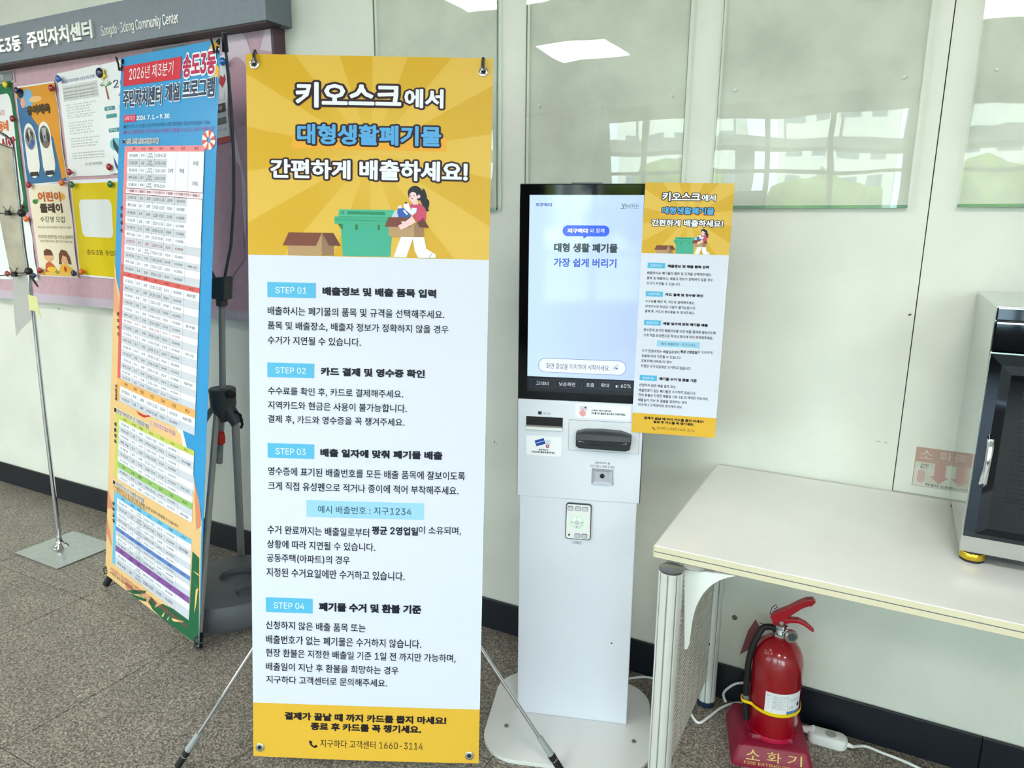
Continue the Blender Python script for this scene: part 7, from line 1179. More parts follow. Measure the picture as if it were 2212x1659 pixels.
# ================================================================== BLUE BANNER
BL, TL_, BR_, TR_ = on_y(228, 1240, 1.576), on_y(262, 125, 1.75), on_y(430, 1397, 1.438), on_y(476, 84, 1.60)
BN = (BR_ - BL).cross(TL_ - BL).normalized()
def b_map(u, v, h):
    p = BL.lerp(BR_, u).lerp(TL_.lerp(TR_, u), v)
    cv_ = 0.008 * math.sin(PI * min(max(u, 0), 1)) * math.sin(PI * v)
    return p + BN * (h + cv_)
src = [(228, 1240), (430, 1397), (476, 84), (262, 125)]; dst = [(0, 0), (1, 0), (1, 1), (0, 1)]
A_, B_ = [], []
for (x, y), (u, v) in zip(src, dst):
    A_ += [[x, y, 1, 0, 0, 0, -u * x, -u * y], [0, 0, 0, x, y, 1, -v * x, -v * y]]; B_ += [u, v]
HM = np.append(np.linalg.solve(np.array(A_, float), np.array(B_, float)), 1).reshape(3, 3)
def buv(x, y):
    q = HM @ np.array([x, y, 1.0]); return (q[0] / q[2], q[1] / q[2])
t = thing('banner', (BL + BR_) / 2, 'tall blue and sand timetable banner with a red quarter heading', 'banner')
sheet_mesh(b_map, 1, 1, 12, 36, .0006, 'sheet', ink((52, 150, 208), .3), t)
s = Sheet(b_map, (1 / 12, 1 / 36), .0004)
s.g = 'artwork_print'
BP = lambda pts, c, l: s.poly([tuple(min(max(q, 0), 1) for q in buv(*p)) for p in pts], c, l)
BP([(243, 520), (250, 560), (262, 610), (300, 720), (370, 850), (398, 890), (418, 980), (433, 1060), (437, 1100), (430, 1397), (228, 1240)], (232, 238, 242), 1)
BP([(242, 535), (256, 590), (300, 740), (366, 862), (395, 905), (414, 1000), (430, 1070), (436, 1130), (430, 1397), (228, 1240)], (230, 190, 132), 2)
BP([(241, 560), (262, 640), (262, 660), (240, 640)], (222, 160, 120), 3)
BP([(229, 1035), (243, 1070), (246, 1085), (228, 1080)], (212, 138, 104), 3); BP([(228, 1100), (241, 1150), (243, 1175), (228, 1140)], (212, 138, 104), 3)
BP([(422, 1000), (436, 1080), (436, 1110), (426, 1120)], (216, 140, 104), 3); BP([(300, 858), (318, 866), (332, 868), (330, 862), (318, 872), (306, 866)], (196, 54, 44), 3)
BP([(268, 1255), (286, 1262), (290, 1275), (276, 1282)], (212, 138, 104), 3)
BP([(418, 1170), (432, 1185), (432, 1397), (350, 1342), (330, 1315), (352, 1300), (410, 1325)], (30, 98, 64), 3)
BP([(274, 1279), (290, 1272), (318, 1272), (314, 1279), (290, 1283)], (30, 98, 64), 4); BP([(280, 1288), (300, 1287), (318, 1293), (316, 1298), (298, 1297)], (30, 98, 64), 4); BP([(322, 1298), (328, 1285), (340, 1300), (332, 1318)], (30, 98, 64), 4)
for q in (((371, 1333), (380, 1334), (398, 1338), (396, 1341), (376, 1340)), ((350, 1330), (358, 1318), (354, 1332)), ((362, 1336), (368, 1328), (364, 1339)), ((425, 1260), (430, 1256), (425, 1300), (421, 1316)), ((418, 1215), (432, 1228), (430, 1222)), ((416, 1236), (430, 1258), (432, 1262))): BP(list(q), (238, 200, 130), 5)
# swimming rings
def ring(cx, cy, rx, ry, cols, a0, a1, th=.45, l=3):
    n_ = 12
    for k in range(n_):
        x0, x1 = R(a0 + (a1 - a0) * k / n_), R(a0 + (a1 - a0) * (k + 1) / n_)
        BP([(cx + rx * math.cos(x0), cy - ry * math.sin(x0)), (cx + rx * math.cos(x1), cy - ry * math.sin(x1)), (cx + rx * th * math.cos(x1), cy - ry * th * math.sin(x1)), (cx + rx * th * math.cos(x0), cy - ry * th * math.sin(x0))], cols[k % len(cols)], l)
ring(478, 122, 28, 38, [(236, 178, 66)], 85, 275); ring(453, 282, 14, 20, [(224, 96, 84), (240, 232, 226)], 0, 360, .3)
s.rect(0.02, 0.0, .03, .005, (52, 150, 208), 1)
s.g = 'table_print'
def bb_(x0, yt, x1, yb, sl=-.2):
    """box on the banner from photo places: left x, top y at left, right x, bottom y at left"""
    a = buv(x0, yb); b_2 = buv(x0, yt); e = buv(x1, yb + sl * (x1 - x0)); return (a[0], a[1], e[0], b_2[1])
def vof(y, x=276): return buv(x, y)[1]
CU = [.122, .27, .342, .433, .563, .654, .772, .905]
WHT, GRY = (234, 236, 244), (204, 207, 216)
HEAD = ('강좌명', '요일', '정원', '시간', '강사', '수강료', '비고')
def cell_text(i, v0, v1, c=(66, 68, 84), seed=0, two=False):
    a, e = CU[i], CU[i + 1]; mw = (e - a)
    words_ = (('성인 생활 강좌', '기초 중급 강좌', '건강 운동교실', '취미 교실'), ('월·수', '화·목', '금', '월·수·금'), ('30명', '25명', '20명'), ('10:00~11:30', '09:30~11:00', '13:00~15:00'), ('강사명', '김강사', '이강사'), ('30,000원', '45,000원', '60,000원'), ('재료비 별도', '준비물', '지하 강당'))[i]
    wd = words_[seed % len(words_)]; q = {0: .66, 1: .5, 2: .42, 3: .82, 4: .55, 5: .62, 6: .6}[i]
    m_ = (a + e) / 2; h_ = (v1 - v0)
    if two and i == 2:
        s.text(wd, (m_ - mw * .22, v0 + h_ * .55, m_ + mw * .22, v0 + h_ * .85), c, 6, .02); s.text('선착순', (m_ - mw * .36, v0 + h_ * .15, m_ + mw * .36, v0 + h_ * .45), c, 6, .02); return
    s.text(wd, (m_ - mw * q / 2, v0 + h_ * .3, m_ + mw * q / 2, v0 + h_ * .7), c, 6, .02)
def table(vt, head_h, col, rows, side, two=(), skip_last=(), red=(), heads=()):
    vb = rows[-1]
    s.g = 'table_print'
    s.rect(.082, vb, CU[-1], vt, col, 3)
    n_ = 0
    for k in range(len(rows) - 1):
        a, b_2 = rows[k], rows[k + 1]
        if k in heads:
            s.rect(CU[0] - .004, b_2, CU[-1], a, heads[k], 4)
            for i in range(7): s.text(HEAD[i], ((CU[i] + CU[i + 1]) / 2 - .018, b_2 + (a - b_2) * .3, (CU[i] + CU[i + 1]) / 2 + .018, b_2 + (a - b_2) * .72), (70, 34, 44), 6, .03)
            continue
        n_ += 1
        s.rect(CU[0], b_2, CU[-1], a, GRY if n_ % 2 == 0 else WHT, 4)
        for i in range(1, 7): s.rect(CU[i] - .0012, b_2, CU[i] + .0012, a, (176, 180, 190), 5)
        s.rect(CU[0], b_2 - .0002, CU[-1], b_2 + .0002, (176, 180, 190), 5)
        for i in range(7):
            if i == 6 and (k * 7 + int(vt * 50)) % 4: continue
            cell_text(i, b_2, a, (170, 60, 76) if k in red else (66, 68, 84), k + i, k in two)
    for i in range(7): s.text(HEAD[i], ((CU[i] + CU[i + 1]) / 2 - .02, rows[0] + head_h * .3, (CU[i] + CU[i + 1]) / 2 + .02, rows[0] + head_h * .75), (84, 30, 42), 6, .03)
r1 = [vof(280 + y * .16878) for y in (185, 270, 358, 443, 530, 615, 682, 770, 865, 958, 1045, 1130, 1215, 1305, 1393, 1470, 1557)] + [vof(558), vof(568)] + [vof(400 + y * .27125) for y in (680, 735, 790, 843, 895, 943, 990, 1043, 1095, 1150, 1205, 1255, 1310, 1358, 1405, 1450)]
table(vof(300), vof(300) - r1[0], (232, 140, 146), r1, None, two=(0, 1, 2, 3, 4, 13), red=(12, 24), heads={17: (216, 96, 92), 5: (240, 232, 238)})
s.rect(CU[4] + .002, r1[5], CU[7], r1[0], (236, 238, 246), 7); s.rect(CU[6], r1[16] + .055, CU[7], r1[6], (236, 238, 246), 7)
for u_ in (CU[5], CU[6]): s.rect(u_ - .001, r1[5], u_ + .001, r1[0], (190, 194, 204), 8)
s.rect(CU[0], r1[5] - .0008, CU[7], r1[5], (150, 30, 56), 8); s.rect(CU[0], r1[6] - .0008, CU[7], r1[6], (150, 30, 56), 8)
s.text('※ 생활체육 프로그램은 송도3동 주민자치센터 강당에서 운영되며 사정에 따라 변경될 수 있습니다', (CU[0] + .02, r1[6] + (r1[5] - r1[6]) * .25, CU[7] - .02, r1[6] + (r1[5] - r1[6]) * .75), (164, 40, 66), 9, .03)
for t_, u_, v_ in (('강사명', .608, .5), ('목', .713, .5), ('지하 강당', .838, .3), ('다목적실', .838, .8)):
    v0 = r1[5] + (r1[0] - r1[5]) * (1 - v_); s.text(t_, (u_ - .024, v0 - .003, u_ + .024, v0 + .004), (66, 68, 84), 9, .02)
s.rect(.082, r1[-1], CU[0] - .004, r1[16], (218, 100, 96), 4)
o1 = [vof(400 + y * .27125) for y in (1510, 1577)] + [vof(844)]
table(r1[-1], r1[-1] - o1[0], (234, 178, 104), o1, None)
g1 = [vof(800 + y * .27125, 258) for y in (287, 338, 388, 437, 489, 541, 592, 640, 690, 740, 790)]
table(vof(800 + 238 * .27125, 252), vof(800 + 238 * .27125, 252) - g1[0], (196, 204, 96), g1, None, heads={7: (150, 190, 108)})
c1 = [vof(800 + y * .27125, 254) for y in (948, 1000, 1055, 1105, 1150, 1196, 1232, 1272, 1318, 1362, 1415, 1470, 1545)]
table(vof(800 + 898 * .27125, 250), vof(800 + 898 * .27125, 250) - c1[0], (112, 186, 220), c1, None, two=range(12), heads={5: (96, 132, 196), 9: (134, 86, 156)})
s.g = 'headline'
RED = (206, 44, 62)
s.rect(*bb_(267, 142, 393, 181, -.215), RED, 3)
def bt(t_, x0, yt, x1, yb, c, l=5, b_2=.03, sl=-.2): s.text(t_, bb_(x0, yt, x1, yb, sl), c, l, b_2, base=0.0)
bt('2026년 제3분기', 281, 145, 377, 170, (240, 242, 246), 5, .03, -.19)
bt('송도3동', 398, 119, 467, 160, (238, 240, 246), 4, .12, -.2); bt('송도3동', 398, 119, 467, 160, (186, 34, 84), 7, .035, -.2)
for t_, x0, yt, x1, yb in (('주민자치센터', 268, 190, 352, 222), ('개설', 361, 176, 391, 208), ('프로그램', 398, 168, 465, 202)):
    bt(t_, x0, yt, x1, yb, (238, 240, 246), 4, .09, -.17); bt(t_, x0, yt, x1, yb, (48, 66, 94), 7, .033, -.17)
s.rect(*bb_(269, 238, 296, 252, -.2), (206, 44, 92), 3); bt('교육기간', 271, 240, 294, 249, (244, 240, 244), 5, .03)
bt('2026. 7. 1. ~ 9. 30.', 298, 239, 372, 247, (232, 242, 250), 4, .05, -.12)
bt('● 접수기간 6. 9.(월) 10시부터 선착순 모집 방문접수 및 온라인접수 가능', 269, 257, 455, 265, (40, 70, 110), 5, .03, -.13)
bt('● 프로그램별 정원 미달 및 초과시 운영이 변경될 수 있으니 문의 바랍니다', 269, 268, 466, 276, (160, 60, 130), 5, .03, -.13)
s.g = 'section_titles'
for t_, x0, yt, x1, yb, sl in (('■ 성인 오전 프로그램(34개)', 268, 286, 347, 296, -.11), ('■ 성인 저녁 프로그램(9개)', 250, 852, 329, 864, .27), ('■ 어린이 프로그램(10개)', 247, 1016, 316, 1027, .38)):
    bt(t_, x0, yt, x1, yb, (240, 240, 236), 4, .1, sl); bt(t_, x0, yt, x1, yb, (34, 34, 48), 7, .03, sl)
bt('는 지원주의달 미술', 331, 875, 385, 886, (238, 226, 220), 4, .1, .25); bt('는 지원주의달 미술', 331, 875, 385, 886, (190, 50, 76), 7, .03, .25)
bt('※ 여름방학 기간 중 프로그램 강좌별 운영 일정이 변경될 수 있습니다', 248, 1028, 390, 1035, (40, 40, 48), 7, .03, .36)
bt('※ 어린이 강좌는 센터로 문의 바랍니다', 250, 1037, 320, 1043, (40, 40, 48), 7, .03, .36)
bt('※ 수강신청 시 유의사항을 반드시 확인하여 주시고 환불 규정은 홈페이지를 참고하시기 바랍니다', 240, 1219, 407, 1229, (184, 60, 96), 7, .03, .62)
bt('※ 문의 송도3동 주민자치센터 프로그램 담당', 240, 1229, 330, 1238, (40, 34, 48), 7, .03, .56)
for t_, x, y0, dy in (('생활체육', 266, 425, 15.5), ('문화여가', 259, 648, 14.5), ('시민교육', 254.5, 805, 9.5), ('생활체육', 252.5, 890, 13), ('문화교실', 248, 1072, 13)):
    for k, ch in enumerate(t_):
        a = buv(x, y0 + k * dy); s.text(ch, (a[0] - .0135, a[1] - .004, a[0] + .0135, a[1] + .0035), (96, 24, 52) if x > 255 else (34, 50, 60), 8, .04)
s.flush(t)
for p in (b_map(.012, .985, .0005), b_map(.985, .985, .0005), b_map(.015, .012, .0005), b_map(.985, .012, .0005)): grommet(t, p, BN, .010)

# tripod stand of the blue banner
PY = 1.80
ct = on_y(481, 856, PY); tp = on_y(479, 655, PY); low = on_y(474, 1000, PY)
base = on_y(486, 1290, PY)
st = thing('tripod_stand', (ct.x, ct.y, 0), 'grey tripod stand with black clamps behind the blue banner', 'stand')
MB().tube([low, ct, tp], .0115, 16).build('pole', M_GREYMT, st, smooth=True)
MB().lathe([(.016, -.095), (.034, -.075), (.046, -.03), (.048, .028), (.044, .032), (.012, .030)], ct, 24).build('collar', M_GREYDK, st, smooth=True)
kb = MB().tube([ct + Vector((.04, -.01, .02)), ct + Vector((.062, -.018, .02))], .008, 10)
kb.tube([ct + Vector((.060, -.018, .02)), ct + Vector((.078, -.024, .02))], [.018, .015], 8).build('clamp_knob', M_BLACK, st)
F1, F2, F3 = on_z(427, 1400, .008), on_z(229, 1262, .008), on_y(523, 1240, 1.93)
for a, f_, r_, e_ in ((ct + Vector((-.012, -.02, -.05)), F1, .0115, 1), (ct + Vector((-.045, -.01, -.045)), F2, .0105, 1), (ct + Vector((.045, .01, -.09)), F3, .0145, 1)):
    lg = MB().tube([a, f_], r_, 14).build('leg', M_GREYMT, st, smooth=True)
    d = (f_ - a).normalized()
    MB().tube([f_ - d * .05, f_], r_ * 1.25, 12).build('rubber_foot', M_RUBBER, lg, smooth=True)
MB().tube([ct + Vector((.02, 0, -.04)), ct + Vector((.055, .012, -.10))], [.026, .024], 12).build('leg_joint', M_GREYDK, st, smooth=True)
MB().tube([ct + Vector((.060, 0, -.05)), ct + Vector((.085, 0, -.06)), ct + Vector((.092, 0, -.095)), ct + Vector((.084, 0, -.11))], .005, 8).build('joint_lever', M_BLACK, st, smooth=True)
MB().lathe([(.006, -.026), (.015, -.02), (.017, 0), (.015, .02), (.006, .026)], ct + Vector((.012, -.035, -.15)), 16).build('red_knob', tag(mat('knob_red', (206, 52, 34), .4)) if False else mat('knob_red', (206, 52, 34), .4), st, smooth=True)
cl = on_y(477, 628, PY - .01)
g = MB().add([cl + Vector(p) for p in ((-.042, -.02, .045), (.046, -.02, .052), (.034, -.02, -.03), (-.028, -.02, -.03), (-.042, .02, .045), (.046, .02, .052), (.034, .02, -.03), (-.028, .02, -.03))], [(0, 1, 2, 3), (7, 6, 5, 4), (0, 4, 5, 1), (1, 5, 6, 2), (2, 6, 7, 3), (3, 7, 4, 0)])
g.lathe([(.02, -.055), (.02, -.03)], cl, 16).build('rod_clamp', M_GREYDK, st, bevel=.005)
rod = [cl + Vector((.018, 0, .03))] + [on_y(x, y, yy) for x, y, yy in ((499, 530, PY - .03), (505, 440, PY - .06), (505, 340, PY - .09), (500, 240, PY - .12), (493, 160, PY - .15), (486, 95, PY - .18))]
MB().tube(rod, [.005] * 6 + [.004], 10).build('bowed_rod', M_GREYDK, st, smooth=True)
MB().tube([on_y(487, 112, PY - .172), on_y(484, 70, PY - .185)], [.0095, .0075], 10).build('rod_tip', M_BLACK, st, smooth=True)
tlh = b_map(.012, .99, -.012)
MB().tube([cl + Vector((-.018, 0, .03)), cl + Vector((-.06, -.01, .12)), tlh.lerp(cl, .45) + Vector((-.06, .0, .02)), tlh], .005, 8).build('bowed_rod', M_GREYDK, st, smooth=True)
for pt, sg in ((b_map(.012, .985, 0), -1), (b_map(.975, .988, 0), 1)):
    hk = MB().tube([pt + Vector((-.018, -.006, .03)), pt + Vector((-.004, -.010, .004)), pt + Vector((.0, -.012, -.014)), pt + Vector((.008, -.012, -.016)), pt + Vector((.010, -.008, .002))], .0036, 8)
    hk.tube([pt + Vector((.0, .0, .016)), pt + Vector((.014, -.004, .02)), pt + Vector((.016, -.008, .006))], .0032, 8)
    hk.build('hook', M_BLACK, st, smooth=True)
for pt in (b_map(.012, .012, 0), b_map(.985, .012, 0)):
    MB().tube([pt + Vector((0, .008, .012)), pt + Vector((0, -.012, .008)), pt + Vector((.004, -.012, -.012)), pt + Vector((.004, .012, -.018))], .0038, 8).build('hook', M_CHROME_D, st, smooth=True)

# grey weight base lying under the tripod
wc = Vector((-2.07, 1.73, 0))
t = thing('weight_base', wc, 'dark grey moulded plastic weight base on the floor under the tripod', 'base')
g = MB(); N_ = 64
prof = [(.94, .0), (1.0, .02), (1.0, .075), (.95, .098), (.6, .115), (.3, .118), (.28, .10), (.1, .10)]
vs = []
for q, h in prof:
    for k in range(N_):
        a = 2 * PI * k / N_; lobe = 1 + .05 * math.cos(3 * a - 1.35) * (q > .5)
        vs.append((wc.x + .22 * q * lobe * math.cos(a), min(wc.y + .22 * q * lobe * math.sin(a), 2.03), h))
fs = [(i * N_ + k, i * N_ + (k + 1) % N_, (i + 1) * N_ + (k + 1) % N_, (i + 1) * N_ + k) for i in range(len(prof) - 1) for k in range(N_)]
fs += [tuple(range(N_))[::-1], tuple(range((len(prof) - 1) * N_, len(prof) * N_))]
g.add(vs, fs).build('tank', M_GREYPL, t, smooth=True)
MB().lathe([(.02, .098), (.028, .10), (.028, .125), (.02, .13)], wc + Vector((.11, -.07, 0)), 20).build('filler_cap', M_GREYDK, t, smooth=True)

# ================================================================== CHROME SIGN STAND AT THE LEFT
SY = 1.69
bc = Vector((-3.10, SY, 0))
t = thing('sign_stand', bc, 'slim chrome pole stand with a square steel foot plate', 'stand')
MB().box((bc.x - .155, bc.y - .13, 0), (bc.x + .155, bc.y + .13, .006)).build('foot_plate', M_STEEL, t, bevel=.001)
pb = on_y(130, 1180, SY)
MB().lathe([(.034, .006), (.030, .012), (.016, .022), (.011, .04), (.0105, .055)], (pb.x, SY, 0), 24).build('pole_socket', M_CHROME, t, smooth=True)
pm = on_y(63, 590, SY)
MB().tube([(pb.x, SY, .01), on_y(97, 900, SY), pm], [.0095, .0085, .0075], 16).build('pole', M_CHROME, t, smooth=True)
frm = [on_y(x, y, SY) for x, y in ((62, 592), (52, 530), (44, 455), (38, 400), (33, 350), (29, 318), (24, 304), (12, 293), (-6, 284), (-40, 272))]
MB().tube(frm, .0052, 10).build('frame_rod', M_CHROME_D, t, smooth=True)
MB().tube([on_y(47, 462, SY), on_y(20, 461, SY), on_y(-40, 459, SY)], .0022, 8).build('cross_rod', M_BLACK, t)
MB().tube([on_y(62, 588, SY), on_y(30, 592, SY), on_y(-40, 600, SY)], .0022, 8).build('cross_rod', M_BLACK, t)
MB().tube([on_y(30, 322, SY), on_y(18, 318, SY), on_y(-30, 300, SY)], .0022, 8).build('cross_rod', M_CHROME_D, t)
for x, y in ((62, 586), (47, 460)):
    p = on_y(x, y, SY)
    MB().lathe([(.004, -.016), (.014, -.008), (.016, 0), (.014, .008), (.004, .016)], p, 16, (0, 1, 0)).build('clamp_knob', M_BLACK, t, smooth=True)
p = on_y(66, 597, SY); MB().tube([p, p + Vector((.03, -.004, -.02)), p + Vector((.052, -.006, -.038))], [.006, .005, .003], 8).build('clamp_lever', M_BLACK, t, smooth=True)
for x, y, lb in ((17, 460, 'black binder clip on the upper cross rod of the sign stand'), (31, 592, 'black binder clip on the lower cross rod of the sign stand')):
    p = on_y(x, y, SY - .008)
    c = thing('binder_clip', p, lb, 'clip', 'binder clips on the sign stand')
    MB().prism([(-.014, -.010), (.014, -.010), (.010, .010), (-.010, .010)], lambda a, b_2, k: p + Vector((a, -.006 + k * .012, b_2))).build('clip_body', M_BLACK, c, bevel=.001)
    for sg in (-1, 1): MB().tube([p + Vector((0, sg * .004, .008)), p + Vector((sg * .008, sg * .008, .022)), p + Vector((sg * .015, sg * .008, .026))], .0013, 6).build('clip_handle', M_BLACK, c)
M_SLEEVE = mat('sleeve_beige', (184, 176, 156), .55, noise=.18, nscale=9)
def hang(px, label, m, dy, name, cat):
    P = [on_y(x, y, SY + dy) for x, y in px]
    c = (P[2] + P[3]) / 2; t_ = thing(name, c, label, cat)
    def mp(u, v, h):
        p_ = P[3].lerp(P[2], u).lerp(P[0].lerp(P[1], u), v); return p_ + Vector((0, -.004 * math.sin(u * 4 + v * 3) - h, 0))
    sheet_mesh(mp, 1, 1, 4, 10, .0008, 'sheet', m, t_)
hang([(-30, 300), (28, 318), (60, 586), (24, 598)], 'beige translucent plastic sleeve hanging in the chrome sign stand', M_SLEEVE, .006, 'plastic_sleeve', 'sleeve')
hang([(28, 596), (61, 588), (66, 690), (35, 726)], 'grey paper strip hanging below the beige sleeve', mat('paper_grey', (176, 175, 170), .7), .010, 'paper_strip', 'paper')
P = [on_y(x, y, SY - .011) for x, y in ((60, 636), (80, 641), (84, 668), (89, 690), (78, 672), (64, 670))]
o = MB().prism([(q.x, q.z) for q in P], lambda a, b_2, k: Vector((a, SY - .0115 + .001 * k - 0.0, b_2))).build('tape_flag', mat('tape_yellow', (214, 212, 150), .5)); attach(o, t)

# ================================================================== KIOSK
KO = Vector((-.826, 1.673, 0)); KU = Vector((.9511, .309, 0)); KW = Vector((-.309, .9511, 0))
def kp(u, w_, z): return KO + KU * u + KW * w_ + Vector((0, 0, z))
def kuv(px, py):
    q = on(px, py, KO, KW) - KO; return (q.dot(KU), q.z)
KM = Matrix(((KU.x, KW.x, 0, KO.x), (KU.y, KW.y, 0, KO.y), (0, 0, 1, 0), (0, 0, 0, 1)))
def kbox(g, a, b_2): return g.box(a, b_2, KM)
t = thing('kiosk', kp(.133, .05, 0), 'slim white touch screen kiosk on a rounded floor plate', 'kiosk')
pts = rounded(-.105, -.195, .36, .205, .105, 10)
MB().prism(pts, lambda a, b_2, k: kp(a, b_2, .011 - .011 * k)).build('base_plate', mat('plate_white', (216, 216, 214), .35, coat=.3), t, bevel=.001)
for px, py in ((1094, 1568), (1369, 1602)):
    p = on_z(px, py, .011); MB().lathe([(.006, 0), (.006, .002), (.0045, .0035), (.001, .0037)], p, 14).build('bolt', M_GREYPL, t, smooth=True)
U0, U1 = -.0265, .2925
kbox(MB(), (U0, .004, .011), (U1, .058, .690)).build('pedestal', M_WHITEMT, t, bevel=.0025)
p = kuv(1321, 1391); MB().lathe([(.0022, 0), (.0022, .001)], kp(p[0], .004, p[1]), 10, -KW).build('screw', M_BLACK, t)
kbox(MB(), (-.0345, .004, .6872), (.2995, .060, 1.5155)).build('back_shell', mat('shell_navy', (30, 38, 46), .4), t, bevel=.003)
kbox(MB(), (-.0325, 0, .690), (.2975, .013, .9625)).build('face_plate', M_WHITEMT, t, bevel=.0012)
kbox(MB(), (-.0325, 0, .9645), (.2975, .013, 1.514)).build('screen_bezel', mat('bezel_glass', (3, 4, 8), .05, spec=.3), t, bevel=.0012)
kbox(MB(), (.095, .01, 1.5155), (.17, .035, 1.5185)).build('camera_bar', M_GREYPL, t)
# display
dl, db = kuv(1140, 812); dtop = kuv(1146, 421)[1]; dl = -.0085; dr = .2735
kmap = lambda u, v, h: kp(u, -h, v)
s = Sheet(kmap, step=.00025)
M_SCREEN = None
def screen_mat():
    m = bpy.data.materials.new('screen_picture'); m.use_nodes = True; nt = m.node_tree; b = nt.nodes['Principled BSDF']; L = nt.links.new
    uv = nt.nodes.new('ShaderNodeUVMap'); uv.uv_map = 'print'; sp = nt.nodes.new('ShaderNodeSeparateXYZ'); L(uv.outputs[0], sp.inputs[0])
    mr = nt.nodes.new('ShaderNodeMapRange'); mr.inputs['From Min'].default_value = .03; mr.inputs['From Max'].default_value = .26; L(sp.outputs[0], mr.inputs['Value'])
    mx = nt.nodes.new('ShaderNodeMix'); mx.data_type = 'RGBA'; mx.inputs['A'].default_value = lin((204, 232, 250)); mx.inputs['B'].default_value = lin((190, 214, 248)); L(mr.outputs[0], mx.inputs['Factor'])
    b.inputs['Base Color'].default_value = (.003, .003, .004, 1); b.inputs['Roughness'].default_value = .06; L(mx.outputs['Result'], b.inputs['Emission Color']); b.inputs['Emission Strength'].default_value = SCR
    return m
SCR = 0.7
G = lambda c: glow(c, SCR)
s.g = 'display'
s.rect(dl, db, dr, dtop, None, 1, screen_mat())
s.rect(dl, .9855, dr, db - .0008, None, 1, G((22, 26, 34)))
k3 = lambda x, y: kuv(1130 + x * .12658, 410 + y * .12658); k8 = lambda x, y: kuv(1080 + x * .2652, 380 + y * .2652); k9 = lambda x, y: kuv(1080 + x * .2652, 800 + y * .2652); k5 = lambda x, y: kuv(1100 + x * .15671, 840 + y * .15671)
def kb_(c, x0, yt, x1, yb):
    a = c(x0, yb); t_ = c(x0, yt); e = c(x1, yb + (x1 - x0) * .03); return (a[0], a[1], e[0], t_[1])
s.g = 'graphics_print'
q = kb_(k3, 672, 605, 1470, 790); s.poly(rounded(*q, (q[3] - q[1]) * .49), None, 2, G((10, 84, 240)))
s.poly([k3(1025, 780), k3(1030, 836), k3(1105, 790)][::-1], None, 2, G((10, 84, 240)))
s.text('지구하다', kb_(k3, 755, 657, 1115, 738), None, 3, .06, m=G((244, 248, 255))); s.text('와 함께', kb_(k3, 1140, 657, 1385, 735), None, 3, .02, m=G((244, 248, 255)))
s.text('지구하다', kb_(k3, 215, 224, 498, 288), None, 3, .04, m=G((50, 80, 190)))
s.text('Y', kb_(k3, 1672, 232, 1745, 312), None, 3, .03, m=G((30, 50, 70))); s.text('eonsu', kb_(k3, 1735, 252, 1965, 296), None, 3, .03, m=G((30, 60, 80)))
s.poly([k3(1662, 318), k3(1800, 306), k3(1966, 318), k3(1966, 324), k3(1800, 313), k3(1662, 328)], None, 3, G((70, 100, 90)))
s.text('연수구', kb_(k3, 1850, 228, 1955, 244), None, 3, 0, m=G((60, 80, 110)))
s.text('대형 생활 폐기물', kb_(k3, 527, 905, 1610, 1062), None, 3, .045, m=G((24, 36, 54))); s.text('가장 쉽게 버리기', kb_(k3, 522, 1160, 1590, 1315), None, 3, .035, m=G((44, 90, 208)))
q = kb_(k8, 312, 1480, 1025, 1596); s.poly(rounded(*q, (q[3] - q[1]) * .48), None, 2, G((84, 120, 196)))
e = .0011; s.poly(rounded(q[0] + e, q[1] + e, q[2] - e, q[3] - e, (q[3] - q[1]) * .46), None, 3, G((238, 247, 255)))
s.text('화면 중앙을 터치하여 시작하세요.', kb_(k8, 376, 1522, 895, 1568), None, 4, .012, m=G((40, 60, 110)))
s.text('☝', kb_(k8, 920, 1534, 960, 1585), None, 4, .01, m=G((70, 90, 140)))
for (x0, x1, tx0, tx1, tt) in ((250, 440, 295, 395, '고대비'), (452, 642, 482, 612, '낮은화면'), (686, 786, 702, 768, '호출'), (805, 905, 822, 888, '확대'), (920, 1085, 984, 1066, '60%')):
    sl = (x0 - 250) * .032
    q = kb_(k9, x0, 70 + sl, x1, 136 + sl); s.rect(*q, None, 2, G((70, 84, 108))); s.rect(q[0] + .0006, q[1] + .0006, q[2] - .0006, q[3] - .0006, None, 3, G((24, 30, 40)))
    sl = (tx0 - 250) * .032; s.text(tt, kb_(k9, tx0, 88 + sl - 2, tx1, 120 + sl - 2), None, 4, .03, m=G((226, 232, 244)))
q = kb_(k9, 942, 118, 968, 142); s.poly([(q[0], q[1] + .002), (q[0], q[3] - .002), ((q[0] + q[2]) / 2, q[3]), ((q[0] + q[2]) / 2, q[1])], None, 4, G((226, 232, 244))); s.rect(q[2] - .0015, q[1] + .001, q[2] - .0008, q[3] - .001, None, 4, G((226, 232, 244)))
q = kb_(k9, 664, 92, 667, 150); s.rect(*q, None, 3, G((70, 84, 108)))
s.flush(t)
# face plate fittings
s = Sheet(kmap, step=.0003); s.g = 'face_lettering'
q = kb_(k5, 397, 308, 447, 350); s.rect(*q, (40, 44, 50), 1); s.text('영수증', kb_(k5, 470, 322, 567, 354), (70, 72, 80), 1, .01)
s.text('카드를 끝까지 투입해주세요', kb_(k5, 1188, 452, 1490, 488), (90, 92, 100), 1, .01); q = kb_(k5, 1125, 442, 1160, 492); s.rect(*q, (90, 92, 100), 1); s.rect(q[0] + .0006, q[1] + .0006, q[2] - .0006, q[3] - .0006, (226, 229, 236), 2)
s.text('QR/바코드를', kb_(k5, 1185, 1000, 1390, 1034), (80, 82, 90), 1, .01); s.text('리더기에 스캔해 주세요', kb_(k5, 1115, 1042, 1452, 1080), (80, 82, 90), 1, .01)
s.flush(t)
sx0, sz0, sx1, sz1 = kb_(k5, 235, 370, 735, 545)
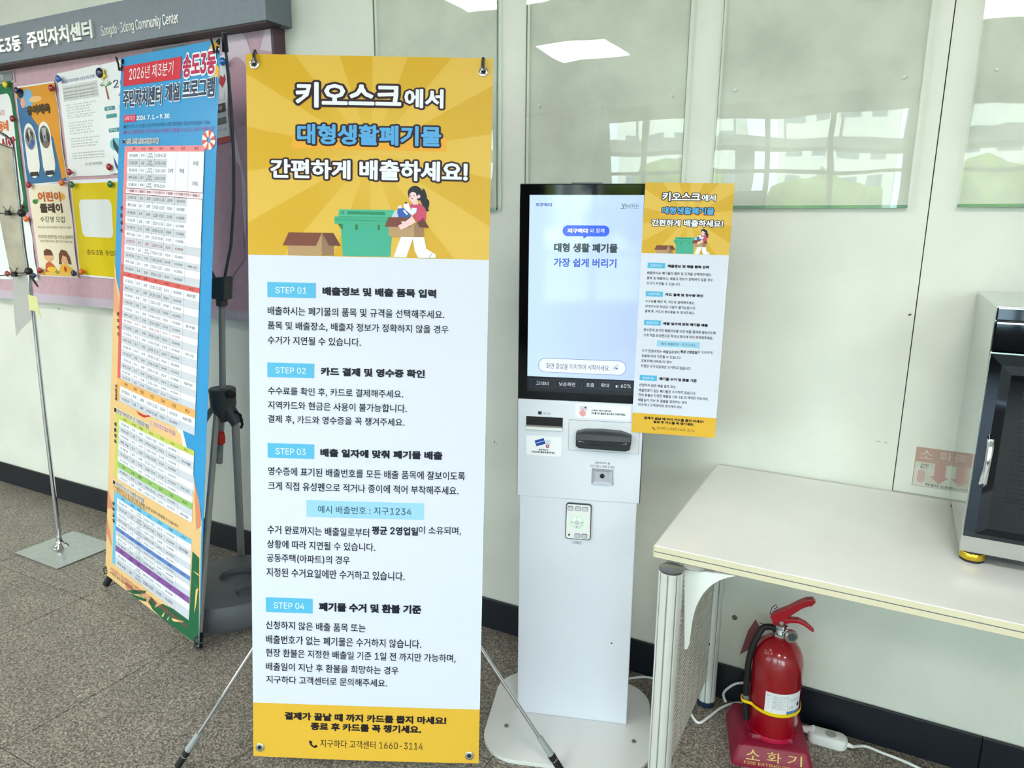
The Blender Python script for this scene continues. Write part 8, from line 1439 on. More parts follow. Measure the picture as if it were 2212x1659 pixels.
sl = kbox(MB(), (sx0, -.0015, sz0 + .008), (sx1, .002, sz1)).build('receipt_slot', mat('slot_black', (8, 8, 10), .7), t)
kbox(MB(), (sx0 + .001, -.004, sz0 + .0075), (sx1 - .001, -.001, sz0 + .0115)).build('slot_roller', mat('slot_grey', (128, 122, 122), .4), sl)
kbox(MB(), (sx0, -.009, sz0), (sx1, -.0005, sz0 + .0075)).build('slot_lip', M_WHITE, sl, bevel=.001)
kbox(MB(), (sx0 - .0015, -.0022, sz1), (sx1 + .0015, .001, sz1 + .0018)).build('slot_hood', M_WHITEMT, sl)
# paper stickers
q = kb_(k5, 234, 638, 714, 906); o = kbox(MB(), (q[0], -.0006, q[1]), (q[2], .0005, q[3])).build('card_sticker', M_LABEL, t)
s = Sheet(kmap, step=.0003); s.g = 'sticker_print'
K5 = lambda pts, c, l: s.poly([k5(*p) for p in pts], c, l)
K5([(350, 712), (475, 676), (503, 755), (376, 790)], (40, 76, 164), 3); K5([(372, 742), (480, 712), (482, 718), (376, 750)], (214, 224, 240), 4); K5([(505, 705), (574, 705), (556, 795), (500, 790)], (214, 216, 224), 3); K5(ell(528, 790, 23, 23), (158, 34, 76), 4); K5(ell(528, 788, 9, 10), (240, 220, 226), 5)
s.text('결제 완료 후,', kb_(k5, 410, 824, 542, 848), (44, 44, 60), 3, .04); s.text('카드와 영수증을 꼭 챙겨주세요.', kb_(k5, 313, 850, 635, 878), (44, 44, 60), 3, .04)
s.flush(o)
q = kb_(k5, 908, 206, 1668, 394); o = kbox(MB(), (q[0], -.0006, q[1]), (q[2], .0005, q[3])).build('hand_sticker', M_LABEL, t)
s = Sheet(kmap, step=.0003); s.g = 'sticker_print'
K5([(970, 228), (1080, 234), (1078, 300), (972, 296)], (206, 208, 216), 3); K5([(1040, 244), (1062, 246), (1060, 268), (1040, 266)], (54, 50, 60), 4); K5([(1000, 270), (1022, 268), (1030, 300), (1052, 310), (1050, 355), (1020, 380), (985, 365), (965, 330), (970, 305), (995, 310)], (232, 158, 162), 5)
s.text('스캔이 되지 않으면', kb_(k5, 1130, 282, 1405, 306), (44, 44, 60), 3, .04); s.text('카드를 다시 끝까지 넣고 잠시 기다려 주세요.', kb_(k5, 1132, 318, 1605, 348), (44, 44, 60), 3, .04)
s.flush(o)
# card reader on its thin plate
x0, z0, x1, z1 = kb_(k5, 815, 425, 1780, 838)
kbox(MB(), (x0 - .0008, -.0006, z0 - .0008), (x1 + .0008, .0005, z1 + .0008)).build('reader_plate_edge', mat('plate_line', (96, 98, 104), .5), t)
kbox(MB(), (x0, -.0012, z0), (x1, .0005, z1)).build('reader_plate', mat('reader_plate', (220, 222, 228), .3), t)
rx0, rz0, rx1, rz1 = kb_(k5, 925, 538, 1680, 780)
W_ = rx1 - rx0; H_ = rz1 - rz0
top_p = [(rx0, rz0 + H_ * .50), (rx1, rz0 + H_ * .50), (rx1, rz0 + H_ * .82), (rx1 - W_ * .18, rz0 + H_ * 1.0), (rx1 - W_ * .5, rz0 + H_ * 1.05), (rx0 + W_ * .16, rz0 + H_ * 1.0), (rx0, rz0 + H_ * .86)]
bot_p = [(rx0, rz0 + H_ * .50), (rx0, rz0 + H_ * .12), (rx0 + W_ * .06, rz0 + .0), (rx1 - W_ * .1, rz0 - H_ * .04), (rx1 - W_ * .02, rz0 + H_ * .06), (rx1, rz0 + H_ * .50)]
rd = MB().prism(bot_p, lambda a, b_2, k: kp(a, -.024 + k * .024, b_2)).build('card_reader', mat('reader_black', (26, 30, 36), .35), t, bevel=.0015)
MB().prism(top_p, lambda a, b_2, k: kp(a, (-.032 if b_2 < rz0 + H_ * .8 else -.026) * (1 - k), b_2)).build('reader_hood', mat('reader_black', (26, 30, 36), .35), rd, bevel=.002)
kbox(MB(), (rx0 + W_ * .26, -.0248, rz0 + H_ * .20), (rx0 + W_ * .68, -.020, rz0 + H_ * .275)).build('card_slot', M_RUBBER, rd)
s = Sheet(kmap, step=.0248); s.g = 'marks_print'
s.rect(rx0 + W_ * .05, rz0 + H_ * .37, rx0 + W_ * .15, rz0 + H_ * .385, (196, 196, 200), 1); s.rect(rx0 + W_ * .05, rz0 + H_ * .40, rx0 + W_ * .09, rz0 + H_ * .43, (196, 196, 200), 1); s.rect(rx1 - W_ * .16, rz0 + H_ * .37, rx1 - W_ * .08, rz0 + H_ * .385, (196, 196, 200), 1); s.rect(rx1 - W_ * .11, rz0 + H_ * .41, rx1 - W_ * .075, rz0 + H_ * .44, (196, 196, 200), 1)
s.flush(rd)
# scanner window
x0, z0, x1, z1 = kb_(k5, 1137, 1100, 1418, 1305)
sc_ = kbox(MB(), (x0 - .0008, -.0006, z0 - .0008), (x1 + .0008, .0005, z1 + .0008)).build('scanner_rim', mat('plate_line', (96, 98, 104), .5), t)
M_WELL = mat('scanner_well', (176, 178, 190), .25)
cu_, cz_ = (x0 + x1) / 2, z0 + (z1 - z0) * .56
g = MB()
A4 = [(x0, z0), (x1, z0), (x1, z1), (x0, z1)]; B4 = [(x0 + .008, z0 + .008), (x1 - .008, z0 + .008), (x1 - .008, z1 - .007), (x0 + .008, z1 - .007)]
g.add([kp(a, -.0052, b_2) for a, b_2 in A4] + [kp(a, -.001, b_2) for a, b_2 in B4] + [kp(a, 0, b_2) for a, b_2 in A4], [(0, 1, 5, 4), (1, 2, 6, 5), (2, 3, 7, 6), (3, 0, 4, 7), (4, 5, 6, 7), (0, 8, 9, 1), (1, 9, 10, 2), (2, 10, 11, 3), (3, 11, 8, 0)])
g.build('scanner_well', M_WELL, sc_, fix=False)
MB().lathe([(.0064, 0), (.0064, .0006), (.005, .0009)], kp(cu_, -.001, cz_), 24, -KW).build('lens', M_RUBBER, sc_, smooth=True)
# key pad on the pedestal
k4 = lambda x, y: kuv(1200 + x * .07837, 1060 + y * .07837)
q0 = k4(268, 1315); q1 = k4(965, 1345); zt = k4(275, 325)[1]; x0, x1, z0, z1 = q0[0], q1[0], q0[1] + .0005, zt
kd = MB().prism(rounded(x0, z0, x1, z1, .008), lambda a, b_2, k: kp(a, .0045 - .006 * (1 - k), b_2)).build('keypad', mat('keypad_frame', (52, 56, 64), .4), t, bevel=.0008)
MB().prism(rounded(x0 + .0022, z0 + .0022, x1 - .0022, z1 - .003, .0065), lambda a, b_2, k: kp(a, .004 - .0065 * (1 - k), b_2)).build('pad_face', M_WHITE, kd, bevel=.0004)
for bx0, by0 in ((332, 422), (548, 432), (740, 448), (525, 1178), (718, 1190)):
    a = k4(bx0, by0 + 100); c = k4(bx0 + 158, by0)
    MB().prism(rounded(a[0], a[1], c[0], c[1] + .0002, .0028, 3), lambda u, v, k: kp(u, .004 - .0085 * (1 - k), v)).build('button_rim', M_GREYPL, kd)
    MB().prism(rounded(a[0] + .0011, a[1] + .0011, c[0] - .0011, c[1] - .0009, .002, 3), lambda u, v, k: kp(u, .004 - .0092 * (1 - k), v)).build('button', mat('button_grey', (196, 200, 206), .4), kd)
cc = k4(595, 862); rr = .0205
s = Sheet(kmap, step=.0005)
g = MB(); N_ = 40; M_RING = mat('ring_green', (20, 60, 30), .4, emit=(120, 236, 150), estr=1.0)
vs = []
for r_, h in ((rr, 0), (rr, .0058), (rr * .84, .0062), (rr * .82, .003)):
    vs += [kp(cc[0] + r_ * math.cos(2 * PI * k / N_), .0035 - h, cc[1] + r_ * math.sin(2 * PI * k / N_)) for k in range(N_)]
g.add(vs, [(i * N_ + k, i * N_ + (k + 1) % N_, (i + 1) * N_ + (k + 1) % N_, (i + 1) * N_ + k) for i in range(3) for k in range(N_)]); g.build('light_ring', M_RING, kd, smooth=True)
MB().lathe([(rr * .80, .0), (rr * .80, .0062), (rr * .76, .0068)], kp(cc[0], .0035, cc[1]), 40, -KW).build('direction_pad', M_WHITE, kd, smooth=True)
MB().lathe([(.0062, .0), (.0062, .0078), (.0054, .0084)], kp(cc[0], .0035, cc[1]), 24, -KW).build('centre_button', mat('button_grey', (196, 200, 206), .4), kd, smooth=True)
s = Sheet(lambda u, v, h: kp(u, -.0034 - h, v), step=.0003); s.g = 'arrow_print'
for k in range(4):
    a = PI / 2 * k; cx_, cz2 = cc[0] + .0128 * math.cos(a), cc[1] + .0128 * math.sin(a)
    s.poly([(cx_ + .0024 * math.cos(a), cz2 + .0024 * math.sin(a)), (cx_ + .0022 * math.cos(a + 2.2), cz2 + .0022 * math.sin(a + 2.2)), (cx_ + .0022 * math.cos(a - 2.2), cz2 + .0022 * math.sin(a - 2.2))], (50, 56, 64), 1)
s.flush(kd)
p = k4(375, 1200); MB().lathe([(.0026, 0), (.0026, .003)], kp(p[0], -.001, p[1]), 14, -KW).build('indicator', M_RUBBER, kd)
s = Sheet(lambda u, v, h: kp(u, .004 - h, v), step=.0004); s.g = 'keypad_lettering'; s.text('키패드', kb_(k4, 440, 1395, 735, 1478), (96, 96, 104), 1, .01); s.flush(t)

# instruction board on the right edge of the kiosk
PYAW = R(20.5); PO = kp(.262, -.0075, 0); PUx = Vector((math.cos(PYAW), math.sin(PYAW), 0)); PN = Vector((math.sin(PYAW), -math.cos(PYAW), 0))
C4 = [on(px, py, PO, PN) for px, py in ((1364, 933), (1544, 946), (1587, 396), (1394, 394))]
def p_map(u, v, h):
    return C4[0].lerp(C4[1], u / .6).lerp(C4[3].lerp(C4[2], u / .6), v / 1.8) + PN * h
t = thing('instruction_board', (C4[0] + C4[1]) / 2, 'small yellow and white copy of the banner fixed to the kiosk', 'sign')
sheet_mesh(p_map, .6, 1.8, 2, 4, .003, 'board', M_FABRIC, t)
s = Sheet(p_map, (.3, .45), .00012); draw_yellow(s); s.flush(t)

# ================================================================== TABLE
TX0, TX1, TY0, TY1, TZ = -.398, 1.30, 1.42, 2.030, .7455
t = thing('table', (.45, 1.72, 0), 'long white table with cream edges and fluted metal legs', 'table')
MB().box((TX0, TY0, TZ - .0265), (TX1, TY1, TZ)).build('tabletop', mat('laminate_top', (242, 242, 238), .22, noise=.03, nscale=4), t, bevel=.0012)
M_EDGE = mat('edge_cream', (212, 204, 176), .45)
MB().box((TX0 + .001, TY0 - .0025, TZ - .0125), (TX1, TY0, TZ - .0015)).build('edge_band', M_EDGE, t, bevel=.0006)
MB().box((TX0 + .001, TY0 - .0025, TZ - .0262), (TX1, TY0, TZ - .0148)).build('edge_band', M_EDGE, t, bevel=.0006)
MB().box((TX0 + .001, TY0 - .0012, TZ - .0150), (TX1, TY0, TZ - .0123)).build('edge_groove', mat('groove_grey', (112, 114, 124), .4), t)
MB().box((TX0 - .0022, TY0, TZ - .0262), (TX0, TY1, TZ - .0015)).build('end_band', M_EDGE, t)
def fluted_leg(x, y, z1, r=.0255, n_=64):
    fl_ = lambda k: (.93 if k % 8 == 0 else 1.0)
    lg = MB().lathe([(r, .02), (r, z1 - .006)], (x, y, 0), n_, flute=fl_).build('leg', M_ALU, t, smooth=True)
    gr = MB()
    for k in range(8):
        a = 2 * PI * k / 8
        gr.box((-.0006, -.0006, .022), (.0006, .0006, z1 - .008), Matrix.Translation((x + (r * .965) * math.cos(a), y + (r * .965) * math.sin(a), 0)))
    tag(gr.build('flute_line', mat('flute_dark', (120, 122, 118), .5), lg), kind='stuff')
    MB().lathe([(r * .98, z1 - .006), (r * 1.02, z1 - .004), (r * 1.02, z1 - .001), (r * .94, z1)], (x, y, 0), 40).build('leg_cap', mat('cap_grey', (128, 130, 134), .25, .8), lg, smooth=True)
    MB().lathe([(r * .9, .0), (r * 1.02, .004), (r * 1.02, .018), (r * .98, .022)], (x, y, 0), 32).build('leg_foot', mat('foot_blue', (26, 40, 66), .4), lg, smooth=True)
    return lg
fluted_leg(-.352, 1.393, .7165); fluted_leg(-.372, 1.985, .700)
fluted_leg(1.24, 1.393, .7165); fluted_leg(1.24, 1.985, .700)
M_GUS = mat('bracket_white', (226, 230, 226), .32)
gpx = [(1480, 1228), (1590, 1241), (1583, 1243), (1570, 1246), (1556, 1251), (1543, 1258), (1532, 1267), (1521, 1279), (1513, 1292), (1505, 1308), (1500, 1325), (1496, 1345), (1493, 1367), (1490, 1390), (1486, 1399), (1480, 1400)]
gp = [on_y(x, y, 1.425) for x, y in gpx]
gp = [(min(q.x, 9), min(q.z, TZ - .0268)) for q in gp]
MB().prism(gp, lambda a, b_2, k: Vector((a, 1.419 + .006 * k, b_2))).build('corner_bracket', M_GUS, t)
gm = [(1.24 * 1 - (a - (-.352)) , b_2) for a, b_2 in gp]
MB().prism(gm, lambda a, b_2, k: Vector((a, 1.419 + .006 * k, b_2))).build('corner_bracket', M_GUS, t)
MB().lathe([(.020, 0), (.023, .002), (.023, .006)], (-.312, 1.428, TZ - .033), 28).build('bracket_disc', M_GREYMT, t, smooth=True)
MB().box((TX0 + .05, 1.425, .655), (TX1 - .07, 1.445, TZ - .0265)).build('front_rail', M_GUS, t) if False else None
# slotted side panel between the legs
for sxx in (-.372, 1.24):
    g = MB(); y0, y1, z0, z1 = 1.425, 1.958, .105, .705
    nr, nc = 46, 9; dz = (z1 - z0) / nr; dy = (y1 - y0) / nc
    for k in range(nr + 1): g.box((sxx - .001, y0, z0 + dz * k - .0036), (sxx + .001, y1, z0 + dz * k + .0036))
    for k in range(nc + 1): g.box((sxx - .0009, y0 + dy * k - .004, z0), (sxx + .0009, y0 + dy * k + .004, z1))
    tag(g.build('slotted_panel', mat('panel_grey', (190, 188, 178), .4, .2), t, fix=False), kind='stuff')
p = on_y(1531, 1391, 1.96); MB().lathe([(.004, 0), (.004, .003)], (p.x, p.y, p.z), 12, (0, -1, 0)).build('bolt', M_BLACK, t)
p = on_y(1587, 1334, WY); MB().lathe([(.008, 0), (.0075, .0015), (.002, .0025)], (p.x, WY, p.z), 18, (0, -1, 0)).build('wall_screw', mat('screw_brass', (118, 112, 88), .4, .7), wb, smooth=True)

# ================================================================== CHROME CABINET ON THE TABLE
CX0, CX1, CY0, CY1, CZ0, CZ1 = .173, .66, 1.640, 2.036, .7745, 1.272
t = thing('sterilizer_cabinet', ((CX0 + CX1) / 2, 1.84, TZ), 'mirror chrome tabletop cabinet with a dark glass door and gold feet', 'cabinet')
MB().box((CX0, CY0 + .004, CZ0), (CX1, CY1, CZ1)).build('casing', mat('casing_steel', (200, 208, 206), .10, 1.0), t, bevel=.002)
def fy(px, py): q = on_y(px, py, CY0); return (q.x, q.z)
M_CH2 = mat('chrome_dark_reflection', (72, 78, 88), .05, 1.0)  # chrome darkened in its base colour to imitate reflections of a dark room
MB().box((CX0 + .001, CY0 - .004, 1.2455), (CX1, CY0 + .004, 1.2715)).build('top_strip', M_CH2, t, bevel=.003)
tf = MB().box((CX0 + .0005, CY0 - .005, 1.185), (.2345, CY0 + .004, 1.2445)).build('control_panel', M_CH2, t, bevel=.004)
MB().box((.2365, CY0 - .005, 1.185), (CX1, CY0 + .004, 1.2445)).build('control_panel', M_CH2, t, bevel=.004)
MB().box((CX0, CY0 - .003, CZ0), (CX1, CY0 + .004, .8115)).build('bottom_strip', mat('strip_steel', (196, 196, 192), .22, 1.0), t, bevel=.001)
# mitred door frame sloping back to the glass
fw = .038; ox0, ox1, oz0, oz1 = CX0 + .001, CX1 - .001, .8125, 1.183
ix0, ix1, iz0, iz1 = ox0 + fw, ox1 - fw, oz0 + .020, oz1 - fw
FO = [(ox0, oz0), (ox1, oz0), (ox1, oz1), (ox0, oz1)]; FI = [(ix0, iz0), (ix1, iz0), (ix1, iz1), (ix0, iz1)]
dr_ = None
g = MB()
V0 = [Vector((a, CY0 - .016, b_2)) for a, b_2 in FO]; VM = [Vector(((a + c) / 2, CY0 - .021, (b_2 + d) / 2)) for (a, b_2), (c, d) in zip(FO, FI)]; V1 = [Vector((a, CY0 - .010, b_2)) for a, b_2 in FI]; VB = [Vector((a, CY0 + .003, b_2)) for a, b_2 in FO]
VV = V0 + VM + V1 + VB
for k in range(4):
    j = (k + 1) % 4
    g.add([VV[k], VV[j], VV[4 + j], VV[4 + k]], [(0, 1, 2, 3)]); g.add([VV[4 + k], VV[4 + j], VV[8 + j], VV[8 + k]], [(0, 1, 2, 3)]); g.add([VV[12 + k], VV[12 + j], VV[j], VV[k]], [(0, 1, 2, 3)])
dr_ = g.build('door', M_CH2, t, fix=False)
MB().box((ix0 - .001, CY0 - .0095, iz0 - .001), (ix1 + .001, CY0 - .006, iz1 + .001)).build('door_glass', mat('glass_dark', (7, 11, 17), .05, spec=.6), dr_)
for k in range(26):
    z = iz0 + .05 + k * .0095
    MB().box((ix0 + .022, CY0 - .0108, z), (ix1 - .02, CY0 - .0094, z + .0022)).build('louvre', mat('louvre_grey', (44, 50, 58), .25, .6), dr_)
hp = [Vector((fy(2137, 938)[0], CY0 - .018, fy(2137, 938)[1])), Vector((fy(2136, 940)[0], CY0 - .045, fy(2137, 942)[1])), Vector((fy(2134, 955)[0], CY0 - .050, fy(2134, 958)[1])), Vector((fy(2126, 995)[0], CY0 - .052, fy(2127, 995)[1])), Vector((fy(2120, 1022)[0], CY0 - .050, fy(2120, 1024)[1])), Vector((fy(2119, 1030)[0], CY0 - .040, fy(2119, 1032)[1])), Vector((fy(2119, 1030)[0], CY0 - .016, fy(2119, 1032)[1]))]
MB().tube(hp, [.0055, .0068, .0062, .0056, .0072, .0078, .006], 16).build('door_handle', M_CHROME, dr_, smooth=True)
for x, y in ((.200, 1.672), (.62, 1.672), (.200, 1.99), (.62, 1.99)):
    f_ = MB().lathe([(.020, .0), (.0225, .002), (.0225, .006)], (x, y, TZ), 32).build('foot', M_RUBBER, t, smooth=True)
    MB().lathe([(.0228, .006), (.0238, .0075), (.0238, .019), (.0228, .0205)], (x, y, TZ), 40).build('gold_ring', M_GOLD, f_, smooth=True)
    MB().lathe([(.0215, .0205), (.0205, .0295)], (x, y, TZ), 32).build('foot_collar', M_BLACK, f_, smooth=True)

# faded sign on the wall behind the cabinet
SX0, SX1, SZ0, SZ1 = on_y(1980, 966, WY).x, .275, .768, .871
t = thing('wall_sign', ((SX0 + SX1) / 2, WY, SZ0), 'faded pink fire extinguisher sticker with red arrows, half behind the chrome cabinet', 'sign')
MB().box((SX0, WY - .0012, SZ0), (SX1, WY, SZ1)).build('sticker_sheet', mat('sticker_cream', (212, 212, 196), .45, noise=.05, nscale=30), t)
s = Sheet(lambda u, v, h: Vector((u, WY - .0012 - h, v)), step=.0003); s.g = 'sign_print'
PKF = (190, 158, 146); H_ = SZ1 - SZ0
s.rect(SX0, SZ0 + H_ * .63, SX1, SZ1, PKF, 1)
for u0, c in ((SX0 + .010, '소'), (SX0 + .052, '화'), (SX0 + .094, '기')): s.text(c, (u0, SZ0 + H_ * .72, u0 + .028, SZ0 + H_ * .95), (214, 200, 186), 2, .02)
s.text('FIRE EXTINGUISHER', (SX0 + .03, SZ0 + H_ * .655, SX1 - .03, SZ0 + H_ * .69), (206, 188, 174), 2)
s.rect(SX0 + .0, SZ0, SX0 + .0015, SZ1, PKF, 2); s.rect(SX0, SZ0, SX1, SZ0 + .0015, (190, 176, 164), 2)
for cx_ in (SX0 + .058, SX0 + .108): s.poly([(cx_ - .012, SZ0 + H_ * .63), (cx_ - .012, SZ0 + H_ * .30), (cx_ - .021, SZ0 + H_ * .30), (cx_, SZ0 + H_ * .12), (cx_ + .021, SZ0 + H_ * .30), (cx_ + .012, SZ0 + H_ * .30), (cx_ + .012, SZ0 + H_ * .63)], (200, 160, 150), 2)
s.poly(rounded(SX0 + .010, SZ0 + H_ * .10, SX0 + .026, SZ0 + H_ * .42, .006), (206, 178, 168), 2)
s.text('안전핀을', (SX0 + .014, SZ0 + H_ * .53, SX0 + .032, SZ0 + H_ * .59), (60, 60, 70), 2, .02); s.text('뽑는다', (SX0 + .014, SZ0 + H_ * .46, SX0 + .029, SZ0 + H_ * .52), (70, 66, 56), 2, .02)
s.text('화재시 소화기를 사용하세요', (SX0 + .030, SZ0 + H_ * .03, SX1 - .03, SZ0 + H_ * .10), (44, 46, 50), 2, .02)
s.flush(t)

# ================================================================== FIRE EXTINGUISHER AND ITS STAND
EX, EY = -.173, 1.893
SA = R(16); ES = Matrix.Translation((EX - .006, EY + .001, 0)) @ Matrix.Rotation(SA, 4, 'Z')
t = thing('extinguisher_stand', (EX, EY, 0), 'maroon plastic floor stand with gold extinguisher lettering', 'stand')
def sq(hw, z, cc_=.012, n_=4):
    return [ES @ Vector((x, y, z)) for x, y in rounded(-hw, -hw, hw, hw, cc_, n_)]
g = MB(); lay = [(.106, 0), (.106, .006), (.092, .052), (.086, .056)]
vs = []; K_ = len(sq(.1, 0))
for hw, z in lay: vs += sq(hw, z)
fs = [(i * K_ + k, i * K_ + (k + 1) % K_, (i + 1) * K_ + (k + 1) % K_, (i + 1) * K_ + k) for i in range(len(lay) - 1) for k in range(K_)]
fs.append(tuple(range(K_))[::-1])
# open ring: square top to circular cup
ang0 = [math.atan2((ES.inverted() @ v).y, (ES.inverted() @ v).x) for v in sq(.086, .056)]
ringv = []
for rr_, z in ((.080, .0565), (.079, .066), (.0765, .068), (.0735, .066), (.0725, .030), (.01, .030)):
    ringv.append([ES @ Vector((rr_ * math.cos(a), rr_ * math.sin(a), z)) for a in ang0])
o_ = len(lay) - 1
for q in ringv: vs += q
for i in range(len(ringv)):
    fs += [((o_ + i) * K_ + k, (o_ + i) * K_ + (k + 1) % K_, (o_ + i + 1) * K_ + (k + 1) % K_, (o_ + i + 1) * K_ + k) for k in range(K_)]
fs.append(tuple(range((o_ + len(ringv)) * K_, (o_ + len(ringv) + 1) * K_)))
g.add(vs, fs).build('base', M_MAROON, t, smooth=True)
# sloped front face frame for the lettering: local x along, z up
f0, f1 = Vector((0, -.106, .006)), Vector((0, -.092, .052)); fd = (f1 - f0).normalized(); fn_ = Vector((0, -fd.z, fd.y))
s = Sheet(lambda u, v, h: ES @ (f0 + fd * v + Vector((u, 0, 0)) + fn_ * (h + .0003)), step=.0004); s.g = 'gold_lettering'
GOLD = (222, 192, 112)
for c, u0 in (('소', -.070), ('화', -.016), ('기', .036)): s.text(c, (u0, .016, u0 + .036, .043), GOLD, 1, .012)
s.text('FIRE EXTINGUISHER', (-.074, .004, .070, .0115), GOLD, 1, 0.0)
s.flush(t)

t = thing('fire_extinguisher', (EX, EY, .03), 'red fire extinguisher with a black hose and a yellow band', 'fire extinguisher')
rb = .0665
MB().lathe([(.05, .032), (.060, .034), (rb, .042), (rb, .262), (.0655, .276), (.061, .294), (.052, .312), (.040, .326), (.027, .334), (.019, .337), (.0185, .343)], (EX, EY, 0), 48).build('cylinder', M_RED, t, smooth=True)
MB().lathe([(rb + .0008, .042), (rb + .0014, .045), (rb + .0014, .066), (rb + .0006, .068)], (EX, EY, 0), 48).build('bottom_band', mat('band_crimson', (176, 14, 58), .35), t, smooth=True)
vb = MB().lathe([(.0175, .340), (.0215, .343), (.0215, .350), (.016, .353), (.0145, .362), (.018, .366), (.018, .374), (.011, .378), (.011, .386)], (EX, EY, 0), 24).build('valve', M_CHROME, t, smooth=True)
XU = Vector((math.cos(SA * .4), math.sin(SA * .4), 0)); YF = Vector((math.sin(SA * .4), -math.cos(SA * .4), 0))
E0 = Vector((EX, EY, 0))
gz = .362
MB().lathe([(.010, .010), (.0165, .020), (.0185, .024), (.0185, .032), (.0165, .0345)], E0 + Vector((0, 0, gz - .004)) + XU * .012, 24, (YF + XU * .55).normalized()).build('gauge_nut', M_CHROME, t, smooth=True)
MB().lathe([(.0105, .0350), (.0105, .0356)], E0 + Vector((0, 0, gz - .004)) + XU * .012, 20, (YF + XU * .55).normalized()).build('gauge_face', M_GREYDK, t)
# squeeze lever (upper) and carrying handle (lower): bent channels extruded across
def channel(pts, half, th, name, m, parent):
    n_ = len(pts); vs = []; fs = []
    for i, (a, z, hf) in enumerate(pts):
        p0 = Vector((pts[max(i - 1, 0)][0], pts[max(i - 1, 0)][1])); p1 = Vector((pts[min(i + 1, n_ - 1)][0], pts[min(i + 1, n_ - 1)][1])); d = (p1 - p0).normalized(); nn = Vector((-d.y, d.x))
        for sgn in (-1, 1):
            for tt in (-th / 2 * hf, th / 2 * hf):
                vs.append(E0 + XU * (a + nn.x * tt) + YF * (half * sgn * (.55 + .45 * min(hf, 1))) + Vector((0, 0, z + nn.y * tt)))
    for i in range(n_ - 1):
        a = i * 4; b_ = a + 4
        fs += [(a, b_, b_ + 1, a + 1), (a + 2, a + 3, b_ + 3, b_ + 2), (a, a + 2, b_ + 2, b_), (a + 1, b_ + 1, b_ + 3, a + 3)]
    fs += [(0, 1, 3, 2), (4 * n_ - 4, 4 * n_ - 2, 4 * n_ - 1, 4 * n_ - 3)]
    return MB().add(vs, fs).build(name, m, parent, bevel=.0022)
channel([(-.026, .386, .9), (-.016, .392, 1.5), (.0, .403, 1.6), (.02, .421, 1.2), (.04, .440, 1.05), (.058, .452, 1.1), (.070, .455, 1.1), (.074, .452, .7)], .0105, .017, 'squeeze_lever', M_REDPL, t)
channel([(-.022, .376, 1.2), (.0, .384, 1.4), (.02, .391, 1.0), (.04, .394, .9), (.058, .388, .75), (.072, .378, .6), (.080, .372, .5)], .0095, .012, 'carry_handle', M_REDPL, t)
def EZ(px, py, dy): return on_y(px, py, EY - dy)
hs = [E0 + Vector((0, 0, .360)) - XU * .010, EZ(1652, 1354, .0), EZ(1640, 1368, .012), EZ(1628, 1392, .022), EZ(1618, 1425, .028), EZ(1614, 1460, .03), EZ(1612, 1490, .03), EZ(1611, 1520, .03), EZ(1612, 1551, .03)]
hs2 = []
for i in range(len(hs) - 1):
    for k in range(3):
        q = k / 3; a0 = hs[max(i - 1, 0)]; a1 = hs[i]; a2 = hs[i + 1]; a3 = hs[min(i + 2, len(hs) - 1)]
        hs2.append(.5 * ((2 * a1) + (a2 - a0) * q + (2 * a0 - 5 * a1 + 4 * a2 - a3) * q * q + (3 * a1 - a0 - 3 * a2 + a3) * q ** 3))
hs2.append(hs[-1])
MB().tube(hs2, [.0085] * (len(hs2) - 3) + [.0095, .0098, .0098], 16).build('hose', M_RUBBER, t, smooth=True)
a, c = EZ(1611, 1500, .031), EZ(1612, 1512, .031); MB().tube([a, c], .0092, 16).build('hose_clamp', mat('clamp_silver', (170, 174, 182), .35, .6), t, smooth=True)
# label wrapped on the cylinder
def cyl_map(a0, a1, z0, z1, rr_, tilt=0.0):
    def mp(u, v, h):
        a = a0 + (a1 - a0) * u; z = z0 + (z1 - z0) * v
        return Vector((EX + (rr_ + h) * math.sin(a), EY - (rr_ + h) * math.cos(a), z + tilt * u))
    return mp
LM = cyl_map(R(-14), R(74), .146, .206, rb + .0006)
sheet_mesh(LM, 1, 1, 16, 1, .0004, 'label', M_LABEL, t)
s = Sheet(LM, (1 / 16, 1), .0003); s.g = 'label_print'
for k, (v, w_) in enumerate(((.84, .5), (.77, .5), (.70, .3), (.62, .44), (.57, .3), (.50, .38), (.42, .5), (.36, .3), (.30, .36), (.24, .46))):
    s.text('사용방법 및 주의사항 안내', (.2, v, .2 + w_ * .72, v + .035), (70, 74, 84), 2, .02)
s.rect(.185, .06, .19, .92, (150, 154, 164), 1); s.rect(.57, .06, .575, .92, (150, 154, 164), 1); s.text('주의', (.04, .8, .13, .88), (60, 64, 74), 2, .02)
for v in (.66, .5, .34, .2): s.text('소화', (.05, v, .12, v + .05), (150, 156, 170), 2)
s.text('ABC', (.62, .62, .9, .78), (190, 194, 204), 2, .0); s.text('3.3', (.62, .26, .72, .4), (60, 64, 74), 2); s.poly(ell(.9, .42, .045, .10), (44, 78, 140), 2); s.rect(.56, .0, 1.0, .15, (70, 116, 176), 1); s.text('소화기', (.6, .04, .9, .11), (190, 210, 234), 2, .02)
s.flush(t)
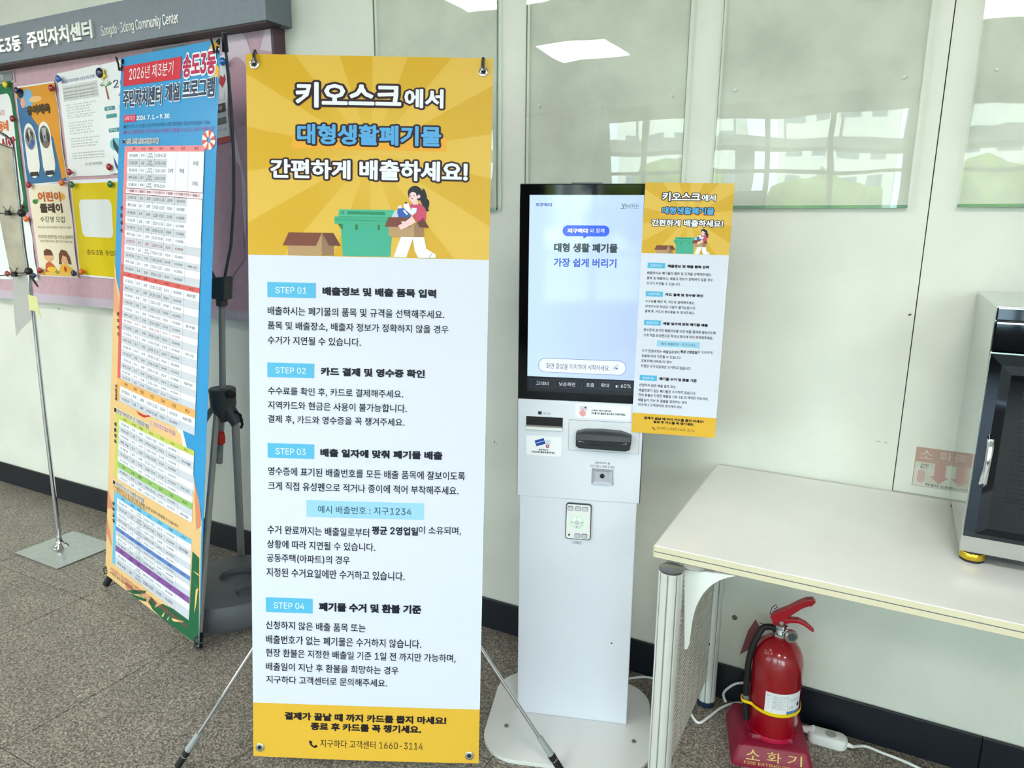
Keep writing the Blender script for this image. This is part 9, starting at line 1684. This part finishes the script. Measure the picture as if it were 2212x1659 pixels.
# yellow band round cylinder and hose
g = MB(); NB = 64; vs = []
hx = (EZ(1611, 1495, .031) - Vector((EX, EY, 0))); ha = math.atan2(hx.x, -hx.y); hr = math.hypot(hx.x, hx.y) + .0102
def br_(a):
    base = rb + .0016; d = abs((a - ha + PI) % (2 * PI) - PI)
    return max(base, (hr if d < .11 else base + (hr - base) * max(0, (.30 - d) / .19)))
for rr_ in (0, .0012):
    for z in (-.0045, .0045):
        for k in range(NB * 2):
            a = 2 * PI * k / (NB * 2); vs.append((EX + (br_(a) + rr_) * math.sin(a), EY - (br_(a) + rr_) * math.cos(a), .1425 + z))
M2 = NB * 2
for k in range(M2):
    j = (k + 1) % M2
    g_f = [(k, j, M2 + j, M2 + k), (2 * M2 + k, 3 * M2 + k, 3 * M2 + j, 2 * M2 + j), (k, 2 * M2 + k, 2 * M2 + j, j), (M2 + k, M2 + j, 3 * M2 + j, 3 * M2 + k)]
    g.f += g_f; g.mi += [0] * 4
g.v = vs; g.build('yellow_band', M_YELLOW, t, smooth=True)
# pull pin wire and the card tag hanging behind the hose
MB().tube([E0 + XU * -.022 + Vector((0, 0, .388)), EZ(1663, 1325, 0), EZ(1668, 1312, 0), EZ(1676, 1306, 0), EZ(1679, 1312, 0), EZ(1672, 1316, 0)], .0011, 6).build('pin_wire', M_BLACK, t, smooth=True)
tg = [on_y(x, y, 1.945) for x, y in ((1632, 1338), (1646, 1362), (1636, 1395), (1609, 1408), (1598, 1414), (1616, 1362))]
tg = [(q.x, q.z) for q in tg]
MB().prism(tg, lambda a, b_2, k: Vector((a, 1.945 + .0012 * k, b_2))).build('card_tag', mat('card_maroon', (120, 66, 70), .5), t)
MB().tube([E0 + XU * -.012 + Vector((0, .012, .352)), on_y(1640, 1345, 1.944)], .001, 6).build('tag_string', M_BLACK, t)

# ================================================================== CABLES AND ADAPTER
M_CABLE = mat('cable_white', (222, 224, 222), .45)
def spline(pts, k=6):
    out = []
    for i in range(len(pts) - 1):
        for j in range(k):
            q = j / k; a0 = pts[max(i - 1, 0)]; a1 = pts[i]; a2 = pts[i + 1]; a3 = pts[min(i + 2, len(pts) - 1)]
            out.append(.5 * ((2 * a1) + (a2 - a0) * q + (2 * a0 - 5 * a1 + 4 * a2 - a3) * q * q + (3 * a1 - a0 - 3 * a2 + a3) * q ** 3))
    return out + [pts[-1]]
def fz(x, y, z=.0046):
    q = on_z(x, y, z)
    if q.y > WY - .016: q = on_y(x, y, WY - .018)
    return q
cb = [fz(1358, 1466), fz(1400, 1463), fz(1440, 1480), fz(1488, 1537), fz(1508, 1561), fz(1530, 1550), fz(1560, 1528), fz(1592, 1518), fz(1612, 1522)]
o = MB().tube(spline(cb), .0040, 10).build('power_cable', M_CABLE, None, smooth=True)
tag(o, 'white cable on the floor from the kiosk plate to behind the extinguisher', 'cable')
cb = [fz(1568, 1517), fz(1563, 1500), fz(1570, 1488), fz(1590, 1476), fz(1612, 1474)]
cb = [Vector((p.x, min(p.y, WY - .02), max(p.z, .0046))) for p in cb]
o = MB().tube(spline(cb), .0040, 10).build('power_cable', M_CABLE, None, smooth=True)
tag(o, 'short loop of white cable against the baseboard behind the extinguisher', 'cable')
# power adapter
pa, pb_ = on_z(1765, 1588, .012), on_z(1835, 1612, .012)
ad = thing('power_adapter', (0, 2.0, 0), 'white rounded power adapter lying beside the extinguisher', 'adapter')
c0 = on_z(1782, 1592, .016); dx = Vector((1, .06, 0)).normalized(); dyv = Vector((-.06, 1, 0)).normalized()
c0.y = min(c0.y, 1.990); c0.x += .006
AM = Matrix(((dx.x, dyv.x, 0, c0.x), (dx.y, dyv.y, 0, c0.y), (0, 0, 1, 0), (0, 0, 0, 1)))
ap = rounded(-.052, -.022, .052, .022, .02, 8)
g = MB(); K_ = len(ap); vs = []
for sc_, z in ((.96, 0), (1, .004), (1, .024), (.93, .029), (.8, .030)): vs += [AM @ Vector((x * sc_, y * sc_, z)) for x, y in ap]
fs = [(i * K_ + k, i * K_ + (k + 1) % K_, (i + 1) * K_ + (k + 1) % K_, (i + 1) * K_ + k) for i in range(4) for k in range(K_)] + [tuple(range(K_))[::-1], tuple(range(4 * K_, 5 * K_))]
g.add(vs, fs).build('body', M_WHITE, ad, smooth=True)
MB().lathe([(.015, .0301), (.0145, .0312), (.012, .0306)], AM @ Vector((.008, 0, 0)), 28).build('socket_rim', M_GREYMT, ad, smooth=True)
MB().tube([AM @ Vector((-.085, .006, .02)), AM @ Vector((-.05, .004, .022)), AM @ Vector((-.035, 0, .031))], [.006, .011, .012], 14).build('plug', M_WHITE, ad, smooth=True)
MB().tube([AM @ Vector((.045, 0, .012)), AM @ Vector((.066, -.001, .010))], [.008, .005], 12).build('strain_relief', M_WHITE, ad, smooth=True)
q0 = AM @ Vector((.066, -.001, .010))
o = MB().tube(spline([q0, fz(1870, 1612), fz(1905, 1626), fz(1945, 1641), fz(1990, 1662), fz(2060, 1700), Vector((.62, 1.86, .0046)), Vector((1.3, 1.80, .0046)), Vector((2.2, 1.94, .0046)), Vector((2.9, 2.02, .0046))]), .0040, 10).build('power_cable', M_CABLE, None, smooth=True)
tag(o, 'white cable running from the power adapter along the baseboard under the table', 'cable')
q1 = AM @ Vector((-.085, .006, .02))
o = MB().tube(spline([q1, q1 + Vector((-.03, .002, -.006)), Vector((EX + .04, 2.006, .0046)), Vector((EX - .05, 2.010, .0046)), Vector((EX - .09, 2.0, .0046))]), .0040, 10).build('power_cable', M_CABLE, None, smooth=True)
tag(o, 'white cable passing behind the extinguisher stand into the plug', 'cable')
